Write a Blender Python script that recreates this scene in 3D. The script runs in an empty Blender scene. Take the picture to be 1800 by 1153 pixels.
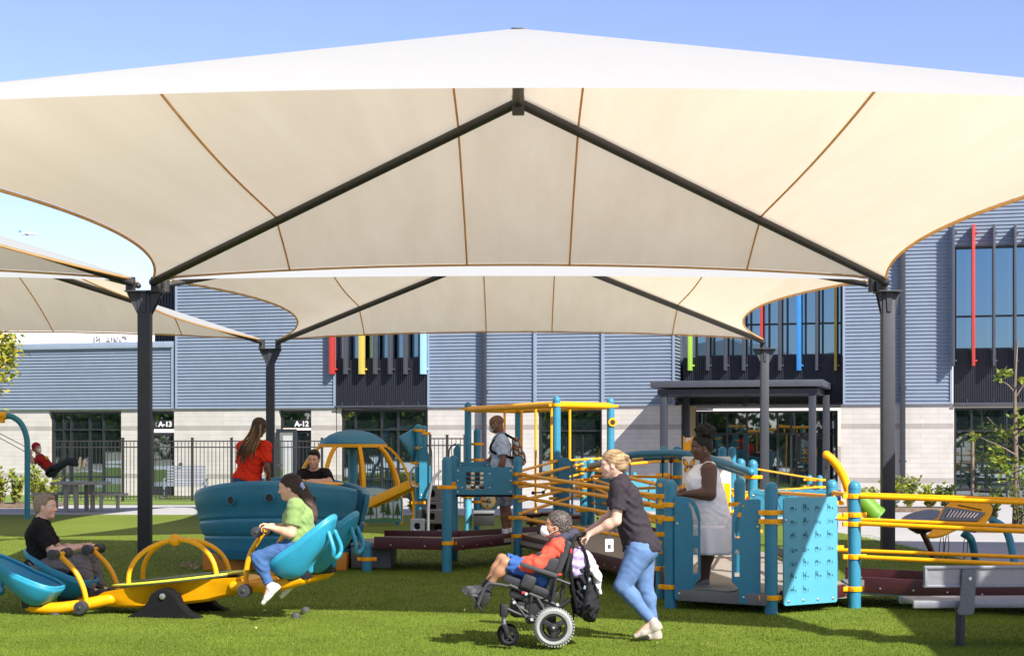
import bpy, bmesh, math, random
import numpy as np
from mathutils import Vector, Matrix, Euler, Quaternion
random.seed(7); np.random.seed(7)
scn = bpy.context.scene
COL = scn.collection
PI = math.pi
R = math.radians
F, HC, CX, HY = 2800.0, 1.715, 911.0, 779.0      # focal length in photo pixels, eye height, principal column, horizon row

def P(px, py, d):                                 # photo pixel at depth d -> world point
    return Vector(((px - CX) * d / F, d, HC - (py - HY) * d / F))
def G(px, py, z=0.0):                             # photo pixel lying at height z (below the eye) -> world point
    d = F * (HC - z) / (py - HY)
    return Vector(((px - CX) * d / F, d, z))
def V(*a): return Vector(a)

# ---------------------------------------------------------------- tagging
def tag(o, label=None, cat=None, group=None, kind=None):
    if label: o['label'] = label
    if cat: o['category'] = cat
    if group: o['group'] = group
    if kind: o['kind'] = kind
    return o
def empty(name, loc=(0, 0, 0), rz=0.0, label=None, cat=None, group=None, parent=None):
    o = bpy.data.objects.new(name, None); COL.objects.link(o)
    o.location = loc; o.rotation_euler = (0, 0, rz)
    o.empty_display_size = .1
    if parent: o.parent = parent
    return tag(o, label, cat, group)
def link_mesh(name, me, parent=None):
    o = bpy.data.objects.new(name, me); COL.objects.link(o)
    if parent: o.parent = parent
    return o
def copy_tree(o, parent=None):
    c = o.copy(); COL.objects.link(c)
    if parent is not None: c.parent = parent
    for ch in list(o.children): copy_tree(ch, c)
    return c

# ---------------------------------------------------------------- materials
def _nodes(name):
    m = bpy.data.materials.new(name); m.use_nodes = True
    nt = m.node_tree; b = nt.nodes['Principled BSDF']
    return m, nt, b
def noise_node(nt, scale, detail=4.0, rough=.55, coord='Object', stretch=None):
    tc = nt.nodes.new('ShaderNodeTexCoord'); n = nt.nodes.new('ShaderNodeTexNoise')
    n.inputs['Scale'].default_value = scale; n.inputs['Detail'].default_value = detail; n.inputs['Roughness'].default_value = rough
    src = tc.outputs[coord]
    if stretch:
        mp = nt.nodes.new('ShaderNodeMapping'); mp.inputs['Scale'].default_value = stretch
        nt.links.new(src, mp.inputs[0]); src = mp.outputs[0]
    nt.links.new(src, n.inputs['Vector'])
    return n
def ramp(nt, fac, stops):
    r = nt.nodes.new('ShaderNodeValToRGB')
    e = r.color_ramp.elements
    while len(e) < len(stops): e.new(.5)
    for el, (p, c) in zip(e, stops):
        el.position = p; el.color = (*c[:3], 1)
    nt.links.new(fac, r.inputs[0])
    return r
def mul(c, k): return tuple(min(1, max(0, x * k)) for x in c)
def mat(name, color, rough=.5, metal=0.0, var=.12, scale=3.0, bump=0.0, bscale=60.0, spec=.5, coat=0.0, fine=None, stretch=None, translucent=0):
    m, nt, b = _nodes(name)
    b.inputs['Roughness'].default_value = rough; b.inputs['Metallic'].default_value = metal
    b.inputs['Specular IOR Level'].default_value = spec
    b.inputs['Coat Weight'].default_value = coat; b.inputs['Coat Roughness'].default_value = .12
    n = noise_node(nt, scale, 5, .6, stretch=stretch)
    r = ramp(nt, n.outputs['Fac'], [(.28, mul(color, 1 - var)), (.72, mul(color, 1 + var))])
    out = r.outputs[0]
    if fine:
        n3 = noise_node(nt, fine[0], 3, .6)
        r3 = ramp(nt, n3.outputs['Fac'], [(.3, (1 - fine[1],) * 3), (.7, (1,) * 3)])
        mx = nt.nodes.new('ShaderNodeMix'); mx.data_type = 'RGBA'; mx.blend_type = 'MULTIPLY'; mx.inputs[0].default_value = 1
        nt.links.new(out, mx.inputs[6]); nt.links.new(r3.outputs[0], mx.inputs[7]); out = mx.outputs[2]
    nt.links.new(out, b.inputs['Base Color'])
    # gloss is never quite even
    n2 = noise_node(nt, scale * 4, 4, .6)
    mr = nt.nodes.new('ShaderNodeMapRange'); mr.inputs['To Min'].default_value = max(0, rough - .08); mr.inputs['To Max'].default_value = min(1, rough + .12)
    nt.links.new(n2.outputs['Fac'], mr.inputs['Value']); nt.links.new(mr.outputs[0], b.inputs['Roughness'])
    if bump:
        nb = noise_node(nt, bscale, 4, .6)
        bp = nt.nodes.new('ShaderNodeBump'); bp.inputs['Strength'].default_value = bump; bp.inputs['Distance'].default_value = .01
        nt.links.new(nb.outputs['Fac'], bp.inputs['Height']); nt.links.new(bp.outputs[0], b.inputs['Normal'])
    if translucent:
        tr = nt.nodes.new('ShaderNodeBsdfTranslucent'); ms = nt.nodes.new('ShaderNodeMixShader'); ms.inputs[0].default_value = translucent
        nt.links.new(out, tr.inputs[0]); nt.links.new(b.outputs[0], ms.inputs[1]); nt.links.new(tr.outputs[0], ms.inputs[2])
        nt.links.new(ms.outputs[0], nt.nodes['Material Output'].inputs[0])
    return m
def attr_mat(name, rough=.6, var=.1, scale=8.0, bump=.15, bscale=120, spec=.3, stretch=None, sheen=0.0, sss=0.0):
    """colour comes from the mesh's own 'Col' attribute (cloth, skin, hair), broken up by noise"""
    m, nt, b = _nodes(name)
    a = nt.nodes.new('ShaderNodeAttribute'); a.attribute_name = 'Col'
    n = noise_node(nt, scale, 5, .6, stretch=stretch)
    r = ramp(nt, n.outputs['Fac'], [(.28, (1 - var,) * 3), (.72, (1 + var,) * 3)])
    mx = nt.nodes.new('ShaderNodeMix'); mx.data_type = 'RGBA'; mx.blend_type = 'MULTIPLY'; mx.inputs[0].default_value = 1
    nt.links.new(a.outputs['Color'], mx.inputs[6]); nt.links.new(r.outputs[0], mx.inputs[7])
    nt.links.new(mx.outputs[2], b.inputs['Base Color'])
    b.inputs['Roughness'].default_value = rough; b.inputs['Specular IOR Level'].default_value = spec
    b.inputs['Sheen Weight'].default_value = sheen
    if sss:
        b.inputs['Subsurface Weight'].default_value = sss; b.inputs['Subsurface Radius'].default_value = (.012, .004, .002); b.inputs['Subsurface Scale'].default_value = 1
    if bump:
        nb = noise_node(nt, bscale, 4, .6, stretch=stretch)
        bp = nt.nodes.new('ShaderNodeBump'); bp.inputs['Strength'].default_value = bump; bp.inputs['Distance'].default_value = .006
        nt.links.new(nb.outputs['Fac'], bp.inputs['Height']); nt.links.new(bp.outputs[0], b.inputs['Normal'])
    return m

M = {}
M['teal'] = mat('teal_plastic', (.027, .20, .325), .38, var=.1, scale=2.5, bump=.06, bscale=90, fine=(40, .12))
M['teal_paint'] = mat('teal_painted_steel', (.030, .205, .33), .38, var=.08, scale=3, bump=.03, bscale=70, spec=.4, fine=(25, .1))
M['cyan_panel'] = mat('blue_engraved_board', (.075, .31, .44), .42, var=.05, scale=3, bump=.04, bscale=120)
M['engrave'] = mat('dark_engraving', (.018, .10, .145), .7)
M['orange'] = mat('orange_painted_steel', (.93, .40, .002), .42, var=.06, scale=3, spec=.3, fine=(30, .1))
M['yellow'] = mat('golden_yellow_paint', (.84, .38, .003), .38, var=.06, scale=2.5, spec=.35, coat=.08, fine=(22, .12))
M['lime'] = mat('lime_board', (.56, .60, .05), .45, var=.06)
M['greenblack'] = mat('dark_board_core', (.03, .045, .025), .6)
M['maroon'] = mat('maroon_steel', (.062, .010, .014), .42, var=.15, scale=2, fine=(18, .2))
M['deck'] = mat('ramp_deck', (.30, .27, .235), .75, var=.15, scale=2, stretch=(1, 14, 1), bump=.15, bscale=90, fine=(50, .25))
M['deckgrey'] = mat('grey_deck', (.15, .16, .17), .6, var=.12, fine=(60, .2))
M['seatblue'] = mat('bright_blue_plastic', (.022, .27, .43), .36, var=.07, scale=4, bump=.05, bscale=160, fine=(45, .1))
M['rubber'] = mat('black_rubber', (.008, .008, .009), .8, spec=.15, var=.25, scale=14, bump=.35, bscale=220)
M['grip'] = mat('dark_grip', (.035, .036, .04), .55, var=.15, bump=.2, bscale=200)
M['charcoal'] = mat('charcoal_powdercoat', (.027, .031, .041), .5, var=.12, scale=1.5, bump=.04, bscale=150, fine=(12, .12))
M['darksteel'] = mat('dark_bronze_steel', (.030, .028, .027), .42, var=.15, scale=2, bump=.04, bscale=120)
M['frameblack'] = mat('black_aluminium', (.016, .017, .02), .38, var=.12)
M['fence'] = mat('black_fence_steel', (.014, .014, .016), .5, var=.15)
M['greyfin'] = mat('grey_fin', (.055, .06, .075), .4, var=.1)
M['silver'] = mat('silver_steel', (.25, .26, .285), .45, metal=.5, var=.1, scale=6, fine=(30, .15))
M['bolt'] = mat('bolt_steel', (.55, .55, .55), .3, metal=.9)
M['chrome'] = mat('bright_steel', (.7, .7, .7), .18, metal=1)
M['concrete'] = mat('pale_concrete', (.38, .37, .36), .85, var=.08, scale=.6, bump=.2, bscale=70, fine=(6, .12))
M['tablestone'] = mat('grey_concrete', (.30, .285, .27), .8, var=.12, scale=3, bump=.2)
M['soil'] = mat('mulch_soil', (.14, .10, .07), .95, var=.35, scale=9, bump=.7, bscale=40)
M['white'] = mat('white_board', (.64, .64, .63), .45, var=.03)
M['stonegrey'] = mat('rubber_bumper_grey', (.05, .05, .055), .75, var=.15, bump=.3, bscale=90)
M['blackplastic'] = mat('black_plastic', (.011, .011, .012), .5, var=.15)
M['vinyl'] = mat('black_vinyl', (.022, .022, .025), .36, var=.15, bump=.1, bscale=90)
M['tyre'] = mat('pale_grey_tyre', (.26, .27, .26), .75, var=.12, bump=.2)
M['brown'] = mat('dark_brown_bead', (.035, .014, .008), .4)
M['cream'] = mat('cream_bead', (.62, .58, .48), .4)
M['redfin'] = mat('red_fin', (.42, .035, .028), .5, var=.06)
M['yellowfin'] = mat('yellow_fin', (.55, .41, .08), .5, var=.06)
M['bluefin'] = mat('blue_fin', (.03, .20, .50), .5, var=.06)
M['skyfin'] = mat('pale_blue_fin', (.30, .58, .86), .4, var=.06)
M['greenfin'] = mat('lime_fin', (.30, .50, .06), .5, var=.06)
M['whitepaint'] = mat('white_paint', (.78, .78, .78), .5, var=.03)
M['red'] = mat('red_paint', (.42, .03, .02), .4)
M['green'] = mat('green_plastic', (.10, .24, .015), .4)
M['tan'] = mat('tan_wall', (.50, .40, .26), .85)
M['bark'] = mat('bark', (.17, .13, .095), .9, var=.3, scale=10, bump=.6, bscale=50, stretch=(1, 1, .25))
M['leafy'] = mat('yellow_green_leaf', (.30, .33, .035), .55, var=.35, scale=6, translucent=.35)
M['leaf'] = mat('fresh_leaf', (.16, .23, .028), .5, var=.35, scale=6, translucent=.35)
M['leafd'] = mat('dark_leaf', (.055, .11, .02), .5, var=.35, scale=3, translucent=.25)

def fabric_mat():
    m, nt, b = _nodes('shade_fabric')
    nt.nodes.remove(b)
    n = noise_node(nt, 1.6, 5, .62, stretch=(1.6, .10, 1.0))     # faint drape marks along the cloth
    n2 = noise_node(nt, 160, 2, .5)
    r = ramp(nt, n.outputs['Fac'], [(.25, (.82, .70, .53)), (.75, (.91, .80, .625))])
    r2 = ramp(nt, n2.outputs['Fac'], [(.3, (.95,) * 3), (.7, (1,) * 3)])
    mx = nt.nodes.new('ShaderNodeMix'); mx.data_type = 'RGBA'; mx.blend_type = 'MULTIPLY'; mx.inputs[0].default_value = 1
    nt.links.new(r.outputs[0], mx.inputs[6]); nt.links.new(r2.outputs[0], mx.inputs[7])
    d = nt.nodes.new('ShaderNodeBsdfDiffuse'); t = nt.nodes.new('ShaderNodeBsdfTranslucent')
    geo = nt.nodes.new('ShaderNodeNewGeometry'); two = nt.nodes.new('ShaderNodeMix'); two.data_type = 'RGBA'      # neutral pale grey outer face, sand coloured inner face
    nt.links.new(geo.outputs['Backfacing'], two.inputs[0]); two.inputs[6].default_value = (.46, .468, .485, 1); nt.links.new(mx.outputs[2], two.inputs[7])
    nt.links.new(two.outputs[2], d.inputs[0]); nt.links.new(mx.outputs[2], t.inputs[0])
    ms = nt.nodes.new('ShaderNodeMixShader'); ms.inputs[0].default_value = FAB_T
    nt.links.new(d.outputs[0], ms.inputs[1]); nt.links.new(t.outputs[0], ms.inputs[2])
    nt.links.new(ms.outputs[0], nt.nodes['Material Output'].inputs[0])
    return m
FAB_T = .385
M['fabric'] = fabric_mat()
M['hem'] = mat('brown_hem_webbing', (.80, .56, .27), .8, var=.1, translucent=.5)

def glass_mat(name, tint, dark, fac):
    m, nt, b = _nodes(name); nt.nodes.remove(b)
    g = nt.nodes.new('ShaderNodeBsdfGlossy'); g.inputs[0].default_value = (*tint, 1); g.inputs['Roughness'].default_value = .015
    d = nt.nodes.new('ShaderNodeBsdfDiffuse'); d.inputs[0].default_value = (*dark, 1)
    n = noise_node(nt, .8, 2, .5)
    bp = nt.nodes.new('ShaderNodeBump'); bp.inputs['Strength'].default_value = .02; bp.inputs['Distance'].default_value = .05
    nt.links.new(n.outputs['Fac'], bp.inputs['Height']); nt.links.new(bp.outputs[0], g.inputs['Normal'])
    ms = nt.nodes.new('ShaderNodeMixShader'); ms.inputs[0].default_value = fac
    nt.links.new(d.outputs[0], ms.inputs[1]); nt.links.new(g.outputs[0], ms.inputs[2])
    nt.links.new(ms.outputs[0], nt.nodes['Material Output'].inputs[0])
    return m
M['glass'] = glass_mat('window_glass', (.66, .80, .84), (.012, .018, .020), .46)
M['glass_up'] = glass_mat('upper_window_glass', (.36, .60, .80), (.010, .018, .026), .40)

# ---------------------------------------------------------------- mesh builder
class MB:
    def __init__(self): self.bm = bmesh.new()
    def _mi(self, faces, mi):
        for f in faces: f.material_index = mi
    def box(self, c, s, rot=None, bevel=0.0, mi=0, mtx=None):
        n0 = len(self.bm.faces)
        ret = bmesh.ops.create_cube(self.bm, size=1)
        m = Matrix.Translation(Vector(c)) @ (rot.to_matrix().to_4x4() if rot is not None else Matrix()) @ Matrix.Diagonal((*s, 1))
        if mtx is not None: m = mtx @ m
        bmesh.ops.transform(self.bm, matrix=m, verts=ret['verts'])
        fs = set(f for v in ret['verts'] for f in v.link_faces)
        self._mi(fs, mi)
        if bevel > 0:
            es = list(set(e for v in ret['verts'] for e in v.link_edges))
            bmesh.ops.bevel(self.bm, geom=es, offset=bevel, segments=2, affect='EDGES', profile=.6, clamp_overlap=True, material=-1)
        return self
    def bar(self, p0, p1, w, h, up=(0, 0, 1), bevel=0.0, mi=0):
        p0, p1 = Vector(p0), Vector(p1); d = p1 - p0; L = d.length; d.normalize()
        up = Vector(up); x = d.cross(up)
        if x.length < 1e-4: x = d.cross(Vector((0, 1, 0)))
        x.normalize(); z = x.cross(d)
        m = Matrix((x, d, z)).transposed().to_4x4(); m.translation = (p0 + p1) / 2
        return self.box((0, 0, 0), (w, L, h), None, bevel, mi, m)
    def tube(self, pts, r, seg=10, cap=True, closed=False, mi=0, round_end=False):
        pts = [Vector(p) for p in pts]; n = len(pts)
        rs = list(r) if hasattr(r, '__len__') else [r] * n
        if round_end and not closed:
            d0 = (pts[0] - pts[1]).normalized(); d1 = (pts[-1] - pts[-2]).normalized()
            A, B, ra, rb = [], [], [], []
            for k in (0.98, .8, .5, .2):
                A.append(pts[0] + d0 * rs[0] * k); ra.append(rs[0] * math.sqrt(max(0.003, 1 - k * k)))
                B.insert(0, pts[-1] + d1 * rs[-1] * k); rb.insert(0, rs[-1] * math.sqrt(max(0.003, 1 - k * k)))
            pts = A + pts + B; rs = ra + rs + rb; n = len(pts)
        rings = []; prev = None
        for i, p in enumerate(pts):
            if closed: t = pts[(i + 1) % n] - pts[i - 1]
            elif i == 0: t = pts[1] - p
            elif i == n - 1: t = p - pts[i - 1]
            else: t = (pts[i + 1] - p).normalized() + (p - pts[i - 1]).normalized()
            if t.length < 1e-9: t = Vector((0, 0, 1))
            t.normalize()
            if prev is None:
                a = Vector((0, 0, 1)) if abs(t.z) < .9 else Vector((1, 0, 0))
                x = t.cross(a).normalized()
            else:
                x = prev - t * prev.dot(t)
                if x.length < 1e-6: x = t.cross(Vector((.3, .5, .8)))
                x.normalize()
            prev = x; y = t.cross(x)
            rings.append([self.bm.verts.new(p + (x * math.cos(2 * PI * k / seg) + y * math.sin(2 * PI * k / seg)) * rs[i]) for k in range(seg)])
        m = n if closed else n - 1
        for i in range(m):
            A, B = rings[i], rings[(i + 1) % n]
            for k in range(seg):
                f = self.bm.faces.new((A[k], A[(k + 1) % seg], B[(k + 1) % seg], B[k])); f.material_index = mi
        if cap and not closed:
            f = self.bm.faces.new(rings[0][::-1]); f.material_index = mi
            f = self.bm.faces.new(rings[-1]); f.material_index = mi
        return self
    def lathe(self, prof, c=(0, 0, 0), axis=(0, 0, 1), seg=24, mi=0, ring=False):
        q = Vector((0, 0, 1)).rotation_difference(Vector(axis)).to_matrix(); c = Vector(c)
        rings = []
        for (r, z) in prof:
            rings.append([self.bm.verts.new(c + q @ Vector((max(r, 1e-4) * math.cos(2 * PI * k / seg), max(r, 1e-4) * math.sin(2 * PI * k / seg), z))) for k in range(seg)])
        for A, B in zip(rings[:-1] if not ring else rings, rings[1:] if not ring else rings[1:] + rings[:1]):
            for k in range(seg):
                f = self.bm.faces.new((A[k], A[(k + 1) % seg], B[(k + 1) % seg], B[k])); f.material_index = mi
        if ring: return self
        f = self.bm.faces.new(rings[0][::-1]); f.material_index = mi
        f = self.bm.faces.new(rings[-1]); f.material_index = mi
        return self
    def ball(self, c, r, seg=14, mi=0, squash=(1, 1, 1), mtx=None):
        ret = bmesh.ops.create_uvsphere(self.bm, u_segments=seg, v_segments=max(6, seg // 2 + 1), radius=1)
        rr = (r, r, r) if not hasattr(r, '__len__') else r
        m = Matrix.Translation(Vector(c)) @ (mtx.to_4x4() if mtx is not None else Matrix()) @ Matrix.Diagonal((rr[0] * squash[0], rr[1] * squash[1], rr[2] * squash[2], 1))
        bmesh.ops.transform(self.bm, matrix=m, verts=ret['verts'])
        self._mi(set(f for v in ret['verts'] for f in v.link_faces), mi)
        return self
    def grid(self, fn, nu, nv, mi=0, closeu=False):
        vs = [[self.bm.verts.new(fn(i / (nu if closeu else nu - 1), j / (nv - 1))) for j in range(nv)] for i in range(nu)]
        for i in range(nu if closeu else nu - 1):
            for j in range(nv - 1):
                A = vs[i]; B = vs[(i + 1) % nu]
                f = self.bm.faces.new((A[j], B[j], B[j + 1], A[j + 1])); f.material_index = mi
        return self
    def quad(self, a, b, c, d, mi=0):
        f = self.bm.faces.new([self.bm.verts.new(Vector(p)) for p in (a, b, c, d)]); f.material_index = mi; return self
    def poly(self, pts, mi=0):
        f = self.bm.faces.new([self.bm.verts.new(Vector(p)) for p in pts]); f.material_index = mi; return self
    def mesh(self, me, mtx=None, mi=0):
        nf = len(self.bm.faces); nv = len(self.bm.verts)
        self.bm.from_mesh(me)
        self.bm.verts.ensure_lookup_table(); self.bm.faces.ensure_lookup_table()
        if mtx is not None: bmesh.ops.transform(self.bm, matrix=mtx, verts=self.bm.verts[nv:])
        for f in self.bm.faces[nf:]: f.material_index = mi
        return self
    def build(self, name, mats, parent=None, smooth=40, loc=None, recalc=True, merge=0):
        bm = self.bm
        if merge: bmesh.ops.remove_doubles(bm, verts=bm.verts, dist=merge)
        if recalc: bmesh.ops.recalc_face_normals(bm, faces=bm.faces)
        me = bpy.data.meshes.new(name); bm.to_mesh(me); bm.free()
        for m in (mats if isinstance(mats, (list, tuple)) else [mats]): me.materials.append(m)
        if smooth:
            me.shade_smooth()
            if smooth < 180: me.set_sharp_from_angle(angle=R(smooth))
        o = link_mesh(name, me, parent)
        if loc is not None: o.location = loc
        return o

def frame(origin, xdir, up=(0, 0, 1)):
    """matrix mapping local (x, y=up, z=towards viewer) onto a plane in the world"""
    x = Vector(xdir).normalized(); y = Vector(up); y = (y - x * y.dot(x)).normalized(); z = x.cross(y)
    m = Matrix((x, y, z)).transposed().to_4x4(); m.translation = Vector(origin); return m
def outline_mesh(splines, thick, bevel=0.0):
    """solid plate from 2-D outlines (first outer, others holes)"""
    cu = bpy.data.curves.new('plate', 'CURVE'); cu.dimensions = '2D'; cu.fill_mode = 'BOTH'
    cu.extrude = max(thick / 2 - bevel, .0005); cu.bevel_depth = bevel; cu.bevel_resolution = 1; cu.offset = -bevel
    for sp in splines:
        s = cu.splines.new('POLY'); s.points.add(len(sp) - 1)
        for p, q in zip(s.points, sp): p.co = (q[0], q[1], 0, 1)
        s.use_cyclic_u = True
    return _curve_mesh(cu)
def _curve_mesh(cu):
    o = bpy.data.objects.new('tmp', cu); COL.objects.link(o)
    bpy.context.view_layer.update()
    me = bpy.data.meshes.new_from_object(o.evaluated_get(bpy.context.evaluated_depsgraph_get()))
    bpy.data.objects.remove(o); bpy.data.curves.remove(cu)
    return me
def text_mesh(s, size, depth=.004, align='LEFT', bold=0.0):
    cu = bpy.data.curves.new('txt', 'FONT'); cu.body = s; cu.size = size; cu.extrude = depth; cu.align_x = align
    cu.offset = bold; cu.resolution_u = 3
    return _curve_mesh(cu)
def rrect(x0, y0, x1, y1, r, n=5):
    out = []
    for (cx, cy, a0) in ((x1 - r, y0 + r, -90), (x1 - r, y1 - r, 0), (x0 + r, y1 - r, 90), (x0 + r, y0 + r, 180)):
        for k in range(n + 1):
            a = R(a0 + 90 * k / n); out.append((cx + r * math.cos(a), cy + r * math.sin(a)))
    return out
def bez(p0, p1, p2, p3, n=14):
    p0, p1, p2, p3 = map(Vector, (p0, p1, p2, p3)); out = []
    for i in range(n + 1):
        t = i / n; out.append(p0 * (1 - t) ** 3 + p1 * 3 * t * (1 - t) ** 2 + p2 * 3 * t * t * (1 - t) + p3 * t ** 3)
    return out
def spline(pts, n=8):
    """Catmull-Rom through points"""
    p = [Vector(q) for q in pts]; p = [p[0] * 2 - p[1]] + p + [p[-1] * 2 - p[-2]]; out = []
    for i in range(1, len(p) - 2):
        for k in range(n):
            t = k / n
            out.append(.5 * ((2 * p[i]) + (-p[i - 1] + p[i + 1]) * t + (2 * p[i - 1] - 5 * p[i] + 4 * p[i + 1] - p[i + 2]) * t * t + (-p[i - 1] + 3 * p[i] - 3 * p[i + 1] + p[i + 2]) * t ** 3))
    out.append(p[-2]); return out

# ---------------------------------------------------------------- camera, sky, sun
cam = bpy.data.cameras.new('camera'); co = bpy.data.objects.new('camera', cam); COL.objects.link(co)
co.location = (0, 0, HC); co.rotation_euler = (R(90), 0, 0)
cam.sensor_width = 36; cam.lens = F * 36 / 1800
cam.shift_x = (900 - CX) / 1800; cam.shift_y = (HY - 576.5) / 1800
cam.clip_start = .1; cam.clip_end = 5000
scn.camera = co
SUN = Vector((.70, -.95, 1.0)).normalized()       # towards the sun
elev = math.asin(SUN.z); az = math.atan2(SUN.x, SUN.y)
w = bpy.data.worlds.new('World'); scn.world = w; w.use_nodes = True
nt = w.node_tree; bg = nt.nodes['Background']
sky = nt.nodes.new('ShaderNodeTexSky'); sky.sky_type = 'NISHITA'; sky.sun_disc = False
sky.sun_elevation = elev; sky.sun_rotation = az; sky.air_density = 1.0; sky.dust_density = .4; sky.ozone_density = 3.2; sky.altitude = 100
tn = nt.nodes.new('ShaderNodeMix'); tn.data_type = 'RGBA'; tn.blend_type = 'MULTIPLY'; tn.inputs[0].default_value = 1; tn.inputs[7].default_value = (.74, .635, .715, 1)
nt.links.new(sky.outputs[0], tn.inputs[6]); nt.links.new(tn.outputs[2], bg.inputs[0]); bg.inputs[1].default_value = .12
sl = bpy.data.lights.new('sun', 'SUN'); sl.energy = 4.2; sl.angle = R(.53); sl.color = (1, .95, .86)
so = bpy.data.objects.new('sun', sl); COL.objects.link(so); so.rotation_euler = (-SUN).to_track_quat('-Z', 'Y').to_euler()
so.location = (10, -10, 20)
vs = scn.view_settings; scn.display_settings.display_device = 'sRGB'
vs.view_transform = 'Standard'; vs.look = 'None'; vs.gamma = 1; vs.exposure = 1.22; vs.use_curve_mapping = False
scn.cycles.max_bounces = 8; scn.cycles.diffuse_bounces = 4; scn.cycles.use_denoising = True
scn.cycles.caustics_reflective = False; scn.cycles.caustics_refractive = False
# ================================================================ ground
def turf_mat():
    m, nt, b = _nodes('turf')
    n1 = noise_node(nt, .35, 5, .6); n2 = noise_node(nt, 70, 3, .7); n3 = noise_node(nt, 1.5, 4, .6, stretch=(.25, 2.2, 1))
    r1 = ramp(nt, n1.outputs['Fac'], [(.3, (.116, .170, .014)), (.7, (.156, .205, .024))])
    r2 = ramp(nt, n2.outputs['Fac'], [(.3, (.6, .64, .6)), (.7, (1.2, 1.15, 1.1))])
    r3 = ramp(nt, n3.outputs['Fac'], [(.3, (.86, .88, .86)), (.7, (1.08, 1.06, 1.0))])
    a = None
    cur = r1.outputs[0]
    for q in (r2, r3):
        mx = nt.nodes.new('ShaderNodeMix'); mx.data_type = 'RGBA'; mx.blend_type = 'MULTIPLY'; mx.inputs[0].default_value = 1
        nt.links.new(cur, mx.inputs[6]); nt.links.new(q.outputs[0], mx.inputs[7]); cur = mx.outputs[2]
    nt.links.new(cur, b.inputs['Base Color']); b.inputs['Roughness'].default_value = .8; b.inputs['Specular IOR Level'].default_value = .25
    bp = nt.nodes.new('ShaderNodeBump'); bp.inputs['Strength'].default_value = .6; bp.inputs['Distance'].default_value = .02
    nt.links.new(n2.outputs['Fac'], bp.inputs['Height']); nt.links.new(bp.outputs[0], b.inputs['Normal'])
    return m
M['turf'] = turf_mat()
M['blade'] = mat('turf_blade', (.160, .235, .026), .6, var=.28, scale=1.2, spec=.2, translucent=.3, fine=(90, .25))
M['earth'] = mat('dry_earth', (.26, .23, .17), .95, var=.2, scale=.4)
M['lawn'] = mat('far_lawn', (.16, .23, .03), .9, var=.25, scale=3, fine=(60, .4))

b = MB(); b.quad((-700, -300, -.02), (700, -300, -.02), (700, 900, -.02), (-700, 900, -.02))
tag(b.build('ground', M['earth'], smooth=0), kind='structure')

# playground turf: edge of the sheet follows the path round it
edge = [(-60, 11.9), (6.9, 11.9), (6.75, 20), (6.65, 23.3), (6.45, 27), (6.3, 29.5), (5.9, 33), (5.0, 36.2), (3.0, 38), (-2, 38.2), (-12, 38.4), (-60, 38.6)]
b = MB(); b.poly([(x, y, 0) for x, y in edge])
tag(b.build('playground_turf', M['turf'], smooth=0), kind='structure')
b = MB(); b.poly([(x, y, -.008) for x, y in [(-60, 38), (4, 37), (5, 30), (5.9, 20), (5.9, 12.1), (30, 12.1), (30, 60), (-60, 60)]])
tag(b.build('concrete_path', M['concrete'], smooth=0), kind='structure')
b = MB(); b.poly([(x, y, -.006) for x, y in [(-60, -26), (40, -26), (40, 12.3), (-60, 12.3)]])
tag(b.build('bounce_ground', mat('pale_bounce_ground', (.62, .605, .58), .85, var=.08, scale=.6, fine=(8, .1)), smooth=0), kind='structure')  # unseen pale ground behind the camera, added to bounce fill light under the canopies
b = MB(); b.poly([(x, y, .004) for x, y in [(-30, 44.6), (-4.3, 44.6), (-4.3, 53), (-30, 53)]])
tag(b.build('fence_lawn', M['lawn'], smooth=0), kind='structure')
b = MB()
b.box((-15.3, 43.3, .03), (5.6, 2.0, .10), bevel=.03)
tag(b.build('planting_bed', M['soil'], smooth=30), kind='structure')
b = MB(); b.box((9.8, 40.6, .03), (4.4, 1.5, .10), bevel=.03); b.box((12.5, 31.6, .03), (7.4, 1.9, .10), bevel=.03)
tag(b.build('mulch_bed', M['soil'], smooth=30), kind='structure')

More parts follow.
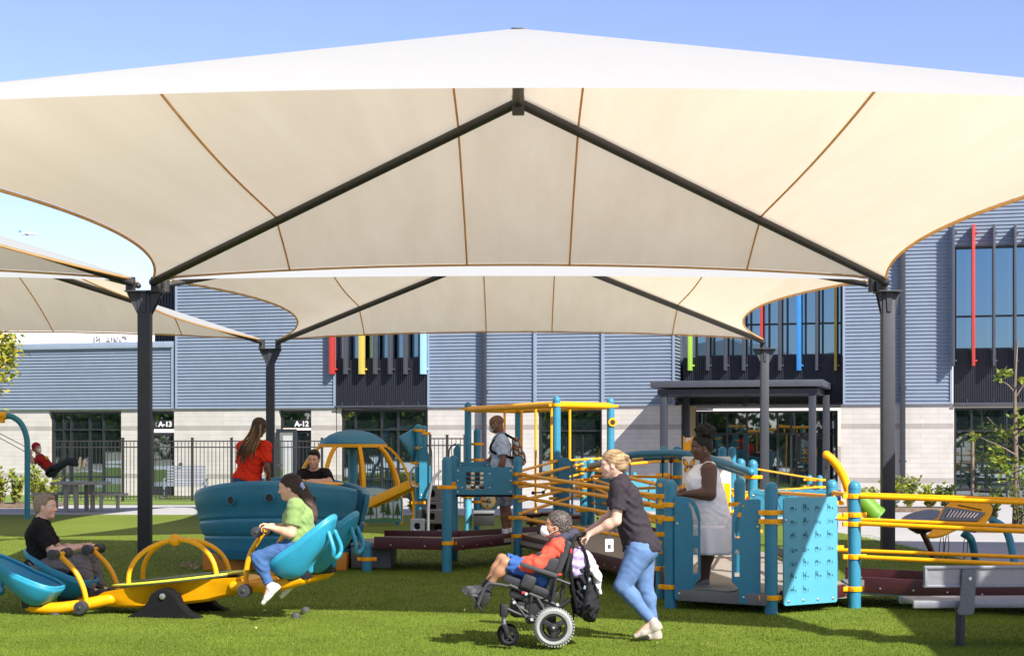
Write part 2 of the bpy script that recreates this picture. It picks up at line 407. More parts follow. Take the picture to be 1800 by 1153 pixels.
# turf blades where the camera is near enough to see them
def blades(name, n, d0, d1, lo, hi, seed):
    rng = np.random.default_rng(seed)
    inv = rng.uniform(1 / d1 ** 1.6, 1 / d0 ** 1.6, n); d = (1 / inv) ** (1 / 1.6)
    x = rng.uniform(-.345, .34, n) * d
    x = np.where(x > 6.6, x - 9.5 * rng.uniform(.5, 1, n), x)
    h = rng.uniform(lo, hi, n); a = rng.uniform(0, 2 * PI, n); wd = rng.uniform(.0018, .0035, n) * (d / 13) ** .8
    lean = rng.uniform(.1, .85, n) * h; la = rng.uniform(0, 2 * PI, n)
    ca, sa = np.cos(a) * wd, np.sin(a) * wd; lx, ly = np.cos(la) * lean, np.sin(la) * lean
    v = np.zeros((n, 5, 3), np.float32)
    v[:, 0] = np.stack([x - ca, d - sa, 0 * h], 1); v[:, 1] = np.stack([x + ca, d + sa, 0 * h], 1)
    v[:, 2] = np.stack([x + ca * .7 + lx * .35, d + sa * .7 + ly * .35, h * .6], 1); v[:, 3] = np.stack([x - ca * .7 + lx * .35, d - sa * .7 + ly * .35, h * .6], 1)
    v[:, 4] = np.stack([x + lx, d + ly, h], 1)
    me = bpy.data.meshes.new(name); me.vertices.add(n * 5); me.vertices.foreach_set('co', v.ravel())
    base = (np.arange(n) * 5)[:, None]
    idx = np.concatenate([base + 0, base + 1, base + 2, base + 3, base + 3, base + 2, base + 4], 1).astype(np.int32)
    me.loops.add(n * 7); me.loops.foreach_set('vertex_index', idx.ravel())
    ls = np.zeros((n, 2), np.int32); ls[:, 0] = np.arange(n) * 7; ls[:, 1] = ls[:, 0] + 4
    me.polygons.add(n * 2); me.polygons.foreach_set('loop_start', ls.ravel())
    me.update(calc_edges=True); me.validate(); me.materials.append(M['blade'])
    o = link_mesh(name, me); return tag(o, kind='stuff')
blades('turf_blades', 330000, 12.4, 30, .007, .018, 3)

# ================================================================ shade canopies
def canopy(label, c_nl, c_nr, c_fl, c_fr, hub_n, hub_f, sag_n, sag_f, sag_l, sag_r, seams=(), group='shade canopies over the playground', p=2.0, rise_n=.42):
    """corners near/far left/right, hub near/far (world points)"""
    root = empty('shade_canopy', ((c_nl[0] + c_nr[0]) / 2, (c_nl[1] + c_fl[1]) / 2, 0), label=label, cat='canopy', group=group)
    off = Vector(root.location)
    L = lambda q: Vector(q) - off
    bump = lambda t: (1 - abs(2 * t - 1) ** p) + .0
    def patch(C0, C1, R0, R1, inward, rise):
        C0, C1, R0, R1, inward = map(Vector, (C0, C1, R0, R1, inward))
        Rm = R0.lerp(R1, .5); Cm = C0.lerp(C1, .5); ed = Vector((C1.x - C0.x, C1.y - C0.y, 0)).normalized(); pn = Vector((-ed.y, ed.x, 0)); pn = pn if pn.dot(Rm - Cm) > 0 else -pn
        gr = (Rm.z - Cm.z) / abs(pn.dot(Rm - Cm))
        def fn(t, v):
            E = C0.lerp(C1, t) + inward * bump(t) + Vector((0, 0, rise * bump(t)))
            Q = E.lerp(R0.lerp(R1, t), v)
            flat = C0.z + (C1.z - C0.z) * t + gr * inward.length * bump(t)      # where the eave would be on the flat slope; the cloth eases back onto it
            Q.z = flat + (R0.lerp(R1, t).z - flat) * v + (E.z - flat) * (1 - v) ** 3.2
            return Q - off
        return fn
    pats = {
        'far': patch(c_fl, c_fr, hub_f, hub_f, (0, -sag_f, 0), .10), 'near': patch(c_nl, c_nr, hub_n, hub_n, (0, sag_n, 0), rise_n),
        'left': patch(c_nl, c_fl, hub_n, hub_f, (sag_l, 0, 0), .08), 'right': patch(c_nr, c_fr, hub_n, hub_f, (-sag_r, 0, 0), .08)}
    b = MB()
    for k, fn in pats.items(): b.grid(fn, 49, 21)
    b.build('canopy_fabric', M['fabric'], root, smooth=60, merge=.003)
    # hem webbing round the eaves
    h = MB()
    for k, fn in pats.items():
        if k == 'near': continue
        pts = [fn(i / 60, 0) - Vector((0, 0, .024)) for i in range(61)]; h.tube(pts, .019, 6)
    h.build('eave_hem', M['hem'], root, smooth=180)
    # seams run front to back
    for xs in seams:
        s = MB()
        for k, fn in pats.items():
            if k == 'near': continue
            best = []
            if k in ('far', 'near'):
                A, B = (c_fl, c_fr) if k == 'far' else (c_nl, c_nr)
                for j in range(0, 41):
                    v = j / 40 * .999
                    t = (xs / (1 - v) - (A[0] - hub_f[0]) ) / (B[0] - A[0]) if v < 1 else .5
                    t = ((xs) / (1 - v) + hub_f[0] - A[0]) / (B[0] - A[0])
                    if 0 <= t <= 1: best.append(fn(t, v))
            elif (k == 'left') == (xs < 0):
                for j in range(61):
                    t = j / 60
                    e = fn(t, 0).x + off.x - hub_f[0]
                    v = 1 - xs * (1 - .095 * (1 - t)) / e
                    if 0 <= v <= 1: best.append(fn(t, v))
            if len(best) > 1: s.tube([q - Vector((0, 0, .018)) for q in best], .014, 6)
        s.build('seam', M['hem'], root, smooth=180)
    # steel: four hip rafters and a ridge below the cloth
    dz = Vector((0, 0, -.098))
    for c, h_ in ((c_nl, hub_n), (c_nr, hub_n), (c_fl, hub_f), (c_fr, hub_f)):
        r = MB(); dc = dz * (.8 if c[1] > h_[1] else .8)
        rr = .062 if c[1] > h_[1] else .045
        r.tube([L(c) + dc, L(h_) + dz], rr, 14)
        r.ball(L(c) + dc, rr * 1.05, 10)
        r.build('rafter', M['darksteel'], root)
    r = MB(); r.tube([L(hub_n) + dz, L(hub_f) + dz], .07, 14); r.build('ridge_beam', M['darksteel'], root)
    for h_ in (hub_n, hub_f):
        r = MB(); r.box(L(h_) + dz + Vector((0, 0, -.03)), (.15, .15, .24), bevel=.015); r.build('hub_bracket', M['darksteel'], root)
    return root
ZE, ZH = 4.28, 5.98
def post(x, y, arms, label, w=.198, ztop=4.05, wing=.26):
    root = empty('canopy_post', (x, y, 0), label=label, cat='post', group='steel posts of the shade canopies')
    b = MB(); b.box((0, 0, ztop / 2 - .05), (w, w, ztop + .1), bevel=.02); b.build('post_column', M['charcoal'], root)
    b = MB(); b.box((0, 0, ztop + .012), (wing * 2 + .02, .42, .024), bevel=.004); b.build('top_plate', M['charcoal'], root)
    for s in (-1, 1):
        g = MB()
        for yy in (-.07, .07):
            o = [(s * w / 2, ztop - .34), (s * wing, ztop - .02), (s * wing, ztop), (s * w / 2, ztop)]
            me = outline_mesh([o if s > 0 else o[::-1]], .014)
            g.mesh(me, frame((0, yy, 0), (1, 0, 0)))
        g.build('gusset', M['charcoal'], root, smooth=30)
    g = MB(); g.mesh(outline_mesh([[(-.03, ztop - .3), (.03, ztop - .3), (.05, ztop), (-.05, ztop)]], .02), frame((0, -w / 2 - .012, 0), (1, 0, 0))); g.build('rib_plate', M['charcoal'], root, smooth=30)
    for (ax, ay) in arms:
        s = MB(); s.tube([(ax, ay, ztop + .024), (ax, ay, ztop + .24)], .075, 14); s.tube([(ax, ay, ztop + .12), (ax, ay - .085, ztop + .12)], .018, 8)
        s.build('socket', M['darksteel'], root)
    return root
XL, XR, D0, D1, D2 = -5.64, 5.68, 10.75, 24.6, 39.0
seams = (-3.44, -.76, .76, 3.44)
canopy('largest cream canopy in front, its white front slope filling the top of the view',
       (XL, D0, 3.93), (XR, D0, 3.96), (XL, D1, ZE), (XR, D1, ZE), (0, 16.2, ZH - .05), (0, 19.4, ZH - .02), 1.5, 1.0, .95, .8, seams, rise_n=.5)
canopy('cream canopy behind the large one, spanning between the two rear steel posts',
       (-5.5, D1 + .55, ZE + .02), (5.5, D1 + .55, ZE + .02), (-5.86, D2, ZE), (6.0, D2, ZE), (0, 30.2, ZH), (0, 33.4, ZH), 1.1, 1.2, 1.1, 1.1, (-3.7, -.76, .80, 3.7), rise_n=.17)
canopy('cream canopy at the left edge, only its corner rafter reaching the front left post',
       (-17.6, D0, ZE), (-6.02, D0, ZE), (-17.6, D1, ZE), (-5.98, D1, ZE), (-11.8, 16.2, ZH), (-11.8, 19.4, ZH), 1.5, 1.25, 1.1, 1.1, (-3.4, -.76, .76, 3.44))
canopy('low cream canopy at far left whose long rafter runs down to the rear left post',
       (-17.6, D1 + .55, ZE), (-6.0, D1 + .55, ZE), (-17.6, D2, ZE), (-6.32, D2, ZE), (-11.8, 30.2, ZH), (-11.8, 33.4, ZH), 1.1, 1.2, 1.1, 1.0, (-3.7, .76, 3.7), rise_n=.2)
canopy('cream canopy off to the right that shades the grass by the silver bench',
       (5.55, 3.0, ZE), (17.0, 3.0, ZE), (7.9, 24.6, ZE), (18.4, 24.6, ZE), (12.0, 8, ZH), (12.6, 19, ZH), 1.2, 1.0, .3, 1.1, ())
post(-5.80, D1 + .15, [(-.22, -.02), (.17, -.02), (.28, .12)], 'charcoal steel post on the turf left of the teal bowl, two rafters on its top')
post(5.74, D1 + .15, [(-.08, -.02), (-.2, .12)], 'charcoal steel post on the turf behind the right end of the yellow railings', wing=.17)
post(-6.10, D2 + .2, [(-.2, -.05), (.2, -.05)], 'thinner looking charcoal post far back by the door marked A-12', ztop=4.02)
post(6.06, D2 + .2, [(-.05, -.05)], 'far charcoal post standing in front of the dark entrance glazing', ztop=4.02)
post(-5.80, D0 - .2, [(-.22, .02), (.17, .02)], 'charcoal post of the front canopy out of view on the left')
post(5.80, D0 - .2, [(-.17, .02), (.2, .02)], 'charcoal post of the front canopy out of view on the right')

# ================================================================ school building
TH = .27; D0B = 49.0
bld = empty('school_building', (0, D0B, 0), -math.atan(TH), label='grey corrugated metal school building with pale masonry base and coloured window fins', cat='building')
CU = 1 / math.sqrt(1 + TH * TH)
def BU(px, v=0.0):                                # photo column on the facade plane set back by v -> position along the facade
    d0 = D0B + v / CU; d = d0 / (1 + TH * (px - CX) / F)
    X = (px - CX) * d / F
    # local u from world (X, d): u = (X*cu - (d-D0B)*cs), with rotation by -atan(TH)
    return X * CU - (d - D0B) * TH * CU
def BD(px, v=0.0): return (D0B + v / CU) / (1 + TH * (px - CX) / F)
def BZ(px, py, v=0.0): return HC - (py - HY) * BD(px, v) / F
M['clad'] = mat('blue_grey_metal_cladding', (.205, .25, .32), .42, metal=.08, var=.05, scale=.5, fine=(3, .08))
M['clad_dark'] = mat('black_metal_cladding', (.017, .019, .026), .45, var=.1, scale=1)
M['trim'] = mat('light_metal_trim', (.235, .285, .365), .4, metal=.1, var=.06)
def masonry_mat():
    m, nt, b = _nodes('pale_masonry')
    tc = nt.nodes.new('ShaderNodeTexCoord'); sp = nt.nodes.new('ShaderNodeSeparateXYZ'); nt.links.new(tc.outputs['Object'], sp.inputs[0])
    cb = nt.nodes.new('ShaderNodeCombineXYZ'); nt.links.new(sp.outputs[0], cb.inputs[0]); nt.links.new(sp.outputs[2], cb.inputs[1])
    br = nt.nodes.new('ShaderNodeTexBrick'); nt.links.new(cb.outputs[0], br.inputs[0])
    br.inputs['Color1'].default_value = (.47, .445, .415, 1); br.inputs['Color2'].default_value = (.435, .41, .38, 1); br.inputs['Mortar'].default_value = (.36, .345, .325, 1)
    br.inputs['Scale'].default_value = 1; br.inputs['Brick Width'].default_value = .8; br.inputs['Row Height'].default_value = .1425; br.inputs['Mortar Size'].default_value = .007; br.inputs['Bias'].default_value = -.2
    br.offset = .37
    # darker courses
    def band(z0, z1):
        g = nt.nodes.new('ShaderNodeMath'); g.operation = 'GREATER_THAN'; g.inputs[1].default_value = z0; nt.links.new(sp.outputs[2], g.inputs[0])
        l = nt.nodes.new('ShaderNodeMath'); l.operation = 'LESS_THAN'; l.inputs[1].default_value = z1; nt.links.new(sp.outputs[2], l.inputs[0])
        k = nt.nodes.new('ShaderNodeMath'); k.operation = 'MULTIPLY'; nt.links.new(g.outputs[0], k.inputs[0]); nt.links.new(l.outputs[0], k.inputs[1]); return k
    b1, b2 = band(2.1375, 2.28), band(.57, .7125)
    ad = nt.nodes.new('ShaderNodeMath'); ad.operation = 'ADD'; nt.links.new(b1.outputs[0], ad.inputs[0]); nt.links.new(b2.outputs[0], ad.inputs[1])
    mx = nt.nodes.new('ShaderNodeMix'); mx.data_type = 'RGBA'; mx.blend_type = 'MULTIPLY'; nt.links.new(ad.outputs[0], mx.inputs[0])
    nt.links.new(br.outputs['Color'], mx.inputs[6]); mx.inputs[7].default_value = (.66, .64, .64, 1)
    n = noise_node(nt, 2.0, 5, .6); r = ramp(nt, n.outputs['Fac'], [(.3, (.9,) * 3), (.7, (1.06,) * 3)])
    m2 = nt.nodes.new('ShaderNodeMix'); m2.data_type = 'RGBA'; m2.blend_type = 'MULTIPLY'; m2.inputs[0].default_value = 1
    nt.links.new(mx.outputs[2], m2.inputs[6]); nt.links.new(r.outputs[0], m2.inputs[7]); nt.links.new(m2.outputs[2], b.inputs['Base Color'])
    b.inputs['Roughness'].default_value = .85
    bp = nt.nodes.new('ShaderNodeBump'); bp.inputs['Strength'].default_value = .2; bp.inputs['Distance'].default_value = .005; bp.invert = True
    nt.links.new(br.outputs['Fac'], bp.inputs['Height']); nt.links.new(bp.outputs[0], b.inputs['Normal'])
    return m
M['masonry'] = masonry_mat()
ZM = 2.85                                          # top of the masonry
def ribs_h(b, u0, u1, z0, z1, v, pitch=.105, depth=.026, mi=0):
    """horizontal corrugation: extruded trapezoid profile, closed at the ends"""
    n = max(1, round((z1 - z0) / pitch)); pitch = (z1 - z0) / n
    prof = []
    for i in range(n):
        z = z0 + i * pitch
        prof += [(z, 0), (z + pitch * .30, 0), (z + pitch * .46, -depth), (z + pitch * .84, -depth)]
    prof.append((z1, 0))
    A = [b.bm.verts.new((u0, v + q, z)) for z, q in prof]; B = [b.bm.verts.new((u1, v + q, z)) for z, q in prof]
    for i in range(len(prof) - 1):
        f = b.bm.faces.new((A[i], B[i], B[i + 1], A[i + 1])); f.material_index = mi
    for X, u in ((A, u0), (B, u1)):
        e0 = b.bm.verts.new((u, v + .06, z0)); e1 = b.bm.verts.new((u, v + .06, z1))
        f = b.bm.faces.new(X + [e1, e0]); f.material_index = mi
def ribs_v(b, u0, u1, z0, z1, v, pitch=.062, depth=.028, mi=0):
    n = max(1, round((u1 - u0) / pitch)); pitch = (u1 - u0) / n
    prof = []
    for i in range(n):
        u = u0 + i * pitch
        prof += [(u, 0), (u + pitch * .35, 0), (u + pitch * .45, -depth), (u + pitch * .9, -depth)]
    prof.append((u1, 0))
    A = [b.bm.verts.new((u, v + q, z0)) for u, q in prof]; B = [b.bm.verts.new((u, v + q, z1)) for u, q in prof]
    for i in range(len(prof) - 1):
        f = b.bm.faces.new((A[i], A[i + 1], B[i + 1], B[i])); f.material_index = mi
def clad_panel(px0, px1, ztop, v=0, zbot=ZM, body=8.0):
    u0, u1 = BU(px0, v), BU(px1, v)
    b = MB(); ribs_h(b, u0, u1, zbot + .05, ztop, v)
    b.build('metal_cladding', M['clad'], bld, smooth=20, recalc=True)
    b = MB(); b.box(((u0 + u1) / 2, v + .02, zbot + .02), (u1 - u0 + .01, .14, .06)); b.box((u0 + .03, v - .03, (zbot + ztop) / 2), (.06, .05, ztop - zbot)); b.box((u1 - .03, v - .03, (zbot + ztop) / 2), (.06, .05, ztop - zbot))
    b.build('trim', M['trim'], bld, smooth=20)
    b = MB(); b.box(((u0 + u1) / 2, v + .07 + body / 2, (zbot + ztop) / 2), (u1 - u0, body, ztop - zbot)); b.build('upper_wall', M['clad'], bld, smooth=20)
def masonry(px0, px1, openings, v=.04, top=ZM):
    """pale masonry wall with real openings (photo columns, z0, z1)"""
    u0, u1 = BU(px0, v), BU(px1, v)
    xs = [u0]; b = MB()
    ops = sorted((BU(a, v), BU(c, v), z0, z1) for a, c, z0, z1 in openings)
    cur = u0
    def blk(a, c, z0, z1):
        if c - a > .005 and z1 - z0 > .005: b.box(((a + c) / 2, v + .17, (z0 + z1) / 2), (c - a, .34, z1 - z0))
    for a, c, z0, z1 in ops:
        blk(cur, a, -.1, top); blk(a, c, -.1, z0); blk(a, c, z1, top); cur = c
    blk(cur, u1, -.1, top)
    b.build('masonry_wall', M['masonry'], bld, smooth=20)
def window(px0, px1, z0, z1, cols, rows, v=.0, setb=.16, glass='glass', fw=.065, name='window', depth=.10):
    """frame + panes; cols = photo columns of the mullions, rows = heights of the transoms"""
    vv = v + setb
    u0, u1 = BU(px0, v), BU(px1, v)
    f = MB()
    f.box((u0 + fw / 2, vv, (z0 + z1) / 2), (fw, depth, z1 - z0)); f.box((u1 - fw / 2, vv, (z0 + z1) / 2), (fw, depth, z1 - z0))
    for z in (z0 + fw / 2, z1 - fw / 2): f.box(((u0 + u1) / 2, vv - .002, z), (u1 - u0 - 2 * fw, depth, fw))
    for c in cols: f.box((BU(c, v), vv - .004, (z0 + z1) / 2), (fw * .85, depth, z1 - z0 - 2 * fw))
    for z in rows: f.box(((u0 + u1) / 2, vv - .007, z), (u1 - u0 - 2 * fw, depth - .01, fw * .8))
    w_ = f.build(name, M['frameblack'], bld, smooth=20)
    g = MB(); us = [u0 + fw] + [BU(c, v) for c in cols] + [u1 - fw]; zs = [z0 + fw] + list(rows) + [z1 - fw]
    rnd = random.Random(int(px0))
    for i in range(len(us) - 1):
        for j in range(len(zs) - 1):
            du, dz_ = rnd.uniform(-.004, .004), rnd.uniform(-.004, .004)
            a, c, e, k = us[i], us[i + 1], zs[j], zs[j + 1]
            g.box(((a + c) / 2, vv + .015, (e + k) / 2), (c - a, .012, k - e), Euler((dz_, 0, du)))
    g.build('pane', M[glass], w_, smooth=20)
    return w_
def fin(px, z0, z1, m, v=0, wpx=7.0, proud=.2):
    w_ = wpx * BD(px, v) / F; u = BU(px, v)
    b = MB(); b.box((u, v - proud / 2 - .05, (z0 + z1) / 2), (w_, proud, z1 - z0), bevel=.008)
    for z in (z0 + .16, z1 - .2): b.box((u + w_ / 2 + .02, v - .07, z), (.08, .10, .05))
    o = b.build('sunshade_fin', M[m], bld)
    return o
zt = lambda px, py, v=0: BZ(px, py, v)
# low left wing, tall block, middle and right blocks
LOWTOP = zt(150, 613)
clad_panel(-260, 305, LOWTOP, 0.0, body=14)
b = MB(); u0, u1 = BU(-260), BU(305)
b.box(((u0 + u1) / 2, .0, LOWTOP + .09), (u1 - u0, .22, .2), bevel=.01); b.build('parapet_cap', M['trim'], bld)
clad_panel(309, 590, 10.6, .02)
b = MB(); ribs_v(b, BU(272, 2.5), BU(309, 2.5), LOWTOP - .5, 10.6, 2.5, pitch=.11); b.build('dark_cladding', M['clad_dark'], bld, smooth=20)
clad_panel(752, 1186, 10.6, .02)
for px in (941, 1060):
    b = MB(); b.box((BU(px), -.03, (ZM + 10.6) / 2), (.09, .06, 10.6 - ZM)); b.build('cover_strip', M['trim'], bld, smooth=20)
clad_panel(1482, 1674, 10.6, .02)
def dark_bay(px0, px1, z0, z1, v):
    u0, u1 = BU(px0, v), BU(px1, v)
    b = MB(); ribs_v(b, u0, u1, z0, z1, v); b.build('dark_cladding', M['clad_dark'], bld, smooth=20)
    b = MB(); b.box(((u0 + u1) / 2, v + .03 + 3, (z0 + z1) / 2), (u1 - u0, 6, z1 - z0)); b.build('bay_wall', M['clad_dark'], bld, smooth=20)
    b = MB(); b.box(((u0 + u1) / 2, v - .05, z0 - .02), (u1 - u0, .14, .05))
    for k in range(6): b.box((u0 + (u1 - u0) * (k + .5) / 6, v - .12, z0 + .05), (.02, .02, .12))
    b.build('drip_edge', M['greyfin'], bld, smooth=20)
# bay above the A-12 windows
dark_bay(591, 751, ZM + .05, zt(670, 632), .03)
window(591, 751, zt(670, 632), 9.5, (612, 634, 661, 688, 716, 735), (6.6, 8.2), .0, .14, 'glass_up')
for px, m, wp in ((587, 'redfin', 8), (611, 'greyfin', 6), (639, 'yellowfin', 8.5), (663, 'greyfin', 6), (689, 'greyfin', 6), (716, 'greyfin', 6), (747, 'skyfin', 9)):
    fin(px, zt(px, 658), 9.0, m, 0, wp)
# entrance bay
dark_bay(1201, 1481, ZM + .05, zt(1340, 627, .9), .9)
window(1222, 1481, zt(1340, 627, .9), 9.5, (1255, 1288, 1320, 1352, 1384, 1416, 1446, 1470), (zt(1340, 570, .9), 7.4), .9, .08, 'glass_up', name='upper_window')
for px, m, wp in ((1215, 'greenfin', 6), (1246, 'greyfin', 5), (1277, 'greyfin', 5), (1309, 'greyfin', 5), (1340, 'redfin', 3.5), (1372, 'greyfin', 5), (1405.5, 'bluefin', 7), (1437, 'greyfin', 5), (1470, 'yellowfin', 5)):
    fin(px, zt(px, 652, .9), 8.8, m, .9, wp, .3)
ue = BU(1186, .02)
b = MB(); ribs = MB()
for i in range(74):
    z = ZM + .08 + i * .105
    ribs.box((ue + .02, .47, z + .05), (.05, .9, .055))
ribs.box((ue - .02, .49, (ZM + 10.6) / 2), (.04, .92, 10.6 - ZM)); ribs.build('return_cladding', M['clad'], bld, smooth=20)
# right bay
dark_bay(1677, 1960, ZM + .02, zt(1740, 615), .05)
window(1677, 1960, zt(1740, 615), zt(1740, 432), (1711, 1747, 1784, 1822, 1860, 1900), (zt(1740, 555), ), .0, .12, 'glass_up', name='upper_window')
b = MB(); u0, u1 = BU(1675), BU(1960); ribs_h(b, u0, u1, zt(1740, 431), 10.6, .0); b.build('metal_cladding', M['clad'], bld, smooth=20)
b = MB(); b.box(((u0 + u1) / 2, 3.1, (zt(1740, 431) + 10.6) / 2), (u1 - u0, 6, 10.6 - zt(1740, 431))); b.build('upper_wall', M['clad'], bld, smooth=20)
for px, m, wp in ((1676, 'greyfin', 4.5), (1711, 'redfin', 5.5), (1747, 'greyfin', 4.5), (1784, 'greyfin', 4.5), (1822, 'greyfin', 4.5)):
    fin(px, zt(px, 644), zt(px, 397), m, 0, wp, .3)
# downspouts
for px, w_ in ((853.5, 7), (1587, 9.5)):
    b = MB(); u = BU(px); ww = w_ * BD(px) / F
    b.box((u, -.14, 5.4), (ww, .14, 10.4), bevel=.015)
    for z in (1.2, 3.3, 5.5, 7.6): b.box((u, -.10, z), (ww + .05, .12, .05))
    b.build('downspout', M['charcoal'], bld)
# masonry and ground floor openings
masonry(-260, 590, [(86, 213, .0, zt(150, 722)), (262, 306, .0, zt(285, 722)), (490, 547, .0, zt(520, 720))])
masonry(752, 1197, [(945, 1058, zt(1000, 843), zt(1000, 720))])
masonry(1478, 1676, [])
zA = zt(150, 724)
window(88, 213, .03, zA, (107, 120, 153, 177), (zt(150, 755), zt(150, 838)), .04, .2)
window(263, 306, zt(285, 754), zA, (), (), .04, .2)
window(491, 547, zt(520, 752), zt(520, 722), (), (), .04, .2)
window(598, 749, .05, zt(670, 720), (622, 668, 697), (zt(670, 755), zt(670, 842)), .04, .16)
b = MB(); u0, u1 = BU(591), BU(598); b.box(((u0 + u1) / 2, .2, 1.4), (u1 - u0, .3, 2.88)); b.build('masonry_pier', M['masonry'], bld, smooth=20)
window(946, 1057, zt(1000, 842), zt(1000, 721), (1000, ), (zt(1000, 757), ), .04, .2)
window(1677, 1960, .05, zt(1740, 716), (1708, 1770, 1832, 1900), (zt(1740, 757), zt(1740, 860)), .04, .14)
window(1222, 1472, .05, zt(1340, 722, .9), (1239, 1277, 1312, 1337, 1366, 1390), (zt(1340, 762, .9), ), .9, .12)
b = MB(); u0, u1 = BU(1197, .9), BU(1222, .9); b.box(((u0 + u1) / 2, 1.0, 1.4), (u1 - u0, .2, 2.9)); b.build('masonry_pier', M['tan'], bld, smooth=20)
b = MB(); u0, u1 = BU(1186, .3), BU(1197, .3); b.box((BU(1197, .04) - .08, .62, 1.42), (.16, 1.0, 2.84)); b.build('masonry_return', M['masonry'], bld, smooth=20)
# doors
def door(px0, px1, z1, v, glassy=True, hand=1, mt='frameblack', swing=0.0):
    u0, u1 = BU(px0, v), BU(px1, v); w_ = abs(u1 - u0)
    b = MB(); fw = .11
    b.box((fw / 2, 0, z1 / 2), (fw, .06, z1)); b.box((w_ - fw / 2, 0, z1 / 2), (fw, .06, z1)); b.box((w_ / 2, 0, z1 - fw / 2), (w_ - 2 * fw, .06, fw)); b.box((w_ / 2, 0, .15), (w_ - 2 * fw, .06, .3))
    d = b.build('door', M[mt], bld, smooth=20); d.location = (u0, v + .1, 0); d.rotation_euler = (0, 0, swing)
    g = MB(); g.box((w_ / 2, .0, z1 / 2 + .1), (w_ - 2 * fw, .012, z1 - fw - .3)); g.build('door_pane', M['glass'], d, smooth=20)
    h = MB(); x = fw * .5 if hand < 0 else w_ - fw * .5
    h.tube([(x, -.03, 1.02), (x, -.1, 1.02), (x - hand * .14, -.1, 1.02)], .013, 8); h.ball((x, -.04, 1.14), .026, 10); h.build('handle', M['chrome'], d)
    return d
door(263, 306, zt(285, 760), .10, hand=1)
door(516, 547, zt(530, 756), .10, hand=-1)
d = door(484, 524, zt(505, 754), -.16, hand=-1, mt='charcoal', swing=R(-14))
b = MB()
for k in range(46): b.box((.46, -.012, .42 + k * .034), (.38, .008, .022))
b.build('blind', M['whitepaint'], d, smooth=20)
door(1400, 1452, zt(1425, 765, .9), .92, hand=-1)
# door numbers
def bld_text(s, px, py, hgt, v, m='whitepaint', plate=True):
    me = text_mesh(s, hgt * 1.38, .006, 'CENTER', .006)
    b = MB(); u, z = BU(px, v), BZ(px, py, v)
    if plate: b.box((u, v + .006, z), (hgt * .82 * len(s), .008, hgt * 1.45), mi=1)
    b.mesh(me, frame((u, v - .006, z - hgt * .5), (1, 0, 0)))
    b.build('door_number', [M[m], M['frameblack']], bld, smooth=30)
bld_text('A-13', 290.5, 745, .175, .07)
bld_text('A-12', 530.5, 744.5, .175, .05)
bld_text('A-11', 1451, 746, .22, .86)
# small wall items
b = MB(); b.box((BU(318), -.02, BZ(318, 816)), (.09, .08, .12), bevel=.01); b.build('wall_socket', M['greyfin'], bld)
b = MB(); b.box((BU(1190), -.1, BZ(1190, 694)), (.12, .2, .10), bevel=.02); b.build('wall_lamp', M['whitepaint'], bld)
# flat canopy over the entrance
ent = empty('entrance_canopy', (0, D0B, 0), -math.atan(TH), label='flat dark grey metal canopy on square columns over the glazed entrance', cat='canopy')
VE = -2.6
uL, uR = BU(1143, VE), BU(1447, VE); zr0, zr1 = BZ(1300, 690, VE), BZ(1300, 668, VE)
b = MB(); b.box(((uL + uR) / 2, VE + 1.85, (zr0 + zr1) / 2 + .08), (uR - uL, 3.7, zr1 - zr0 - .16), bevel=.02); b.build('roof_slab', M['greyfin'], ent)
b = MB(); b.box(((uL + uR) / 2, VE + 1.86, zr0 + .04), (uR - uL - .34, 3.3, .15)); b.build('soffit_beam', M['charcoal'], ent)
for px, v in ((1167, VE + .3), (1428, VE + .3), (1206, 0.35), (1452.5, 0.35)):
    b = MB(); b.box((BU(px, v), v, zr0 / 2 - .05), (.20, .20, zr0 + .1), bevel=.015); b.build('column', M['charcoal'], ent)
b = MB(); uf = BU(1310, -1.0); zf = zr0 - .28
b.tube([(uf, -1.0, zr0), (uf, -1.0, zf)], .02, 8); b.lathe([(.05, -.08), (.1, -.05), (.1, .05), (.05, .08)], (uf, -1.0, zf), seg=14)
for k in range(4):
    a = k * PI / 2 + .5; b.bar((uf + .1 * math.cos(a), -1 + .1 * math.sin(a), zf), (uf + .72 * math.cos(a), -1 + .72 * math.sin(a), zf), .13, .012)
b.build('ceiling_fan', M['frameblack'], ent)
# far white building
fb = empty('white_building', (-24, 92, 0), R(-6), label='plain white building far beyond the low grey wing, letters on its roof edge', cat='building')
M['farwhite'] = mat('white_render', (.70, .69, .67), .8, var=.03, scale=.5)
b = MB(); b.box((-8, 6, 4.0), (26.5, 14, 8.0)); b.build('wall', M['farwhite'], fb, smooth=20)
b = MB(); b.box((-11, 8, 8.25), (14, 9, .7)); b.box((1, 4, 8.15), (6, 6, .5), bevel=.0); b.build('roof', M['farwhite'], fb, smooth=20)
b = MB(); b.mesh(text_mesh('PLANO', .62, .03, 'LEFT', .01), frame((-.1, -1.1, 7.45), (1, 0, 0))); b.build('roof_letters', mat('pale_letters', (.46, .46, .47), .6), fb, smooth=30)
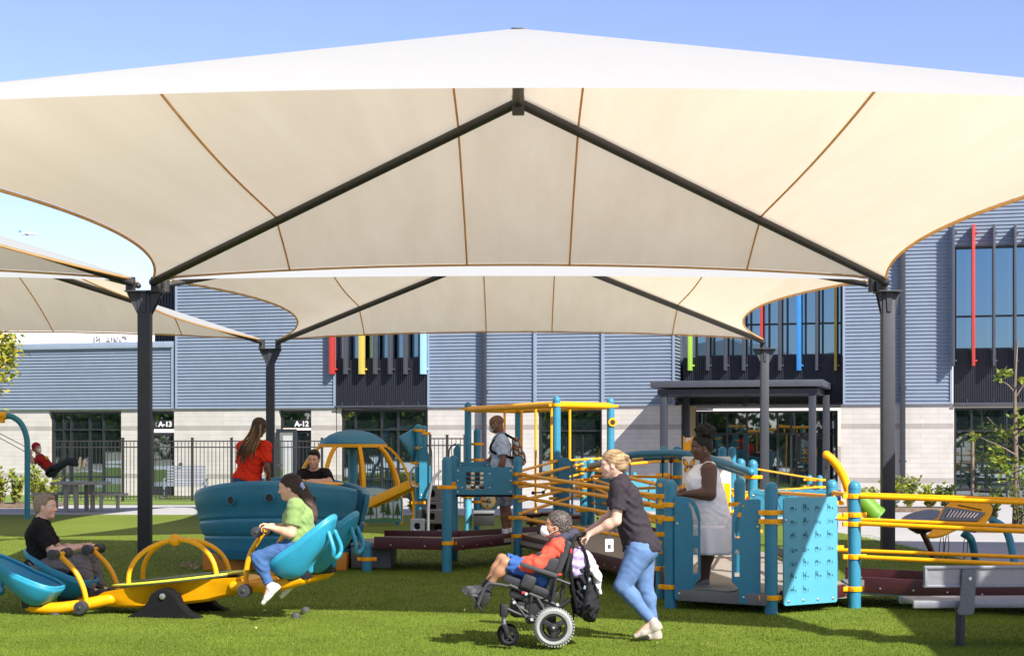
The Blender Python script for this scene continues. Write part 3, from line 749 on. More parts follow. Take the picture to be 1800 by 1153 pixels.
# woodland behind the photographer, seen only in the window glass
rng = random.Random(5)
b = MB()
def clump_leaves(b, c, r, n, size, rng, mi=0, squash=.8):
    for _ in range(n):
        while True:
            q = Vector((rng.uniform(-1, 1), rng.uniform(-1, 1), rng.uniform(-1, 1)))
            if .25 < q.length < 1: break
        p = Vector(c) + Vector((q.x * r, q.y * r, q.z * r * squash))
        a = Vector((rng.gauss(0, 1), rng.gauss(0, 1), rng.gauss(0, 1))).normalized(); t = a.orthogonal().normalized(); s = size * rng.uniform(.6, 1.3)
        bb = a.cross(t)
        b.poly([p + t * s, p + bb * s * .55, p - t * s, p - bb * s * .55], mi)
for i in range(84):
    x = -165 + i * 2.15 + rng.uniform(-1, 1); y = -38 + rng.uniform(-8, 5); h = rng.uniform(6, 9.5)
    for k in range(7): clump_leaves(b, (x + rng.uniform(-1.6, 1.6), y + rng.uniform(-1.5, 1.5), h * rng.uniform(.06, .85)), rng.uniform(1.4, 2.4), 80, .5, rng, mi=rng.choice((0, 0, 1)))
tag(b.build('treeline', [M['leafd'], M['leaf']], smooth=0, recalc=False), kind='stuff')
# ================================================================ play equipment
def W(b, name, mats, root, smooth=40, merge=0, parent=None):
    """finish a mesh given in world coordinates as a child of root (or of one of its parts)"""
    o = b.build(name, mats, None, smooth=smooth, merge=merge)
    par = parent if parent is not None else root
    o.parent = par
    m = Matrix.Translation(root.location) @ Matrix.Rotation(root.rotation_euler.z, 4, 'Z')
    if parent is not None and parent is not root: m = m @ parent.matrix_parent_inverse @ parent.matrix_basis
    o.matrix_parent_inverse = m.inverted()
    return o
def clamp(b, x, y, z, r, ang=0.0, h=.052, lugs=(1, 1)):
    b.lathe([(r + .002, -h / 2), (r + .013, -h / 2 + .004), (r + .013, h / 2 - .004), (r + .002, h / 2)], (x, y, z), seg=20)
    for s, on in ((1, lugs[0]), (-1, lugs[1])):
        if on:
            b.box((x + s * math.cos(ang) * (r + .035), y + s * math.sin(ang) * (r + .035), z), (.06, .035, h * .92), Euler((0, 0, ang)), bevel=.006)
    for a in (-1.9, -1.2): b.ball((x + math.cos(a) * (r + .013), y + math.sin(a) * (r + .013), z), .009, 8)
def play_post(root, x, y, zt, clamps=(), r=.066, mt='teal_paint', ang=0.0):
    b = MB(); prof = [(r, -.15), (r, zt - r * 1.0)] + [(r * math.cos(a), zt - r + r * 1.02 * math.sin(a)) for a in (.25, .5, .75, 1.0, 1.25, 1.45)]
    b.lathe(prof, (x, y, 0), seg=22)
    b.lathe([(r + .002, 0), (r + .003, .012), (r + .002, .014)], (x, y, zt - r * 1.25), seg=22)
    p = W(b, 'post', M[mt], root)
    for z in clamps:
        c = MB(); clamp(c, x, y, z, r, ang); W(c, 'clamp', M['orange'], root, parent=p)
    return p
def rail(root, p0, p1, r=.024, name='rail', m='orange'):
    b = MB(); b.tube([Vector(p0), Vector(p0).lerp(Vector(p1), .5), Vector(p1)], r, 10)
    return W(b, name, M[m], root)
def plate(root, name, origin, xdir, outl, thick=.022, m='teal', bolts=(), extra=None, up=(0, 0, 1)):
    b = MB(); fr = frame(origin, xdir, up)
    b.mesh(outline_mesh(outl, thick, min(.004, thick / 4)), fr)
    for (x, y) in bolts:
        c = fr @ Vector((x, y, thick / 2 + .004)); n = fr.to_3x3() @ Vector((0, 0, 1))
        b.lathe([(.014, -.004), (.013, .004), (.006, .008)], c, n, 10, mi=1)
    mats = [M[m], M['bolt']]
    if extra: extra(b, fr); mats.append(M['engrave'])
    return W(b, name, mats, root, smooth=35)
def deck(root, pts, z, m='deck', th=.06, name='deck'):
    b = MB(); up = [b.bm.verts.new((x, y, z)) for x, y in pts]; dn = [b.bm.verts.new((x, y, z - th)) for x, y in pts]
    b.bm.faces.new(up); b.bm.faces.new(dn[::-1]); n = len(pts)
    for i in range(n): b.bm.faces.new((up[i], dn[i], dn[(i + 1) % n], up[(i + 1) % n]))
    return W(b, name, M[m], root, smooth=20)
def curb(root, p0, p1, h=.16, th=.03, m='maroon'):
    p0, p1 = Vector(p0), Vector(p1); b = MB()
    b.bar(p0, p1, th, h, bevel=.008)
    n = (p1 - p0).cross(Vector((0, 0, 1))).normalized()
    if n.y > 0: n = -n
    L = (p1 - p0).length
    for k in range(max(2, int(L / .35))):
        q = p0.lerp(p1, (k + .5) / max(2, int(L / .35))) + n * (th / 2 + .003) - Vector((0, 0, .03))
        b.lathe([(.011, -.003), (.010, .004), (.004, .006)], q, n, 8, mi=1)
    return W(b, 'ramp_curb', [M[m], M['bolt']], root, smooth=30)

ps = empty('play_structure', (1.6, 20.6, 0), label='low accessible ramp structure of teal posts, orange rails and maroon curbs across the middle', cat='play structure')
g2 = lambda px, py: (G(px, py).x, G(px, py).y)
P0, P1, P1b, P2 = g2(645, 1003), g2(785.5, 1005), g2(797, 986), g2(910, 991)
P3a, P3b, P5, P6 = g2(1163, 1051), g2(1179, 1068), g2(1355.5, 1078.7), g2(1502, 1068)
P4a, P4b = g2(1026, 953), g2(1038.5, 956)
P7, P8, P8b, P9 = g2(1300, 1036), g2(1323.5, 997), g2(1302.5, 983), g2(1462.5, 1048)
P10, P11, P12, P13 = g2(1287, 962), g2(1270, 959), g2(1190, 976), g2(1166, 945)
play_post(ps, *P0, .405, (.16,)); play_post(ps, *P1, 1.54, (.385, 1.13)); play_post(ps, *P1b, 1.54, (.40, 1.13))
play_post(ps, *P2, 1.53, (.40, .66, .955, 1.155, 1.275), ang=-.3)
play_post(ps, *P3a, 1.335, (.33, .71, .90, 1.02, 1.13), ang=-.5); play_post(ps, *P3b, 1.335, (.22, .93, 1.075), ang=-.2)
play_post(ps, *P5, 1.33, (.165, .93, 1.02), ang=.1); play_post(ps, *P6, 1.325, (.20, .535, .875, .97, 1.165), ang=.2)
play_post(ps, *P4a, 1.45, (.55, .95, 1.08, 1.27)); play_post(ps, *P4b, 1.45, (.60, .86, .98, 1.10, 1.27))
play_post(ps, *P7, 1.31, (.60, .88, 1.0)); play_post(ps, *P8, 1.49, (.5, .95, 1.25)); play_post(ps, *P8b, 1.49, (.5, .95))
play_post(ps, *P9, 1.31, (.55, .9, 1.05)); play_post(ps, *P10, 1.66, (.6, .9, 1.35)); play_post(ps, *P11, 1.66, (.6, 1.2))
play_post(ps, *P12, 1.67, (.75, 1.05, 1.2, 1.45, 1.53)); play_post(ps, *P13, 1.66, (.7, 1.0, 1.15, 1.4))
for px, base in ((1423, 922), (1441, 923), (1101, 908), (1115, 908)): play_post(ps, *g2(px, base), 1.05, (.4, .8, .95), r=.06)
def V3(p, z, dx=0, dy=0): return Vector((p[0] + dx, p[1] + dy, z))
# walk from the bowl to the corner post, then the wide angled ramp, then the low platform and the long ramp on the right
deck(ps, [(P0[0] - .1, P0[1] + .05), (P1[0], P1[1] + .05), (P1[0] + .1, P1[1] + 1.6), (P0[0] + .1, P0[1] + 1.6)], .375)
deck(ps, [(P1[0] + .004, P1[1] + .05), (P2[0], P2[1] + .02), (P2[0] + .3, P2[1] + 1.5), (P1[0] + .104, P1[1] + 1.6)], .378)
deck(ps, [(P2[0] + .004, P2[1] + .02), (P3a[0], P3a[1] + .05), (P12[0] - .05, P12[1] - .2), (P4b[0], P4b[1]), (P2[0] + .3, P2[1] + 1.5)], .34)
deck(ps, [(P3b[0] + .02, P3b[1] - .02), (P5[0], P5[1] + .02), (P6[0], P6[1] + .05), (P9[0], P9[1]), (P8[0] + .2, P8[1] - .3), (P8b[0], P8b[1] - .3), (P12[0] + .1, P12[1] - .6), (P3a[0] + .05, P3a[1] + .3)], .205, 'deck', .1)
b = MB(); b.bar((P3b[0] + .05, P3b[1] - .075, .145), (P5[0] - .05, P5[1] - .055, .145), .03, .115, bevel=.006); W(b, 'deck_edge', M['deckgrey'], ps)
b = MB(); b.bar((P3b[0] + .2, P3b[1] + .10, .212), (P5[0] - .3, P5[1] + .26, .212), .3, .012); W(b, 'tread_strip', M['deckgrey'], ps)
curb(ps, V3(P0, .385, .1, -.03), V3(P1, .375, -.06, -.03)); curb(ps, V3(P1, .365, .1, -.02), V3(P2, .36, -.1, -.06))
curb(ps, V3(P0, .40, .1, 1.6), V3(P1, .40, .1, 1.6), .12); curb(ps, V3(P1, .40, .1, 1.6), V3(P2, .40, .3, 1.5), .12)
curb(ps, V3(P2, .335, .07, -.06), V3(P3a, .255, -.06, .0), .18)
curb(ps, V3(P2, .42, .3, 1.5), V3(P4a, .40, -.05, -.1), .14); curb(ps, V3(P4b, .40, .1, -.2), V3(P12, .33, -.15, -.2), .14); curb(ps, V3(P3a, .27, .0, -.03), V3(P3b, .24, -.05, .05), .17)
curb(ps, V3(P8b, .27, 0, -.25), V3(P12, .29, .1, -.5), .12); curb(ps, V3(P5, .17, .1, .0), V3(P6, .18, -.1, .0), .13)
curb(ps, V3(P9, .27, -.1, .05), V3(P8, .27, .25, -.25), .12)
RE, RF = (6.9, 14.6), (7.0, 16.05)                  # far end of the long ramp, beyond the frame
curb(ps, V3(P6, .245, .1, -.02), V3(RE, .21), .16); curb(ps, V3(P9, .255, .15, .0), V3(RF, .21), .15)
deck(ps, [(P6[0] + .004, P6[1] + .04), RE, RF, (P9[0] + .1, P9[1])], .20, 'deckgrey', .06)
play_post(ps, *RE, 1.2, (.5, .85, 1.09)); play_post(ps, *RF, 1.2, (.5, .85, 1.09))
for z0, z1 in ((1.165, 1.085), (.885, .80), (.535, .50)):
    rail(ps, V3(P6, z0, .05, -.075), V3(RE, z1, 0, -.07), .024); rail(ps, V3(P9, z0 - .01, .05, -.06), V3(RF, z1, 0, -.06), .022)
rail(ps, V3(P9, 1.165, 0, -.07), V3(P6, 1.165, 0, -.07)); rail(ps, V3(P8, 1.06, 0, -.07), V3(P9, 1.12, 0, -.07))
# rails of the angled ramp
for (a, za, c, zc) in ((P2, 1.275, P3a, 1.13), (P2, 1.155, P3a, 1.03), (P2, .955, P3a, .845), (P2, .655, P3a, .62),
                       (P2, 1.21, P4a, 1.36), (P2, 1.10, P4a, 1.08), (P2, .90, P4a, .98), (P2, .72, P4a, .84),
                       (P4b, 1.27, P3a, 1.255), (P4b, 1.10, P3a, 1.08), (P4b, .98, P3a, .86), (P4b, .60, P3a, .52),
                       (P4b, 1.35, P12, 1.53), (P4b, 1.16, P12, 1.20), (P4b, .92, P12, 1.05), (P4b, .70, P12, .75),
                       (P13, 1.40, P4b, 1.30), (P13, 1.15, P4b, 1.02), (P12, 1.05, P3a, .86), (P12, 1.2, P8b, 1.0)):
    rail(ps, V3(a, za, .03, -.07), V3(c, zc, -.02, -.07))
for (a, za, c, zc) in ((P8, .95, P7, .88), (P8b, .5, P7, .6), (P10, .9, P8b, .95), (P10, 1.35, g2(1441, 923), .96), (P10, .9, g2(1441, 923), .80)):
    rail(ps, V3(a, za, .03, -.06), V3(c, zc, -.02, -.06), .019)
# game panel of beads with a wavy top edge
fr_o = Vector((P1b[0] + .06, P1b[1] - .62, .985)); xd = Vector((P2[0] - P1b[0], P2[1] - .08 - fr_o.y, 0)); wp = xd.length - .13
top = [(wp - wp * i / 48, .385 + .014 * abs(math.sin(i / 48 * PI * 6))) for i in range(49)]
out = [(0, 0), (wp, 0)] + top
b0x, b0y, bs = .145, .075, .255
pl = plate(ps, 'game_panel', fr_o, xd, [out, [(b0x, b0y), (b0x, b0y + bs), (b0x + bs, b0y + bs), (b0x + bs, b0y)]], .03, 'teal', [(x, y) for x in (.03, wp - .03) for y in (.04, .2, .34)] + [(.09, .1), (.48, .1), (.48, .3)])
fr = frame(fr_o, xd)
for j in range(4):
    b = MB(); b.tube([fr @ Vector((b0x, b0y + bs * (j + .5) / 4, 0)), fr @ Vector((b0x + bs, b0y + bs * (j + .5) / 4, 0))], .008, 8); W(b, 'bead_rod', M['blackplastic'], ps, parent=pl)
    for i in range(4):
        b = MB(); c = fr @ Vector((b0x + bs * (i + .5) / 4, b0y + bs * (j + .5) / 4, 0))
        b.lathe([(.012, -.027), (.023, -.024), (.025, 0), (.023, .024), (.012, .027)], c, xd, 14)
        W(b, 'bead', M['brown' if (i + j * 3 + (j == 2)) % 2 == (1 if j != 1 else 1) else 'cream'], ps, parent=pl)
b = MB(); b.bar(fr @ Vector((0, -.012, .0)), fr @ Vector((wp, -.012, 0)), .05, .03, bevel=.006); W(b, 'panel_foot', M['rubber'], ps, parent=pl)
plate(ps, 'panel', P(803, 850, 23.3), (1, 0, 0), [rrect(0, 0, .50, .32, .03)], .022, 'teal', [(.05, .27), (.45, .27)])
# slotted gate panels either side of the platform's way in
def gate(o, xd, w_, h, flip):
    f = (lambda x: w_ - x) if flip else (lambda x: x)
    o_ = [(0, 0), (w_ * .74, 0), (w_ * .74, .10), (w_ * .80, .16), (w_, .22)] + [(w_ - .30 * w_ * 0, .22 + 0)] + [(w_, h - .26)] + [(w_ * .40 + w_ * .60 * math.cos(a), h - .26 + .235 * math.sin(a)) for a in [k * PI / 16 for k in range(1, 9)]] + [(.02, h - .02), (0, h - .04)]
    s1 = [(w_ * .82 - .026 + 0, .27), (w_ * .82 + .022, .27), (w_ * .82 + .022, .52), (w_ * .82, .545), (w_ * .82 - .026, .52)]
    s2 = [(w_ * .82 - .026, .66), (w_ * .82 + .022, .66), (w_ * .82 + .022, h - .27), (w_ * .72, h - .12), (w_ * .57, h - .075), (w_ * .55, h - .105), (w_ * .66, h - .16), (w_ * .82 - .026, h - .28)]
    fx = [[(f(x), y) for x, y in q] for q in (o_, s1, s2)]
    plate(ps, 'gate_panel', o, xd, fx, .02, 'teal', [(f(.05), .06), (f(w_ * .6), .06), (f(.03), h - .3)])
gate(Vector((P3b[0] + .03, P3b[1] - .09, .10)), (1, -.15, 0), .268, 1.085, False)
gate(Vector((P5[0] - .385, P5[1] + .09, .10)), (1, -.18, 0), .29, 1.075, True)
# finger-spelling board
ASL = {'a': '', 'b': '1234', 'c': 'C', 'd': '1', 'e': 'e', 'f': '234', 'g': 'G', 'h': 'H', 'i': '4', 'j': '4j', 'k': '12t', 'l': '1L', 'm': 'M', 'n': 'M', 'o': 'C', 'p': 'H', 'q': 'M', 'r': '12', 's': '', 't': 't', 'u': '12', 'v': '1v', 'w': '123', 'x': '1', 'y': '4L', 'z': '1'}
def hands(b, fr):
    def ln(pts): b.tube([fr @ Vector((x, y, .0118)) for x, y in pts], .0015, 5, mi=2)
    letters = 'abcdefghijklmnopqrstuvwxyz'
    for i, ch in enumerate(letters):
        cx, cy = .11 + (i % 4) * .168, 1.005 - (i // 4) * .137 - .035
        code = ASL[ch]; rnd = random.Random(i)
        if code in ('G', 'H', 'M'):
            ln([(cx - .035, cy + .005), (cx - .015, cy + .018), (cx + .01, cy + .016), (cx + .028, cy + .004)]); ln([(cx - .038, cy - .014), (cx - .01, cy - .018), (cx + .012, cy - .012), (cx + .03, cy - .006)])
            ln([(cx - .01, cy + .006), (cx + .02, cy + .001)]); ln([(cx - .006, cy - .004), (cx + .024, cy - .006)])
            if code == 'M':
                for k in range(3): ln([(cx - .008 + k * .011, cy - .012), (cx - .006 + k * .011, cy - .026), (cx + .002 + k * .011, cy - .026), (cx + .004 + k * .011, cy - .008)])
        else:
            ln([(cx - .020, cy - .035), (cx - .018, cy - .012), (cx - .024, cy + .006), (cx - .018, cy + .018), (cx, cy + .022), (cx + .017, cy + .017), (cx + .02, cy - .004), (cx + .012, cy - .018), (cx + .013, cy - .036)])
            for k in range(4):
                x = cx - .016 + k * .0105
                if str(k + 1) in code: ln([(x - .004, cy + .006), (x - .005 + (.002 * (k - 1)), cy + .042), (x + .001 + .003 * (k - 1), cy + .047), (x + .005 + .002 * (k - 1), cy + .041), (x + .004, cy + .006)])
                else: ln([(x - .004, cy + .018), (x - .003, cy + .002), (x + .003, cy + .001), (x + .004, cy + .016)])
            ln([(cx + .018, cy - .006), (cx + .004, cy + .004), (cx - .012, cy - .002)])
            if 'L' in code or 'j' in code: ln([(cx + .016, cy - .008), (cx + .034, cy + .008), (cx + .032, cy + .013), (cx + .012, cy + .004)])
            if 'v' in code: ln([(cx + .004, cy + .012), (cx + .020, cy + .044), (cx + .025, cy + .041), (cx + .012, cy + .008)])
        b.mesh(text_mesh(ch, .036, .0012, 'LEFT', .0012), fr @ Matrix.Translation((cx + .040, cy - .012, .0118)), 2)
so_ = Vector((P5[0] + .115, P5[1] - .045, .085)); sx = Vector((P6[0] - .02, P6[1] - .10, .085)) - so_
plate(ps, 'finger_spelling_board', so_, sx, [rrect(0, 0, .735, 1.085, .03)], .02, 'cyan_panel', [(x, .045) for x in (.06, .26, .46, .67)] + [(.02, .86), (.715, .86)], hands)
# wavy board with a cracked-line pattern behind it
def cracks(b, fr):
    rnd = random.Random(3)
    for k in range(8):
        x = .08 + k * .13; y = .30; pts = []
        while y > .02: pts.append(fr @ Vector((x, y, .0125))); x += rnd.uniform(-.06, .06); y -= rnd.uniform(.05, .09)
        if len(pts) > 1: b.tube(pts, .004, 5, mi=2)
    b.tube([fr @ Vector((.05 + .1 * i, .3 - .03 * abs(math.sin(i * 1.2)), .0125)) for i in range(10)], .004, 5, mi=2)
wv = [(1.0 - i / 60, .335 + .018 * abs(math.sin(i / 60 * PI * 6))) for i in range(61)]
plate(ps, 'wavy_panel', P(1318, 908, 20.4), (1, -.05, 0), [[(0, 0), (1.0, 0)] + wv], .02, 'teal', [(.04, .27), (.95, .27)], cracks)
# long arched hand tube with hanging straps
arch = spline([V3(P4b, 1.33, .0, -.09), P(1072, 811, 25.6), P(1105, 800, 25.0), P(1160, 796, 24.4), P(1212, 798, 23.8), P(1262, 810, 23.0), V3(P8, 1.32, -.04, -.09)], 8)
b = MB(); b.tube(arch, .055, 14, round_end=True); W(b, 'arched_rail', M['teal_paint'], ps)
b = MB(); b.tube([q + Vector((.05, .28, -.08)) for q in arch[20:]], .035, 12, round_end=True); W(b, 'arched_rail', M['teal_paint'], ps)
for px, d, y1 in ((1107.5, 25, 842), (1165, 24.4, 850), (1179.5, 24.3, 852)):
    b = MB(); t, e = P(px, 803, d), P(px, y1, d)
    b.tube([t, e], .010, 6); b.ball(t - Vector((0, 0, .05)), (.03, .03, .05), 8); b.box(e, (.05, .03, .05), bevel=.01); W(b, 'hanging_strap', M['blackplastic'], ps)
# white board with an orange foot, butterfly and words
def pane_art():
    d = 23.4; k = d / F
    root_o = P(1199, 911, d); w_, h = 86 * k, 109 * k
    b = MB(); fr = frame(root_o, (1, 0, 0)); b.mesh(outline_mesh([rrect(0, 0, w_, h, .03)], .024, .004), fr)
    o = W(b, 'picture_board', M['white'], ps)
    c = MB(); c.mesh(outline_mesh([rrect(.012, .012, w_ - .012, h * .57, .02)], .006), fr @ Matrix.Translation((0, 0, .0135))); W(c, 'colour_block', M['orange'], ps, parent=o)
    t = MB(); t.mesh(text_mesh('ES', .135, .002, 'RIGHT', .003), fr @ Matrix.Translation((w_ - .10, h * .44, .0175))); W(t, 'board_words', M['whitepaint'], ps, smooth=30, parent=o)
    f = MB(); zb = Matrix.Translation((.10, h * .84, .0135))
    def wing(pts, mi, z): f.mesh(outline_mesh([pts], .003), fr @ zb @ Matrix.Translation((0, 0, z)), mi)
    for s, (dx, dy) in ((1, (0, 0)), (-1, (0, 0))):
        up = [(0, 0), (s * .03, .08), (s * .075, .125), (s * .09, .10), (s * .085, .05), (s * .05, 0)]
        lo = [(0, 0), (s * .055, -.01), (s * .075, -.055), (s * .05, -.09), (s * .02, -.07)]
        for q in (up, lo):
            q = q if s > 0 else q[::-1]; wing(q, 0, 0)
            cx, cy = sum(p[0] for p in q) / len(q), sum(p[1] for p in q) / len(q)
            wing([(cx + (x - cx) * .66 - s * .006, cy + (y - cy) * .66 - .006) for x, y in q], 1, .002)
            for kx, ky in q[2:5]: f.lathe([(.005, 0), (.004, .003)], fr @ zb @ Vector((cx + (kx - cx) * .85, cy + (ky - cy) * .85, .003)), (0, -1, 0), 6, mi=2)
    W(f, 'butterfly_picture', [M['blackplastic'], M['orange'], M['whitepaint']], ps, smooth=30, parent=o)
pane_art()
b = MB(); d = 24.4; fr = frame(P(1201, 797, d), (1, 0, 0)); k = d / F
b.mesh(outline_mesh([[(0, 0), (17 * k, 0), (17 * k, 31 * k), (13 * k, 27 * k), (4 * k, 27 * k), (0, 31 * k)]], .10, .004), fr); b.mesh(outline_mesh([[(3 * k, 19 * k), (12.5 * k, 24 * k), (12.5 * k, 28 * k), (3.5 * k, 28 * k)]], .01), fr @ Matrix.Translation((0, 0, .055)), 1); b.box(P(1219, 779, d + .05), (.03, .09, .19), mi=2)
W(b, 'viewer_box', [M['orange'], M['white'], M['blackplastic']], ps, smooth=30)
b = MB(); d = 28; k = d / F; fr = frame(P(1092, 898, d), (1, 0, 0)); b.mesh(outline_mesh([rrect(0, 0, 62 * k, 63 * k, .03)], .02, .003), fr); b.tube([fr @ Vector((x, y, .02)) for x, y in ((.56, .55), (.49, .42), (.47, .28), (.50, .14), (.56, .05))], .008, 6, mi=1)
W(b, 'pale_blue_panel', [M['cyan_panel'], M['blackplastic']], ps, smooth=30)
plate(ps, 'panel', P(1046, 906, 26.7), (1, 0, 0), [rrect(0, 0, .42, .62, .04)], .022, 'teal')
b = MB(); q0, q1 = P(937, 866, 23.6), P(955, 865, 23.7); b.tube([q0, q1], .012, 8)
for q in (q0, q1): b.ball(q, .028, 10)
b.tube([q1, P(962, 856, 24)], .014, 8, mi=1); W(b, 'turning_handle', [M['blackplastic'], M['orange']], ps)
b = MB(); b.box(P(1011, 862, 27.5), (.10, .05, .11), bevel=.012); b.box(P(1011, 862, 27.46), (.05, .01, .07), mi=1); W(b, 'red_control_box', [M['red'], M['white']], ps)

# ---------------------------------------------------------------- tall overhead frame
ov = empty('overhead_frame', (.3, 29, 0), label='tall frame of four teal posts joined by orange beams, thin orange poles hanging below', cat='climbing frame')
O1, O2, O3, O4 = (-.957, 30.3), (.64, 26.5), (1.6, 27.6), (0.0, 31.4)
for o_, cl in ((O1, (1.24, .95, 2.37)), (O2, (.8, 1.1, 1.42, 2.35)), (O3, (1.3, 2.36)), (O4, (2.36,))): play_post(ov, *o_, 2.5, cl)
play_post(ov, O1[0] + .17, O1[1] + .1, 2.0, (.6, 1.4, 1.7)); play_post(ov, O1[0] + .02, O1[1] - .5, .95, (.72, .88), mt='cyan_panel')
for a, c in ((O1, O2), (O2, O3), (O3, O4), (O4, O1)):
    b = MB(); b.tube([V3(a, 2.36), V3(c, 2.36)], .055, 12); W(b, 'overhead_beam', M['orange'], ov)
for px, y0, y1, d in ((887, 722, 820, 29.3), (917, 722, 806, 30.5), (941.6, 715, 915, 27.6), (969.5, 715, 870, 26.9), (1001.5, 714, 808, 26.8)):
    b = MB(); t = P(px, y0, d); b.tube([t, P(px, y1, d)], .022, 8); b.lathe([(.02, -.05), (.032, -.03), (.032, .03), (.02, .05)], t, seg=10); W(b, 'hanging_pole', M['orange'], ov)
f26 = P(981, 912, 26.3)
plate(ov, 'slot_panel', f26, (1, 0, 0), [[(0, 0), (.25, 0), (.25, .85)] + [(.12 + .13 * math.cos(a), .85 + .16 * math.sin(a)) for a in [k * PI / 14 for k in range(1, 8)]] + [(0, 1.02)], [(.19, .12), (.215, .12), (.215, .50), (.19, .50)], [(.19, .60), (.215, .60), (.215, .84), (.19, .88)]], .02, 'teal')
b = MB(); b.lathe([(.075, -.01), (.075, .01)], V3(O3, 2.08, .03, -.075), (.2, -1, 0), 16); b.lathe([(.045, 0), (.04, .006)], V3(O3, 2.08, .032, -.088), (.2, -1, 0), 12, mi=1); W(b, 'round_badge', [M['orange'], M['brown']], ov)
for a, za, c, zc in ((P2, 1.31, O2, 1.42), (O2, 1.42, P13, 1.5), (O2, 1.1, P4a, 1.2), (O2, .8, P4a, .8), (P2, 1.2, O2, 1.15)):
    rail(ov, V3(a, za, 0, .07), V3(c, zc, 0, -.06), .02)
for px, y, r, z in ((934, 905, .16, .0), (947, 918, .20, .0), (971, 903, .2, .0), (1001, 908, .18, 0)):
    b = MB(); c = P(px, y, 25.6 + r); b.lathe([(r, -.03), (r + .01, -.01), (r + .01, .02), (r - .02, .035)], c, seg=18); b.tube([c, Vector((c.x, c.y, 0))], .03, 8); W(b, 'stepping_pod', M['maroon'], ov)
b = MB(); c = P(851, 905, 29.8); b.box(c + Vector((0, 0, .06)), (.40, .5, .05), bevel=.01); b.box(c + Vector((0, .02, -.08)), (.38, .46, .22), bevel=.01, mi=1); W(b, 'transfer_step', [M['silver'], M['blackplastic']], ov)
b = MB(); c = P(858, 878, 30.4); fr = frame(c, (1, 0, 0)); b.mesh(outline_mesh([rrect(-.24, -.18, .18, .16, .05)], .02), fr); b.lathe([(.15, 0), (.15, .02)], c + Vector((0, -.015, -.02)), (0, -1, 0), 24, mi=1); b.lathe([(.125, 0), (.12, .012)], c + Vector((0, -.035, -.02)), (0, -1, 0), 24, mi=2)
rnd = random.Random(2)
for k in range(16):
    a = rnd.uniform(0, 6.28); rr = rnd.uniform(0, .10); b.ball(c + Vector((rr * math.cos(a), -.048, -.02 + rr * math.sin(a))), rnd.uniform(.012, .026), 8, mi=rnd.choice((1, 3, 4)))
W(b, 'spinner_disc', [M['teal'], M['orange'], M['cream'], M['red'], M['green']], ov)

# ---------------------------------------------------------------- stepped climber at the left of the frame
sc_ = empty('step_climber', (-1.7, 30, 0), label='stepped climber with black block steps, grey handrails and a slanted teal shield', cat='climber')
S1, S2 = (P(735.5, 800, 29.4).x, 29.4), (P(745, 800, 29.9).x, 29.9)
play_post(sc_, *S1, 2.07, (.62, .95, 1.35, 1.63, 1.95)); play_post(sc_, *S2, 2.05, (1.9,))
def pxplate(root, name, pts, d, m='teal', th=.022, holes=(), bolts=()):
    o_ = P(pts[0][0], pts[0][1], d); fr_pts = [((x - pts[0][0]) * d / F, -(y - pts[0][1]) * d / F) for x, y in pts]
    hh = [[((x - pts[0][0]) * d / F, -(y - pts[0][1]) * d / F) for x, y in h] for h in holes]
    return plate(root, name, o_, (1, 0, 0), [fr_pts] + hh, th, m, [((x - pts[0][0]) * d / F, -(y - pts[0][1]) * d / F) for x, y in bolts])
b = MB(); n_ = 16
A, B_, C_ = P(700, 768, 28.9), P(729, 751, 29.5), P(729.5, 815, 29.5)
b.grid(lambda u, v: (A.lerp(B_, u)).lerp(A.lerp(C_, u), v) + Vector((0, -.10 * math.sin(PI * v) * u, 0)), n_, n_); o = W(b, 'shield', M['teal'], sc_, merge=.0005)
md = o.modifiers.new('thick', 'SOLIDIFY'); md.thickness = .03
pxplate(sc_, 'side_panel', [(737, 876), (756, 876), (756, 852), (759, 848), (759, 820), (754, 818), (754, 800), (750, 786), (742, 780), (737, 780)], 29.2, bolts=[(740, 870), (752, 870), (741, 786)])
pxplate(sc_, 'side_panel', [(797, 822), (810, 822), (810, 780), (803, 780), (797, 790)], 30.0, bolts=[(807, 784)])
for pts, d, r in (([(735, 819), (727, 822), (722, 832), (722, 846), (726, 854), (735, 856)], 29.1, .02), ([(749, 781), (756, 786), (758.5, 800), (758.5, 850)], 29.1, .016), ([(789, 815), (789, 795), (793, 785), (801, 780)], 29.9, .016), ([(775, 826), (762, 842), (756, 862), (753, 890), (752.5, 936)], 29.0, .028)):
    b = MB(); b.tube(spline([P(x, y, d) for x, y in pts], 5), r, 10); W(b, 'handrail', M['greyfin'] if r < .025 else M['silver'], sc_)
for px, y, w_, h, d, m in ((757, 867, .42, .30, 29.7, 'blackplastic'), (759, 890, .44, .18, 29.7, 'blackplastic'), (756, 907, .46, .26, 29.3, 'blackplastic'), (771, 925, .34, .22, 29.6, 'blackplastic'), (734, 924, .25, .26, 28.8, 'greyfin')):
    d0 = P(px, y, d); hw, hh = w_ / 2, h / 2; fr = frame(d0, (1, 0, 0))
    b = MB(); b.mesh(outline_mesh([rrect(-hw, -hh, hw, hh, .02), rrect(-hw * .4, -hh * .45, hw * .4, hh * .45, min(hw, hh) * .3)], .34, .01), fr)
    b.box(d0 + Vector((0, .1, 0)), (w_ * .8, .05, h * .8)); W(b, 'step_block', M[m], sc_)
b = MB(); b.lathe([(.02, 0), (.34, .0), (.34, .03), (.30, .05)], Vector((P(728, 936, 28.9).x, 28.9, .0)), seg=22); W(b, 'landing_pad', M['maroon'], sc_)

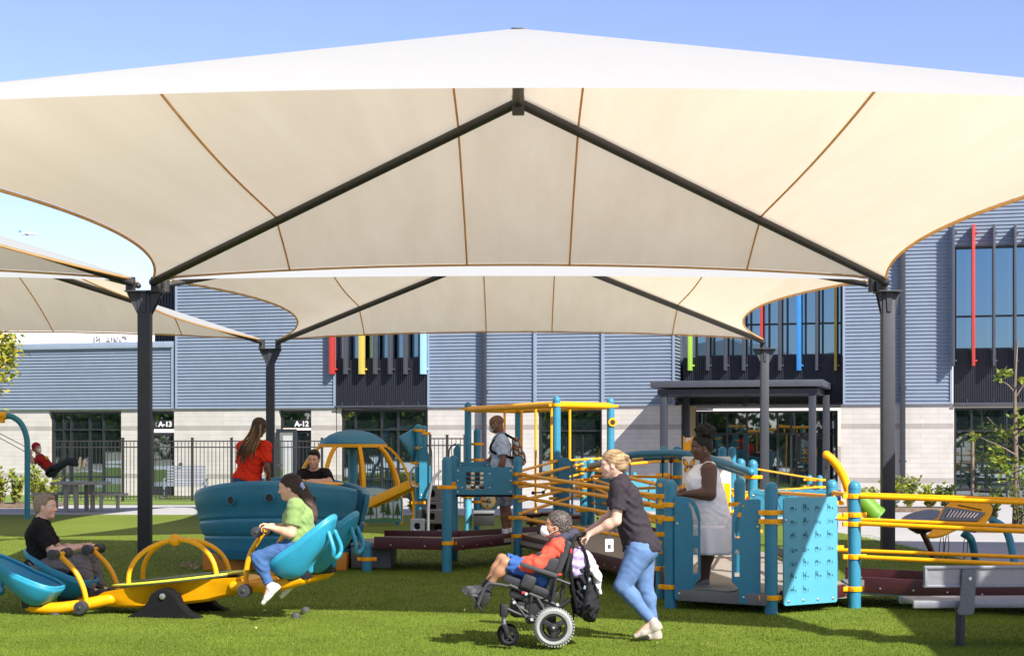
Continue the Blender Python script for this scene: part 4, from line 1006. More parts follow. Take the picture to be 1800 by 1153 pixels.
# ---------------------------------------------------------------- dome with orange ribs
dm = empty('dome_climber', (P(620, 917, 34.7).x, 34.7, 0), label='dome hut of curved orange ribs under a teal plastic cap on a teal pole', cat='playhouse')
b = MB(); b.lathe([(.72, -.02), (.72, .02), (.66, .08), (.52, .18), (.34, .255), (.16, .29), (.02, .30)], (0, 0, 1.71), seg=36); b.build('dome_cap', M['teal'], dm)
b = MB(); b.lathe([(.66, -.035), (.75, -.035), (.75, .035), (.66, .035)], (0, 0, 1.665), seg=36, ring=True); b.build('ring', M['orange'], dm)
for k in range(9):
    a = k * 2 * PI / 9 + .12; ca, sa = math.cos(a), math.sin(a)
    pr = bez((.70, 0, 1.66), (.98, 0, 1.55), (1.28, 0, 1.05), (1.32, 0, .45), 12) + [Vector((1.32, 0, -.05))]
    b = MB()
    for p, q in zip(pr[:-1], pr[1:]): b.bar((p.x * ca, p.x * sa, p.z), (q.x * ca, q.x * sa, q.z - .004), .072, .05, up=(-ca, -sa, 1e-3))
    b.build('rib', M['orange'], dm, smooth=30)
b = MB(); b.lathe([(.09, 0), (.09, 1.7)], seg=18); b.lathe([(.19, 1.58), (.22, 1.66)], seg=18); b.build('centre_pole', M['teal_paint'], dm)
b = MB(); p0, p1 = P(650, 889, 31.2) - dm.location, P(727, 853, 30.2) - dm.location
b.bar(p0, p1, .18, .05, bevel=.01); dv = (p1 - p0).normalized(); sd = dv.cross(Vector((0, 0, 1))).normalized()
for s in (-1, 1): b.bar(p0 + sd * s * .09 + Vector((0, 0, .03)), p1 + sd * s * .09 + Vector((0, 0, .03)), .03, .17, bevel=.01)
b.build('chute', M['orange'], dm)
# ---------------------------------------------------------------- painted forest board
fbd = empty('forest_board', (P(652, 917, 33.4).x, 33.4, 0), label='round topped board painted with pine trees, standing beside the orange ribs', cat='sign')
ow = [(-.62, .06), (.66, .06), (.66, .50)] + [(.02 + .64 * math.cos(a), .50 + .30 * math.sin(a)) for a in [k * PI / 20 for k in range(1, 20)]] + [(-.62, .50)]
b = MB(); b.mesh(outline_mesh([ow], .03, .004), frame((0, 0, 0), (1, 0, 0))); b.build('board_rim', M['teal'], fbd, smooth=30)
M['skyboard'] = mat('pale_sky_print', (.46, .58, .66), .5, var=.12, scale=2); M['grassboard'] = mat('green_print', (.03, .20, .06), .5)
b = MB(); inn = [(x * .95 + .001, .06 + (y - .06) * .95 + .02) for x, y in ow]; b.mesh(outline_mesh([inn], .006), frame((0, -.019, 0), (1, 0, 0)))
b.mesh(outline_mesh([[(-.58, .085), (.62, .085), (.62, .14), (.3, .16), (-.1, .13), (-.58, .15)]], .006), frame((0, -.024, 0), (1, 0, 0)), 1)
rnd = random.Random(9)
for k, x in enumerate((-.42, -.27, -.14, .0, .12, .26, .36, .47, .56)):
    h = rnd.uniform(.28, .5); y0 = .12
    b.mesh(outline_mesh([[(x - .016, y0), (x + .016, y0), (x + .006, y0 + h), (x - .006, y0 + h)]], .005), frame((0, -.028, 0), (1, 0, 0)), 2)
    if k % 3 == 1:
        for j in range(7):
            a = rnd.uniform(0, 6.28); b.lathe([(rnd.uniform(.05, .08), 0), (.05, .004)], (x + .09 * math.cos(a), -.030 - j * .0006, y0 + h + .06 * math.sin(a)), (0, -1, 0), 9, mi=3)
    else:
        for j in range(5):
            yy = y0 + h * (.35 + .15 * j); ww = .085 * (1 - j * .15)
            b.mesh(outline_mesh([[(x - ww, yy - .02), (x - ww * .3, yy), (x - ww * .6, yy - .03), (x, yy + .008), (x + ww * .6, yy - .03), (x + ww * .3, yy), (x + ww, yy - .02), (x, yy + .09)][::-1]], .004), frame((0, -.030 - j * .0005, 0), (1, 0, 0)), 4)
b.build('painted_forest', [M['skyboard'], M['grassboard'], M['bark'], M['leaf'], M['leafd']], fbd, smooth=30)
for x in (-.5, .55):
    b = MB(); b.lathe([(.045, -.1), (.045, .5)], (x, .06, 0), seg=14); b.build('leg', M['teal_paint'], fbd)

# ---------------------------------------------------------------- rotating bowl
bw = empty('spinning_bowl', (P(497, 990, 22.3).x, 22.3, 0), label='large teal roundabout tub with three round holes on an orange base', cat='roundabout')
def bowl_pt(a, w, out):
    """a: angle, w: 0 bottom .. 1 rim"""
    # rim is highest at the middle of the near and far walls, lowest at the two gaps
    zr = .97 + .20 * abs(math.sin(a)) ** 1.2
    z = .24 + (zr - .24) * w
    r = 1.02 + .20 * w ** .7 + .010 * math.cos(w * 2 * PI * 2.4) * (1 if out else 0) * (1 - .4 * w) - (sum(.020 * math.exp(-((w - w0) / .018) ** 2) for w0 in (.26, .52)) if out else 0)
    return r, z
def wall(a0, a1, name):
    n, mrows, th = 64, 60, .11
    b = MB(); ring = []
    for i in range(n + 1):
        a = a0 + (a1 - a0) * i / n; ease = min(1, min(i, n - i) / 5.0); e = math.sqrt(max(0, 1 - (1 - ease) ** 2))
        col = []
        for j in range(mrows + 1):
            r, z = bowl_pt(a, j / mrows, True); col.append(Vector(((r - th / 2 + th / 2 * e) * math.cos(a), (r - th / 2 + th / 2 * e) * math.sin(a), z)))
        rt, zt_ = bowl_pt(a, 1, True)
        for q in range(1, 6):
            t = q / 6 * PI; col.append(Vector(((rt - th / 2 + th / 2 * e * math.cos(t)) * math.cos(a), (rt - th / 2 + th / 2 * e * math.cos(t)) * math.sin(a), zt_ + .05 * math.sin(t))))
        for j in range(mrows, -1, -1):
            r, z = bowl_pt(a, j / mrows, False); r -= th; col.append(Vector(((r + th / 2 - th / 2 * e) * math.cos(a), (r + th / 2 - th / 2 * e) * math.sin(a), z)))
        ring.append([b.bm.verts.new(v) for v in col])
    for A, B_ in zip(ring[:-1], ring[1:]):
        for j in range(len(A)):
            k = (j + 1) % len(A); b.bm.faces.new((A[j], B_[j], B_[k], A[k]))
    b.bm.faces.new(ring[0]); b.bm.faces.new(ring[-1][::-1])
    return b.build(name, M['teal'], bw, smooth=50)
wall(R(-196), R(-21), 'tub_wall'); wall(R(-4), R(148), 'tub_wall')
for px, py in ((397, 879.5), (473.5, 875), (555, 879)):
    q = P(px, py, 21.1) - bw.location; a = math.atan2(q.y, q.x); rr = 1.2
    c = Vector((rr * math.cos(a), rr * math.sin(a), q.z)); n = Vector((math.cos(a), math.sin(a), 0))
    b = MB(); b.lathe([(.052, -.02), (.066, -.006), (.066, .012), (.056, .018), (.048, .010), (.046, -.03), (.012, -.05)], c + n * .014, n, 22)
    b.build('port_hole_rim', M['teal'], bw)
    b = MB(); b.lathe([(.050, 0), (.048, .004)], c + n * .024, n, 20); b.build('port_hole', M['blackplastic'], bw)
b = MB(); b.lathe([(.2, .16), (1.06, .16), (1.10, .25), (.2, .27)], seg=48); b.build('tub_floor', M['teal'], bw)
b = MB(); b.box((.0, .0, .10), (1.95, 1.5, .26), bevel=.02); b.build('base', mat('orange_brown_base', (.50, .19, .012), .5, var=.12), bw)
b = MB(); b.box((1.28, .05, .16), (.55, 1.1, .30), bevel=.02); b.box((1.28, .05, .335), (.56, 1.12, .03), bevel=.005, mi=1); b.build('boarding_step', [M['deckgrey'], M['silver']], bw)
b = MB(); b.lathe([(.02, .0), (.50, .0), (.52, .012), (.52, .03), (.50, .04), (.02, .045)], (.33, -.02, 1.125), seg=40); b.build("round_table", M['orange'], bw)
b = MB(); b.lathe([(.05, .26), (.05, 1.04)], (.30, -.02, 0), seg=14); b.build('table_post', M['charcoal'], bw)
b = MB(); b.lathe([(.70, .26), (.94, .26), (.98, .66), (.72, .66)], seg=40, ring=True); b.build('inner_seat', M['teal'], bw)

# ---------------------------------------------------------------- seesaw
sw = empty('seesaw', (G(317, 1078).x, G(317, 1078).y, 0), R(-11), label='yellow four seat seesaw with blue bucket seats and two crossing hoops', cat='seesaw')
tilt = Matrix.Translation((0, 0, .25)) @ Matrix.Rotation(R(-6.6), 4, 'Y')
def swb(b, name, m, parent=None, smooth=45, merge=0):
    bmesh.ops.transform(b.bm, matrix=tilt, verts=b.bm.verts)
    return b.build(name, m, parent or sw, smooth=smooth, merge=merge)
# coordinates below: x along the beam, y across, z above the pivot
b = MB()
prof = [(-.80, .02, -.06, .24), (-.70, .06, -.10, .26), (-.35, .085, -.145, .27), (0, .085, -.15, .27), (.35, .085, -.145, .27), (.70, .06, -.10, .26), (.80, .02, -.06, .24)]
rings = []
for x, zt_, zb, hw in prof:
    rings.append([b.bm.verts.new(q) for q in ((x, -hw, zt_), (x, -hw * .8, zb + .03), (x, -hw * .6, zb), (x, hw * .6, zb), (x, hw * .8, zb + .03), (x, hw, zt_))])
for A, B_ in zip(rings[:-1], rings[1:]):
    for j in range(6): b.bm.faces.new((A[j], A[(j + 1) % 6], B_[(j + 1) % 6], B_[j]))
b.bm.faces.new(rings[0][::-1]); b.bm.faces.new(rings[-1])
swb(b, 'hull', M['yellow'], smooth=35)
for sx_ in (-1, 1):
    for sy in (-1, 1):
        b = MB()
        pts = [(sx_ * .66, sy * .22, -.02), (sx_ * .95, sy * .30, -.045), (sx_ * 1.20, sy * .36, -.045), (sx_ * 1.42, sy * .38, -.01)]
        b.tube(spline(pts, 5), .058, 12, round_end=True)
        b.tube([(sx_ * 1.30, sy * .37, -.02), (sx_ * 1.46, sy * .38, .0)], .05, 12, round_end=True)
        swb(b, 'seat_arm', M['yellow'])
    b = MB(); b.tube([(sx_ * .86, -.42, -.06), (sx_ * .86, .42, -.06)], .026, 10); swb(b, 'foot_bar', M['yellow'])
    for sy in (-1, 1):
        b = MB(); b.lathe([(.02, -.05), (.062, -.045), (.066, 0), (.062, .045), (.02, .05)], (sx_ * .86, sy * .46, -.06), (0, 1, 0), 18); b.lathe([(.02, 0), (.012, .01)], (sx_ * .86, sy * .512, -.06), (0, sy, 0), 12); swb(b, 'foot_knob', M['grip'])
n = 40
lens = lambda f: [(.72 * math.cos(2 * PI * k / n) * (1 if abs(math.cos(2 * PI * k / n)) < 2 else 1), f * .40 * math.sin(2 * PI * k / n) * abs(math.sin(2 * PI * k / n)) ** .25) for k in range(n)]
for z, m, f, t in ((.098, 'lime', 1.0, .016), (.082, 'greenblack', .99, .012), (.118, 'greenblack', .55, .006)):
    b = MB(); b.mesh(outline_mesh([[(x * (1 if z < .11 else .82), y) for x, y in lens(f)]], t, .003), Matrix.Translation((0, 0, z + .01))); swb(b, 'standing_board', M[m], smooth=30)
for sg in (-1, 1):
    b = MB(); pts = []
    for k in range(25):
        a = PI * k / 24; pts.append(Vector((-.47 * math.cos(a), sg * -.17 * math.cos(a), .10 + .395 * math.sin(a) ** .9)))
    b.tube(pts, .024, 12); swb(b, 'hoop', M['yellow'])
b = MB(); b.ball((0, 0, .495), .062, 20); swb(b, 'hoop_ball', M['yellow'])
def seat(sx_, sy, nm='bucket_seat'):
    c = Vector((sx_ * 1.47, sy * .37, .335)); th = R(27); L, Wd, D = .40, .215, .24
    ax = Vector((sx_ * math.cos(th), 0, math.sin(th))); nn = Vector((-sx_ * math.sin(th), 0, math.cos(th))); ay = Vector((0, 1, 0))
    def pt(u, v, off=0.0):
        a = 2 * PI * u; r = v
        ca, sa = math.cos(a), math.sin(a)
        k = 1 / (abs(ca) ** 3 + abs(sa) ** 3) ** (1 / 3)
        l = L * r * ca * k; w_ = Wd * r * sa * k * (1 - .16 * ca)
        dep = D * (1 - r ** 3.0) * (1.0 - .25 * ca)
        return c + ax * (l + .0 * dep) + ay * w_ - nn * (dep - .05 * max(0, ca) * r * r) + Vector((-sx_ * .25 * dep, 0, 0))
    b = MB(); b.grid(lambda u, v: pt(u, .02 + .98 * v), 48, 18, closeu=True)
    o = swb(b, nm, M['seatblue'], smooth=180)
    md = o.modifiers.new('thick', 'SOLIDIFY'); md.thickness = .022; md.offset = 1 if True else -1
    b = MB(); b.tube([pt(k / 48, 1.0) for k in range(48)], .019, 8, closed=True); swb(b, 'rim', M['seatblue'], o)
    b = MB(); e = c + ax * .16 - nn * .13; f_ = c + ax * .30 - nn * .07
    b.tube(spline([f_ + ay * .10, e + ax * .10 - nn * .10 + ay * .12, e + ax * .04 - nn * .16 + ay * .08, e + ax * .04 - nn * .16 - ay * .08, e + ax * .10 - nn * .10 - ay * .12, f_ - ay * .10], 6), .022, 10, round_end=True); swb(b, 'back_handle', M['seatblue'], o)
    b = MB(); b.box((sx_ * 1.40, sy * .37, .07), (.22, .13, .17), bevel=.01); swb(b, 'seat_bracket', M['blackplastic'], o)
    return c
def handle(sx_, sy):
    pts = spline([(sx_ * .84, sy * .37, -.05), (sx_ * .86, sy * .37, .12), (sx_ * .93, sy * .37, .30), (sx_ * 1.07, sy * .37, .47)], 6)
    b = MB(); b.tube(pts, .026, 12); t = pts[-1]; b.tube([t + Vector((0, -.13, .02)), t + Vector((0, .13, .02))], .022, 10)
    o = swb(b, 'handle_post', M['yellow'])
    for s in (-1, 1):
        b = MB(); b.lathe([(.02, -.055), (.044, -.05), (.047, -.02), (.040, .0), (.054, .03), (.054, .05), (.02, .058)], t + Vector((0, s * .125, .02)), (0, s, 0), 18)
        b.lathe([(.018, .0), (.010, .006)], t + Vector((0, s * .185, .02)), (0, s, 0), 12); swb(b, 'hand_grip', M['grip'], o)
    return t
for sx_ in (-1, 1):
    for sy in (-1, 1): seat(sx_, sy); handle(sx_, sy)
for sy in (-.36, .34):
    b = MB()
    o_ = [(-.40, -.03), (.40, -.03), (.37, .015), (.26, .06), (.17, .15), (.13, .24)] + [(.11 * math.cos(a), .22 + .07 * math.sin(a)) for a in [k * PI / 10 for k in range(1, 10)]] + [(-.13, .24), (-.17, .15), (-.26, .06), (-.37, .015)]
    b.mesh(outline_mesh([o_], .14, .02), frame((0, sy, 0), (1, 0, 0)))
    f = b.build('rocker_mount', M['rubber'], sw)
    b = MB(); b.lathe([(.03, -.01), (.03, .01), (.012, .014)], (0, sy - .078, .215), (0, -1, 0), 12); b.build('pivot_bolt', M['bolt'], f)
for i, (px, py, lab) in enumerate(((98, 1080, 'low grey rubber bumper disc on the turf under the left blue seats'), (520, 1085, 'small grey rubber bumper nearest the camera, right of the seesaw'), (537, 1075, 'small grey rubber bumper just behind its twin, right of the seesaw'))):
    b = MB(); r = .062 if i == 0 else .045; b.lathe([(r, -.02), (r * 1.04, .012), (r * .92, .035), (r * .5, .05), (.01, .053)], G(px, py), seg=20)
    tag(b.build('rubber_bumper', M['stonegrey']), lab, 'bumper', 'rubber bumpers under the seesaw')

# ---------------------------------------------------------------- silver bench in the right foreground
bn = empty('park_bench', (G(1681, 1137).x, G(1681, 1137).y, 0), R(3), label='silver perforated steel bench seen from behind at the right edge', cat='bench')
def perforated(b, x0, x1, c0, c1, n, rows):
    pass
M['perf'] = None
def perf_mat():
    m, nt, b = _nodes('perforated_steel'); b.inputs['Metallic'].default_value = .7; b.inputs['Roughness'].default_value = .4
    tc = nt.nodes.new('ShaderNodeTexCoord'); mp = nt.nodes.new('ShaderNodeMapping'); mp.inputs['Scale'].default_value = (105, 1, 105); nt.links.new(tc.outputs['Object'], mp.inputs[0])
    vo = nt.nodes.new('ShaderNodeTexVoronoi'); vo.inputs['Randomness'].default_value = .0; vo.inputs['Scale'].default_value = 1; nt.links.new(mp.outputs[0], vo.inputs[0])
    r = ramp(nt, vo.outputs['Distance'], [(.30, (.16, .16, .17)), (.42, (.30, .31, .33))]); nt.links.new(r.outputs[0], b.inputs['Base Color'])
    bp = nt.nodes.new('ShaderNodeBump'); bp.inputs['Distance'].default_value = .004; nt.links.new(r.outputs[0], bp.inputs['Height']); nt.links.new(bp.outputs[0], b.inputs['Normal'])
    return m
M['perf'] = perf_mat()
b = MB(); b.box((.62, -.03, .595), (1.78, .02, .145)); b.build('backrest', M['perf'], bn, smooth=20)
b = MB(); b.box((.62, -.035, .675), (1.82, .05, .028), bevel=.01); b.box((.62, -.03, .518), (1.82, .05, .022), bevel=.008); b.box((-.275, -.033, .595), (.02, .05, .16), bevel=.006); b.box((1.515, -.033, .595), (.02, .05, .16), bevel=.006); b.build('backrest_frame', M['silver'], bn)
b = MB(); b.box((.62, .22, .375), (1.95, .40, .035), bevel=.012); b.box((.62, .02, .36), (1.97, .04, .065), bevel=.015); b.box((.62, .42, .36), (1.97, .04, .065), bevel=.015); b.build('seat', M['silver'], bn)
for x in (.06, 1.2):
    b = MB()
    o_ = [(-.06, .28), (.05, .28), (.07, .31), (.085, .66), (-.03, .66), (-.055, .36), (-.075, .31)]
    b.mesh(outline_mesh([[(x + p, q) for p, q in o_]], .02, .004), frame((0, -.068, 0), (1, 0, 0))); b.lathe([(.016, -.004), (.014, .006)], (x + .03, -.082, .585), (0, -1, 0), 10, mi=1); s = b.build('back_bracket', [M['deckgrey'], M['bolt']], bn)
    b = MB(); b.lathe([(.04, -.1), (.04, .33)], (x, .08, 0), seg=16); b.box((x, .2, .325), (.07, .42, .03), bevel=.006); b.build('leg', M['charcoal'], bn)

# ---------------------------------------------------------------- musical and sand toys on the right
dr = empty('play_drum', (G(1640, 984).x, G(1640, 984).y, 0), label='dark red kettle drum with tilted grey top on a curved leg', cat='drum')
b = MB(); base = Vector((0, 0, 0)); top_ = P(1622, 936, 23.4) - dr.location
b.tube(spline([base, base + Vector((-.02, 0, .12)), base.lerp(top_, .6) + Vector((.02, 0, 0)), top_], 6), .045, 12); b.build('leg', M['maroon'], dr)
ax = Vector((-.28, -.22, 1)).normalized(); b = MB(); b.lathe([(.02, -.22), (.14, -.20), (.22, -.12), (.27, -.03), (.275, .0)], top_ + Vector((-.02, 0, .22)), ax, 28); b.build('drum_shell', M['maroon'], dr)
b = MB(); b.lathe([(.29, -.015), (.29, .012), (.25, .014), (.01, .016)], top_ + Vector((-.02, 0, .225)), ax, 28); b.build('drum_skin', M['silver'], dr)
b = MB(); b.lathe([(.275, -.02), (.31, -.02), (.31, .01), (.275, .012)], top_ + Vector((-.02, 0, .222)), ax, 28); b.build('rim', M['orange'], dr)
ch = empty('play_chimes', (G(1720, 990).x, G(1720, 990).y, 0), label='slanted yellow chime table with grey grille on curved teal legs', cat='instrument')
c6 = lambda x, y: (x / 2.4375 + 1480, y / 2.4375 + 680)
o_ = P(1628, 943, 22.0) - ch.location; k = 22.0 / F
fr = frame(o_, (1, 0, 0), (0, .80, .60))
q6 = lambda x, y: ((c6(x, y)[0] - 1628) * k, (943 - c6(x, y)[1]) * k / .645)
lf = [q6(*q) for q in ((362, 638), (380, 645), (430, 638), (520, 606), (606, 602), (658, 562), (690, 518), (668, 488), (620, 466), (560, 466), (502, 500), (452, 540), (402, 608))]
pl2 = [Vector((x, y, 0)) for x, y in lf]; sp2 = spline(pl2 + [pl2[0]], 4)[:-1]
b = MB(); b.mesh(outline_mesh([[(p.x, p.y) for p in sp2]], .04, .008), fr); b.build('table_plate', M['yellow'], ch)
gp = [q6(*q) for q in ((432, 578), (598, 582), (648, 546), (482, 518))]; gi = [q6(*q) for q in ((462, 566), (592, 569), (620, 549), (496, 532))]
b = MB(); b.mesh(outline_mesh([gp, gi], .03, .006), fr @ Matrix.Translation((0, 0, .03))); b.build('grille_frame', M['deckgrey'], ch)
for i in range(9):
    t = (i + .5) / 9; a, c = Vector((*gi[0], .034)).lerp(Vector((*gi[1], .034)), t), Vector((*gi[3], .034)).lerp(Vector((*gi[2], .034)), t); b = MB(); b.tube([fr @ a, fr @ c], .014, 8); b.build('chime_bar', M['chrome'], ch)
b = MB()
for i in range(18):
    t = i / 17; a = Vector((*q6(425 + 175 * t, 592 + 3 * t), .021)); b.box(fr @ a, (.018, .05, .012))
    if i < 14: b.box(fr @ Vector((*q6(545 + 115 * t, 508 + 26 * t), .021)), (.018, .05, .012))
b.build('sound_slots', M['blackplastic'], ch, smooth=20)
for px0, y0, pxm, ym, px1, y1 in ((1692, 936, 1708, 950, 1716, 988), (1742, 912, 1770, 935, 1786, 994)):
    a, m_, c = P(px0, y0, 22.6) - ch.location, P(pxm, ym, 22.6) - ch.location, G(px1, y1) - ch.location
    b = MB(); b.tube(spline([a, m_, c - Vector((0, 0, .05))], 8), .055, 12); b.build('leg', M['teal_paint'], ch)
for px in (1655, 1664, 1697):
    b = MB(); a = P(px, 938, 22.2) - ch.location; b.tube(spline([a, a + Vector((-.03, 0, -.2)), a + Vector((-.02, -.02, -.34)), a + Vector((.03, 0, -.2)), a + Vector((.02, 0, 0))], 6), .006, 6); b.build('mallet_cord', M['blackplastic'], ch)
dg = empty('toy_crane', (P(1497, 900, 19.2).x, 19.2, 0), label='curved orange crane arm with dangling chain and a green scoop tube', cat='toy crane')
q = lambda x, y, d=19.2: P(x, y, d) - dg.location
b = MB(); b.tube(spline([(0, 0, -.05), q(1497, 900), q(1491, 862), q(1480, 832), q(1466, 811), q(1453, 799)], 7), .05, 14, round_end=True); b.build('crane_arm', M['orange'], dg)
b = MB()
for i in range(8): b.tube([q(1453, 803 + i * 4.6) + Vector((.016 * math.cos(t), (.012 if i % 2 else .02) * math.sin(t + i), .02 * math.sin(t))) for t in [j * PI / 4 for j in range(8)]], .006, 6, closed=True)
b.build('chain', M['charcoal'], dg)
b = MB(); b.tube([q(1497, 868), q(1512, 877)], .03, 10); b.tube([q(1510, 874), q(1540, 907)], [.115, .125], 20); b.tube([q(1537, 903.5), q(1541, 908)], [.135, .135], 20); b.build('scoop_tube', M['green'], dg)
# ================================================================ fences, furniture, planting
def fence_run(label, pts, zt, post_at, root_name='metal_fence', pitch=.105):
    p0 = Vector(pts[0]); root = empty(root_name, (p0.x, p0.y, 0), label=label, cat='fence')
    ps_ = [Vector((q[0], q[1], 0)) - root.location for q in post_at]
    for q in ps_:
        b = MB(); b.box(q + Vector((0, 0, zt / 2 + .03)), (.07, .07, zt + .06)); b.box(q + Vector((0, 0, zt + .07)), (.085, .085, .03), bevel=.01); b.build('fence_post', M['fence'], root, smooth=30)
    for a, c in zip(ps_[:-1], ps_[1:]):
        b = MB()
        for z in (.14, zt - .20, zt - .02): b.bar(a + Vector((0, 0, z)), c + Vector((0, 0, z)), .03, .035)
        L = (c - a).length; n = max(2, int(L / pitch))
        for i in range(1, n): q = a.lerp(c, i / n); b.box(q + Vector((0, 0, zt / 2 + .02)), (.018, .018, zt - .06))
        b.build('picket_panel', M['fence'], root, smooth=0)
    return root
def px_d(px, d): return ((px - CX) * d / F, d)
cols = [95, 216, 338, 407, 486, 566]
fence_run('black steel picket fence in front of the pale wall behind the left post', [px_d(95, 46.8)], 1.80, [px_d(c, 46.8 + (c - 95) * .0018) for c in cols])
fence_run('short black railing seen between the slanted shield and the tall frame', [px_d(756, 42)], 1.86, [px_d(756, 42), px_d(786, 42.2), px_d(817, 42.4)])
M['glider'] = mat('grey_slats', (.19, .215, .26), .5, var=.1)
gb = empty('glider_bench', (px_d(326, 49.0)[0], 49.0, 0), R(4), label='pale grey slatted bench swing standing behind the black fence', cat='bench')
b = MB()
for i in range(7): b.box((0, .22 - .012 * i, .48 + i * .085), (1.2, .02, .06))
b.build('backrest', M['glider'], gb, smooth=20)
b = MB()
for i in range(5): b.box((0, -.25 + i * .1, .42), (1.2, .08, .03))
b.build('seat', M['glider'], gb, smooth=20)
for s in (-1, 1):
    b = MB(); b.tube([(s * .62, -.28, .02), (s * .62, -.28, .62), (s * .62, .25, .62), (s * .62, .25, .02)], .03, 8); b.box((s * .62, 0, .05), (.05, .8, .05)); b.build('end_frame', M['glider'], gb)
pt = empty('picnic_table', (px_d(140, 40.2)[0], 40.2, 0), label='grey concrete picnic table with two slab benches on the far path', cat='table')
b = MB(); b.box((.0, .1, .71), (1.28, .95, .07), bevel=.012); b.build('table_top', M['tablestone'], pt)
for x, y in ((-.30, -.16), (-.03, -.2), (.08, .35), (.30, .1)):
    b = MB(); b.box((x, y, .34), (.10, .10, .68), bevel=.01); b.build('leg', M['tablestone'], pt)
for cx, cy in ((.80, -.05), (-.83, .2)):
    b = MB(); b.box((cx, cy, .43), (.82, .34, .06), bevel=.012); s = b.build('bench_seat', M['tablestone'], pt)
    for dx, dy in ((-.22, -.1), (.15, .1)):
        b = MB(); b.box((cx + dx, cy + dy, .2), (.08, .08, .42), bevel=.008); b.build('leg', M['tablestone'], s)
# swing frame at the left edge
DS = 36.2
sg = empty('playground_swing', (px_d(48, DS)[0], DS, 0), label='teal curved swing post with orange joint at the left edge', cat='swing')
q = lambda x, y, d=DS: P(x, y, d) - sg.location
b = MB(); b.tube(spline([(0, 0, -.1), q(48, 860), q(48, 790), q(46, 766), q(38, 746), q(26, 735), q(10, 731), q(-60, 729)], 6), .065, 14); b.build('post', M['teal_paint'], sg)
b = MB(); b.tube([q(-8, 730), q(12, 731)], .085, 14); b.box(q(4, 738), (.10, .12, .14), bevel=.02); b.build('joint', M['orange'], sg)
b = MB(); b.tube([q(-70, 729), q(-70, 729) + Vector((-.1, 1.6, -.1))], .06, 10); b.tube([q(-70, 729) + Vector((-.1, 1.6, -.1)), q(-70, 905) + Vector((-.6, 2.2, 0))], .065, 10); b.build('cross_beam', M['teal_paint'], sg)
SWING_TOP = P(-58, 735, 36.6)

# plants
def leaf_face(b, p, dirv, size, mi, rng):
    d = Vector(dirv).normalized(); s = d.cross(Vector((rng.gauss(0, 1), rng.gauss(0, 1), rng.gauss(0, 1)))); s.normalize(); n_ = d.cross(s)
    w_ = size * .27
    b.poly([p, p + d * size * .45 + s * w_, p + d * size + n_ * size * .12, p + d * size * .45 - s * w_], mi)
def stem_plant(name, label, x, y, h, spread, nst, rng, mats, leaf=.09, z=.08, dens=20, group=None, cat='plant'):
    root = empty(name, (x, y, z), label=label, cat=cat, group=group)
    st = MB(); lf = MB()
    for k in range(nst):
        a = rng.uniform(0, 2 * PI); sp = rng.uniform(.2, 1) * spread; hh = h * rng.uniform(.6, 1.08)
        pts = spline([(0.04 * math.cos(a), .04 * math.sin(a), -.05), (sp * .45 * math.cos(a), sp * .45 * math.sin(a), hh * .55), (sp * math.cos(a), sp * math.sin(a), hh)], 7)
        st.tube(pts, [.012 - .009 * i / (len(pts) - 1) for i in range(len(pts))], 5)
        for i in range(int(dens)):
            t = rng.uniform(.12, 1) * (len(pts) - 1); i0 = min(int(t), len(pts) - 2); p = pts[i0].lerp(pts[i0 + 1], t - i0)
            aa = rng.uniform(0, 2 * PI); leaf_face(lf, p, (math.cos(aa), math.sin(aa), rng.uniform(-.1, .9)), leaf * rng.uniform(.6, 1.3), rng.choice((0, 0, 1)), rng)
    st.build('stem', M['bark'], root); lf.build('leaves', mats, root, smooth=0, recalc=False)
    return root
rng = random.Random(21)
LP = [M['leafy'], M['leaf']]
for i, (px, d, h, lab) in enumerate(((4, 43.2, 1.0, 'yellow green shrub at the left edge of the mulch bed'), (28, 43.0, .85, 'yellow green shrub just left of the curved swing post'), (62, 43.6, 1.05, 'yellow green shrub just right of the curved swing post'), (84, 43.8, .7, 'small leafy shrub by the picnic table and the fence end'))):
    stem_plant('shrub', lab, *px_d(px, d), h, .42, 16, rng, LP, .12, dens=26, group='shrubs in the left bed', cat='shrub')
for i, (px, d, h, lab, mt) in enumerate(((1568, 40.6, .85, 'bright green bush right beside the front right canopy post', LP), (1598, 40.8, .75, 'bright green bush between the canopy post and the drum', LP), (1634, 40.8, .6, 'sparse low bush above the drum on the right', LP), (1664, 40.6, .55, 'sparse dark bush against the shaded wall base', [M['leafd'], M['leaf']]), (1520, 40.4, .5, 'low bush seen behind the green scoop tube', LP))):
    stem_plant('bush', lab, *px_d(px, d), h, .40, 18, rng, mt, .11, dens=24, group='bushes along the wall base on the right', cat='bush')
for i, (px, d, h, lab) in enumerate(((1745, 32, .75, 'small leafy bush under the young tree'), (1792, 31.6, .95, 'small leafy bush at the right edge below the young tree'))):
    stem_plant('bush', lab, *px_d(px, d), h, .38, 14, rng, [M['leaf'], M['leafd']], .10, dens=18, cat='bush')
stem_plant('bush', 'bright grassy bush seen past the orange ribs', *px_d(727, 40), .95, .35, 18, rng, LP, .14, dens=20, cat='bush', z=0)

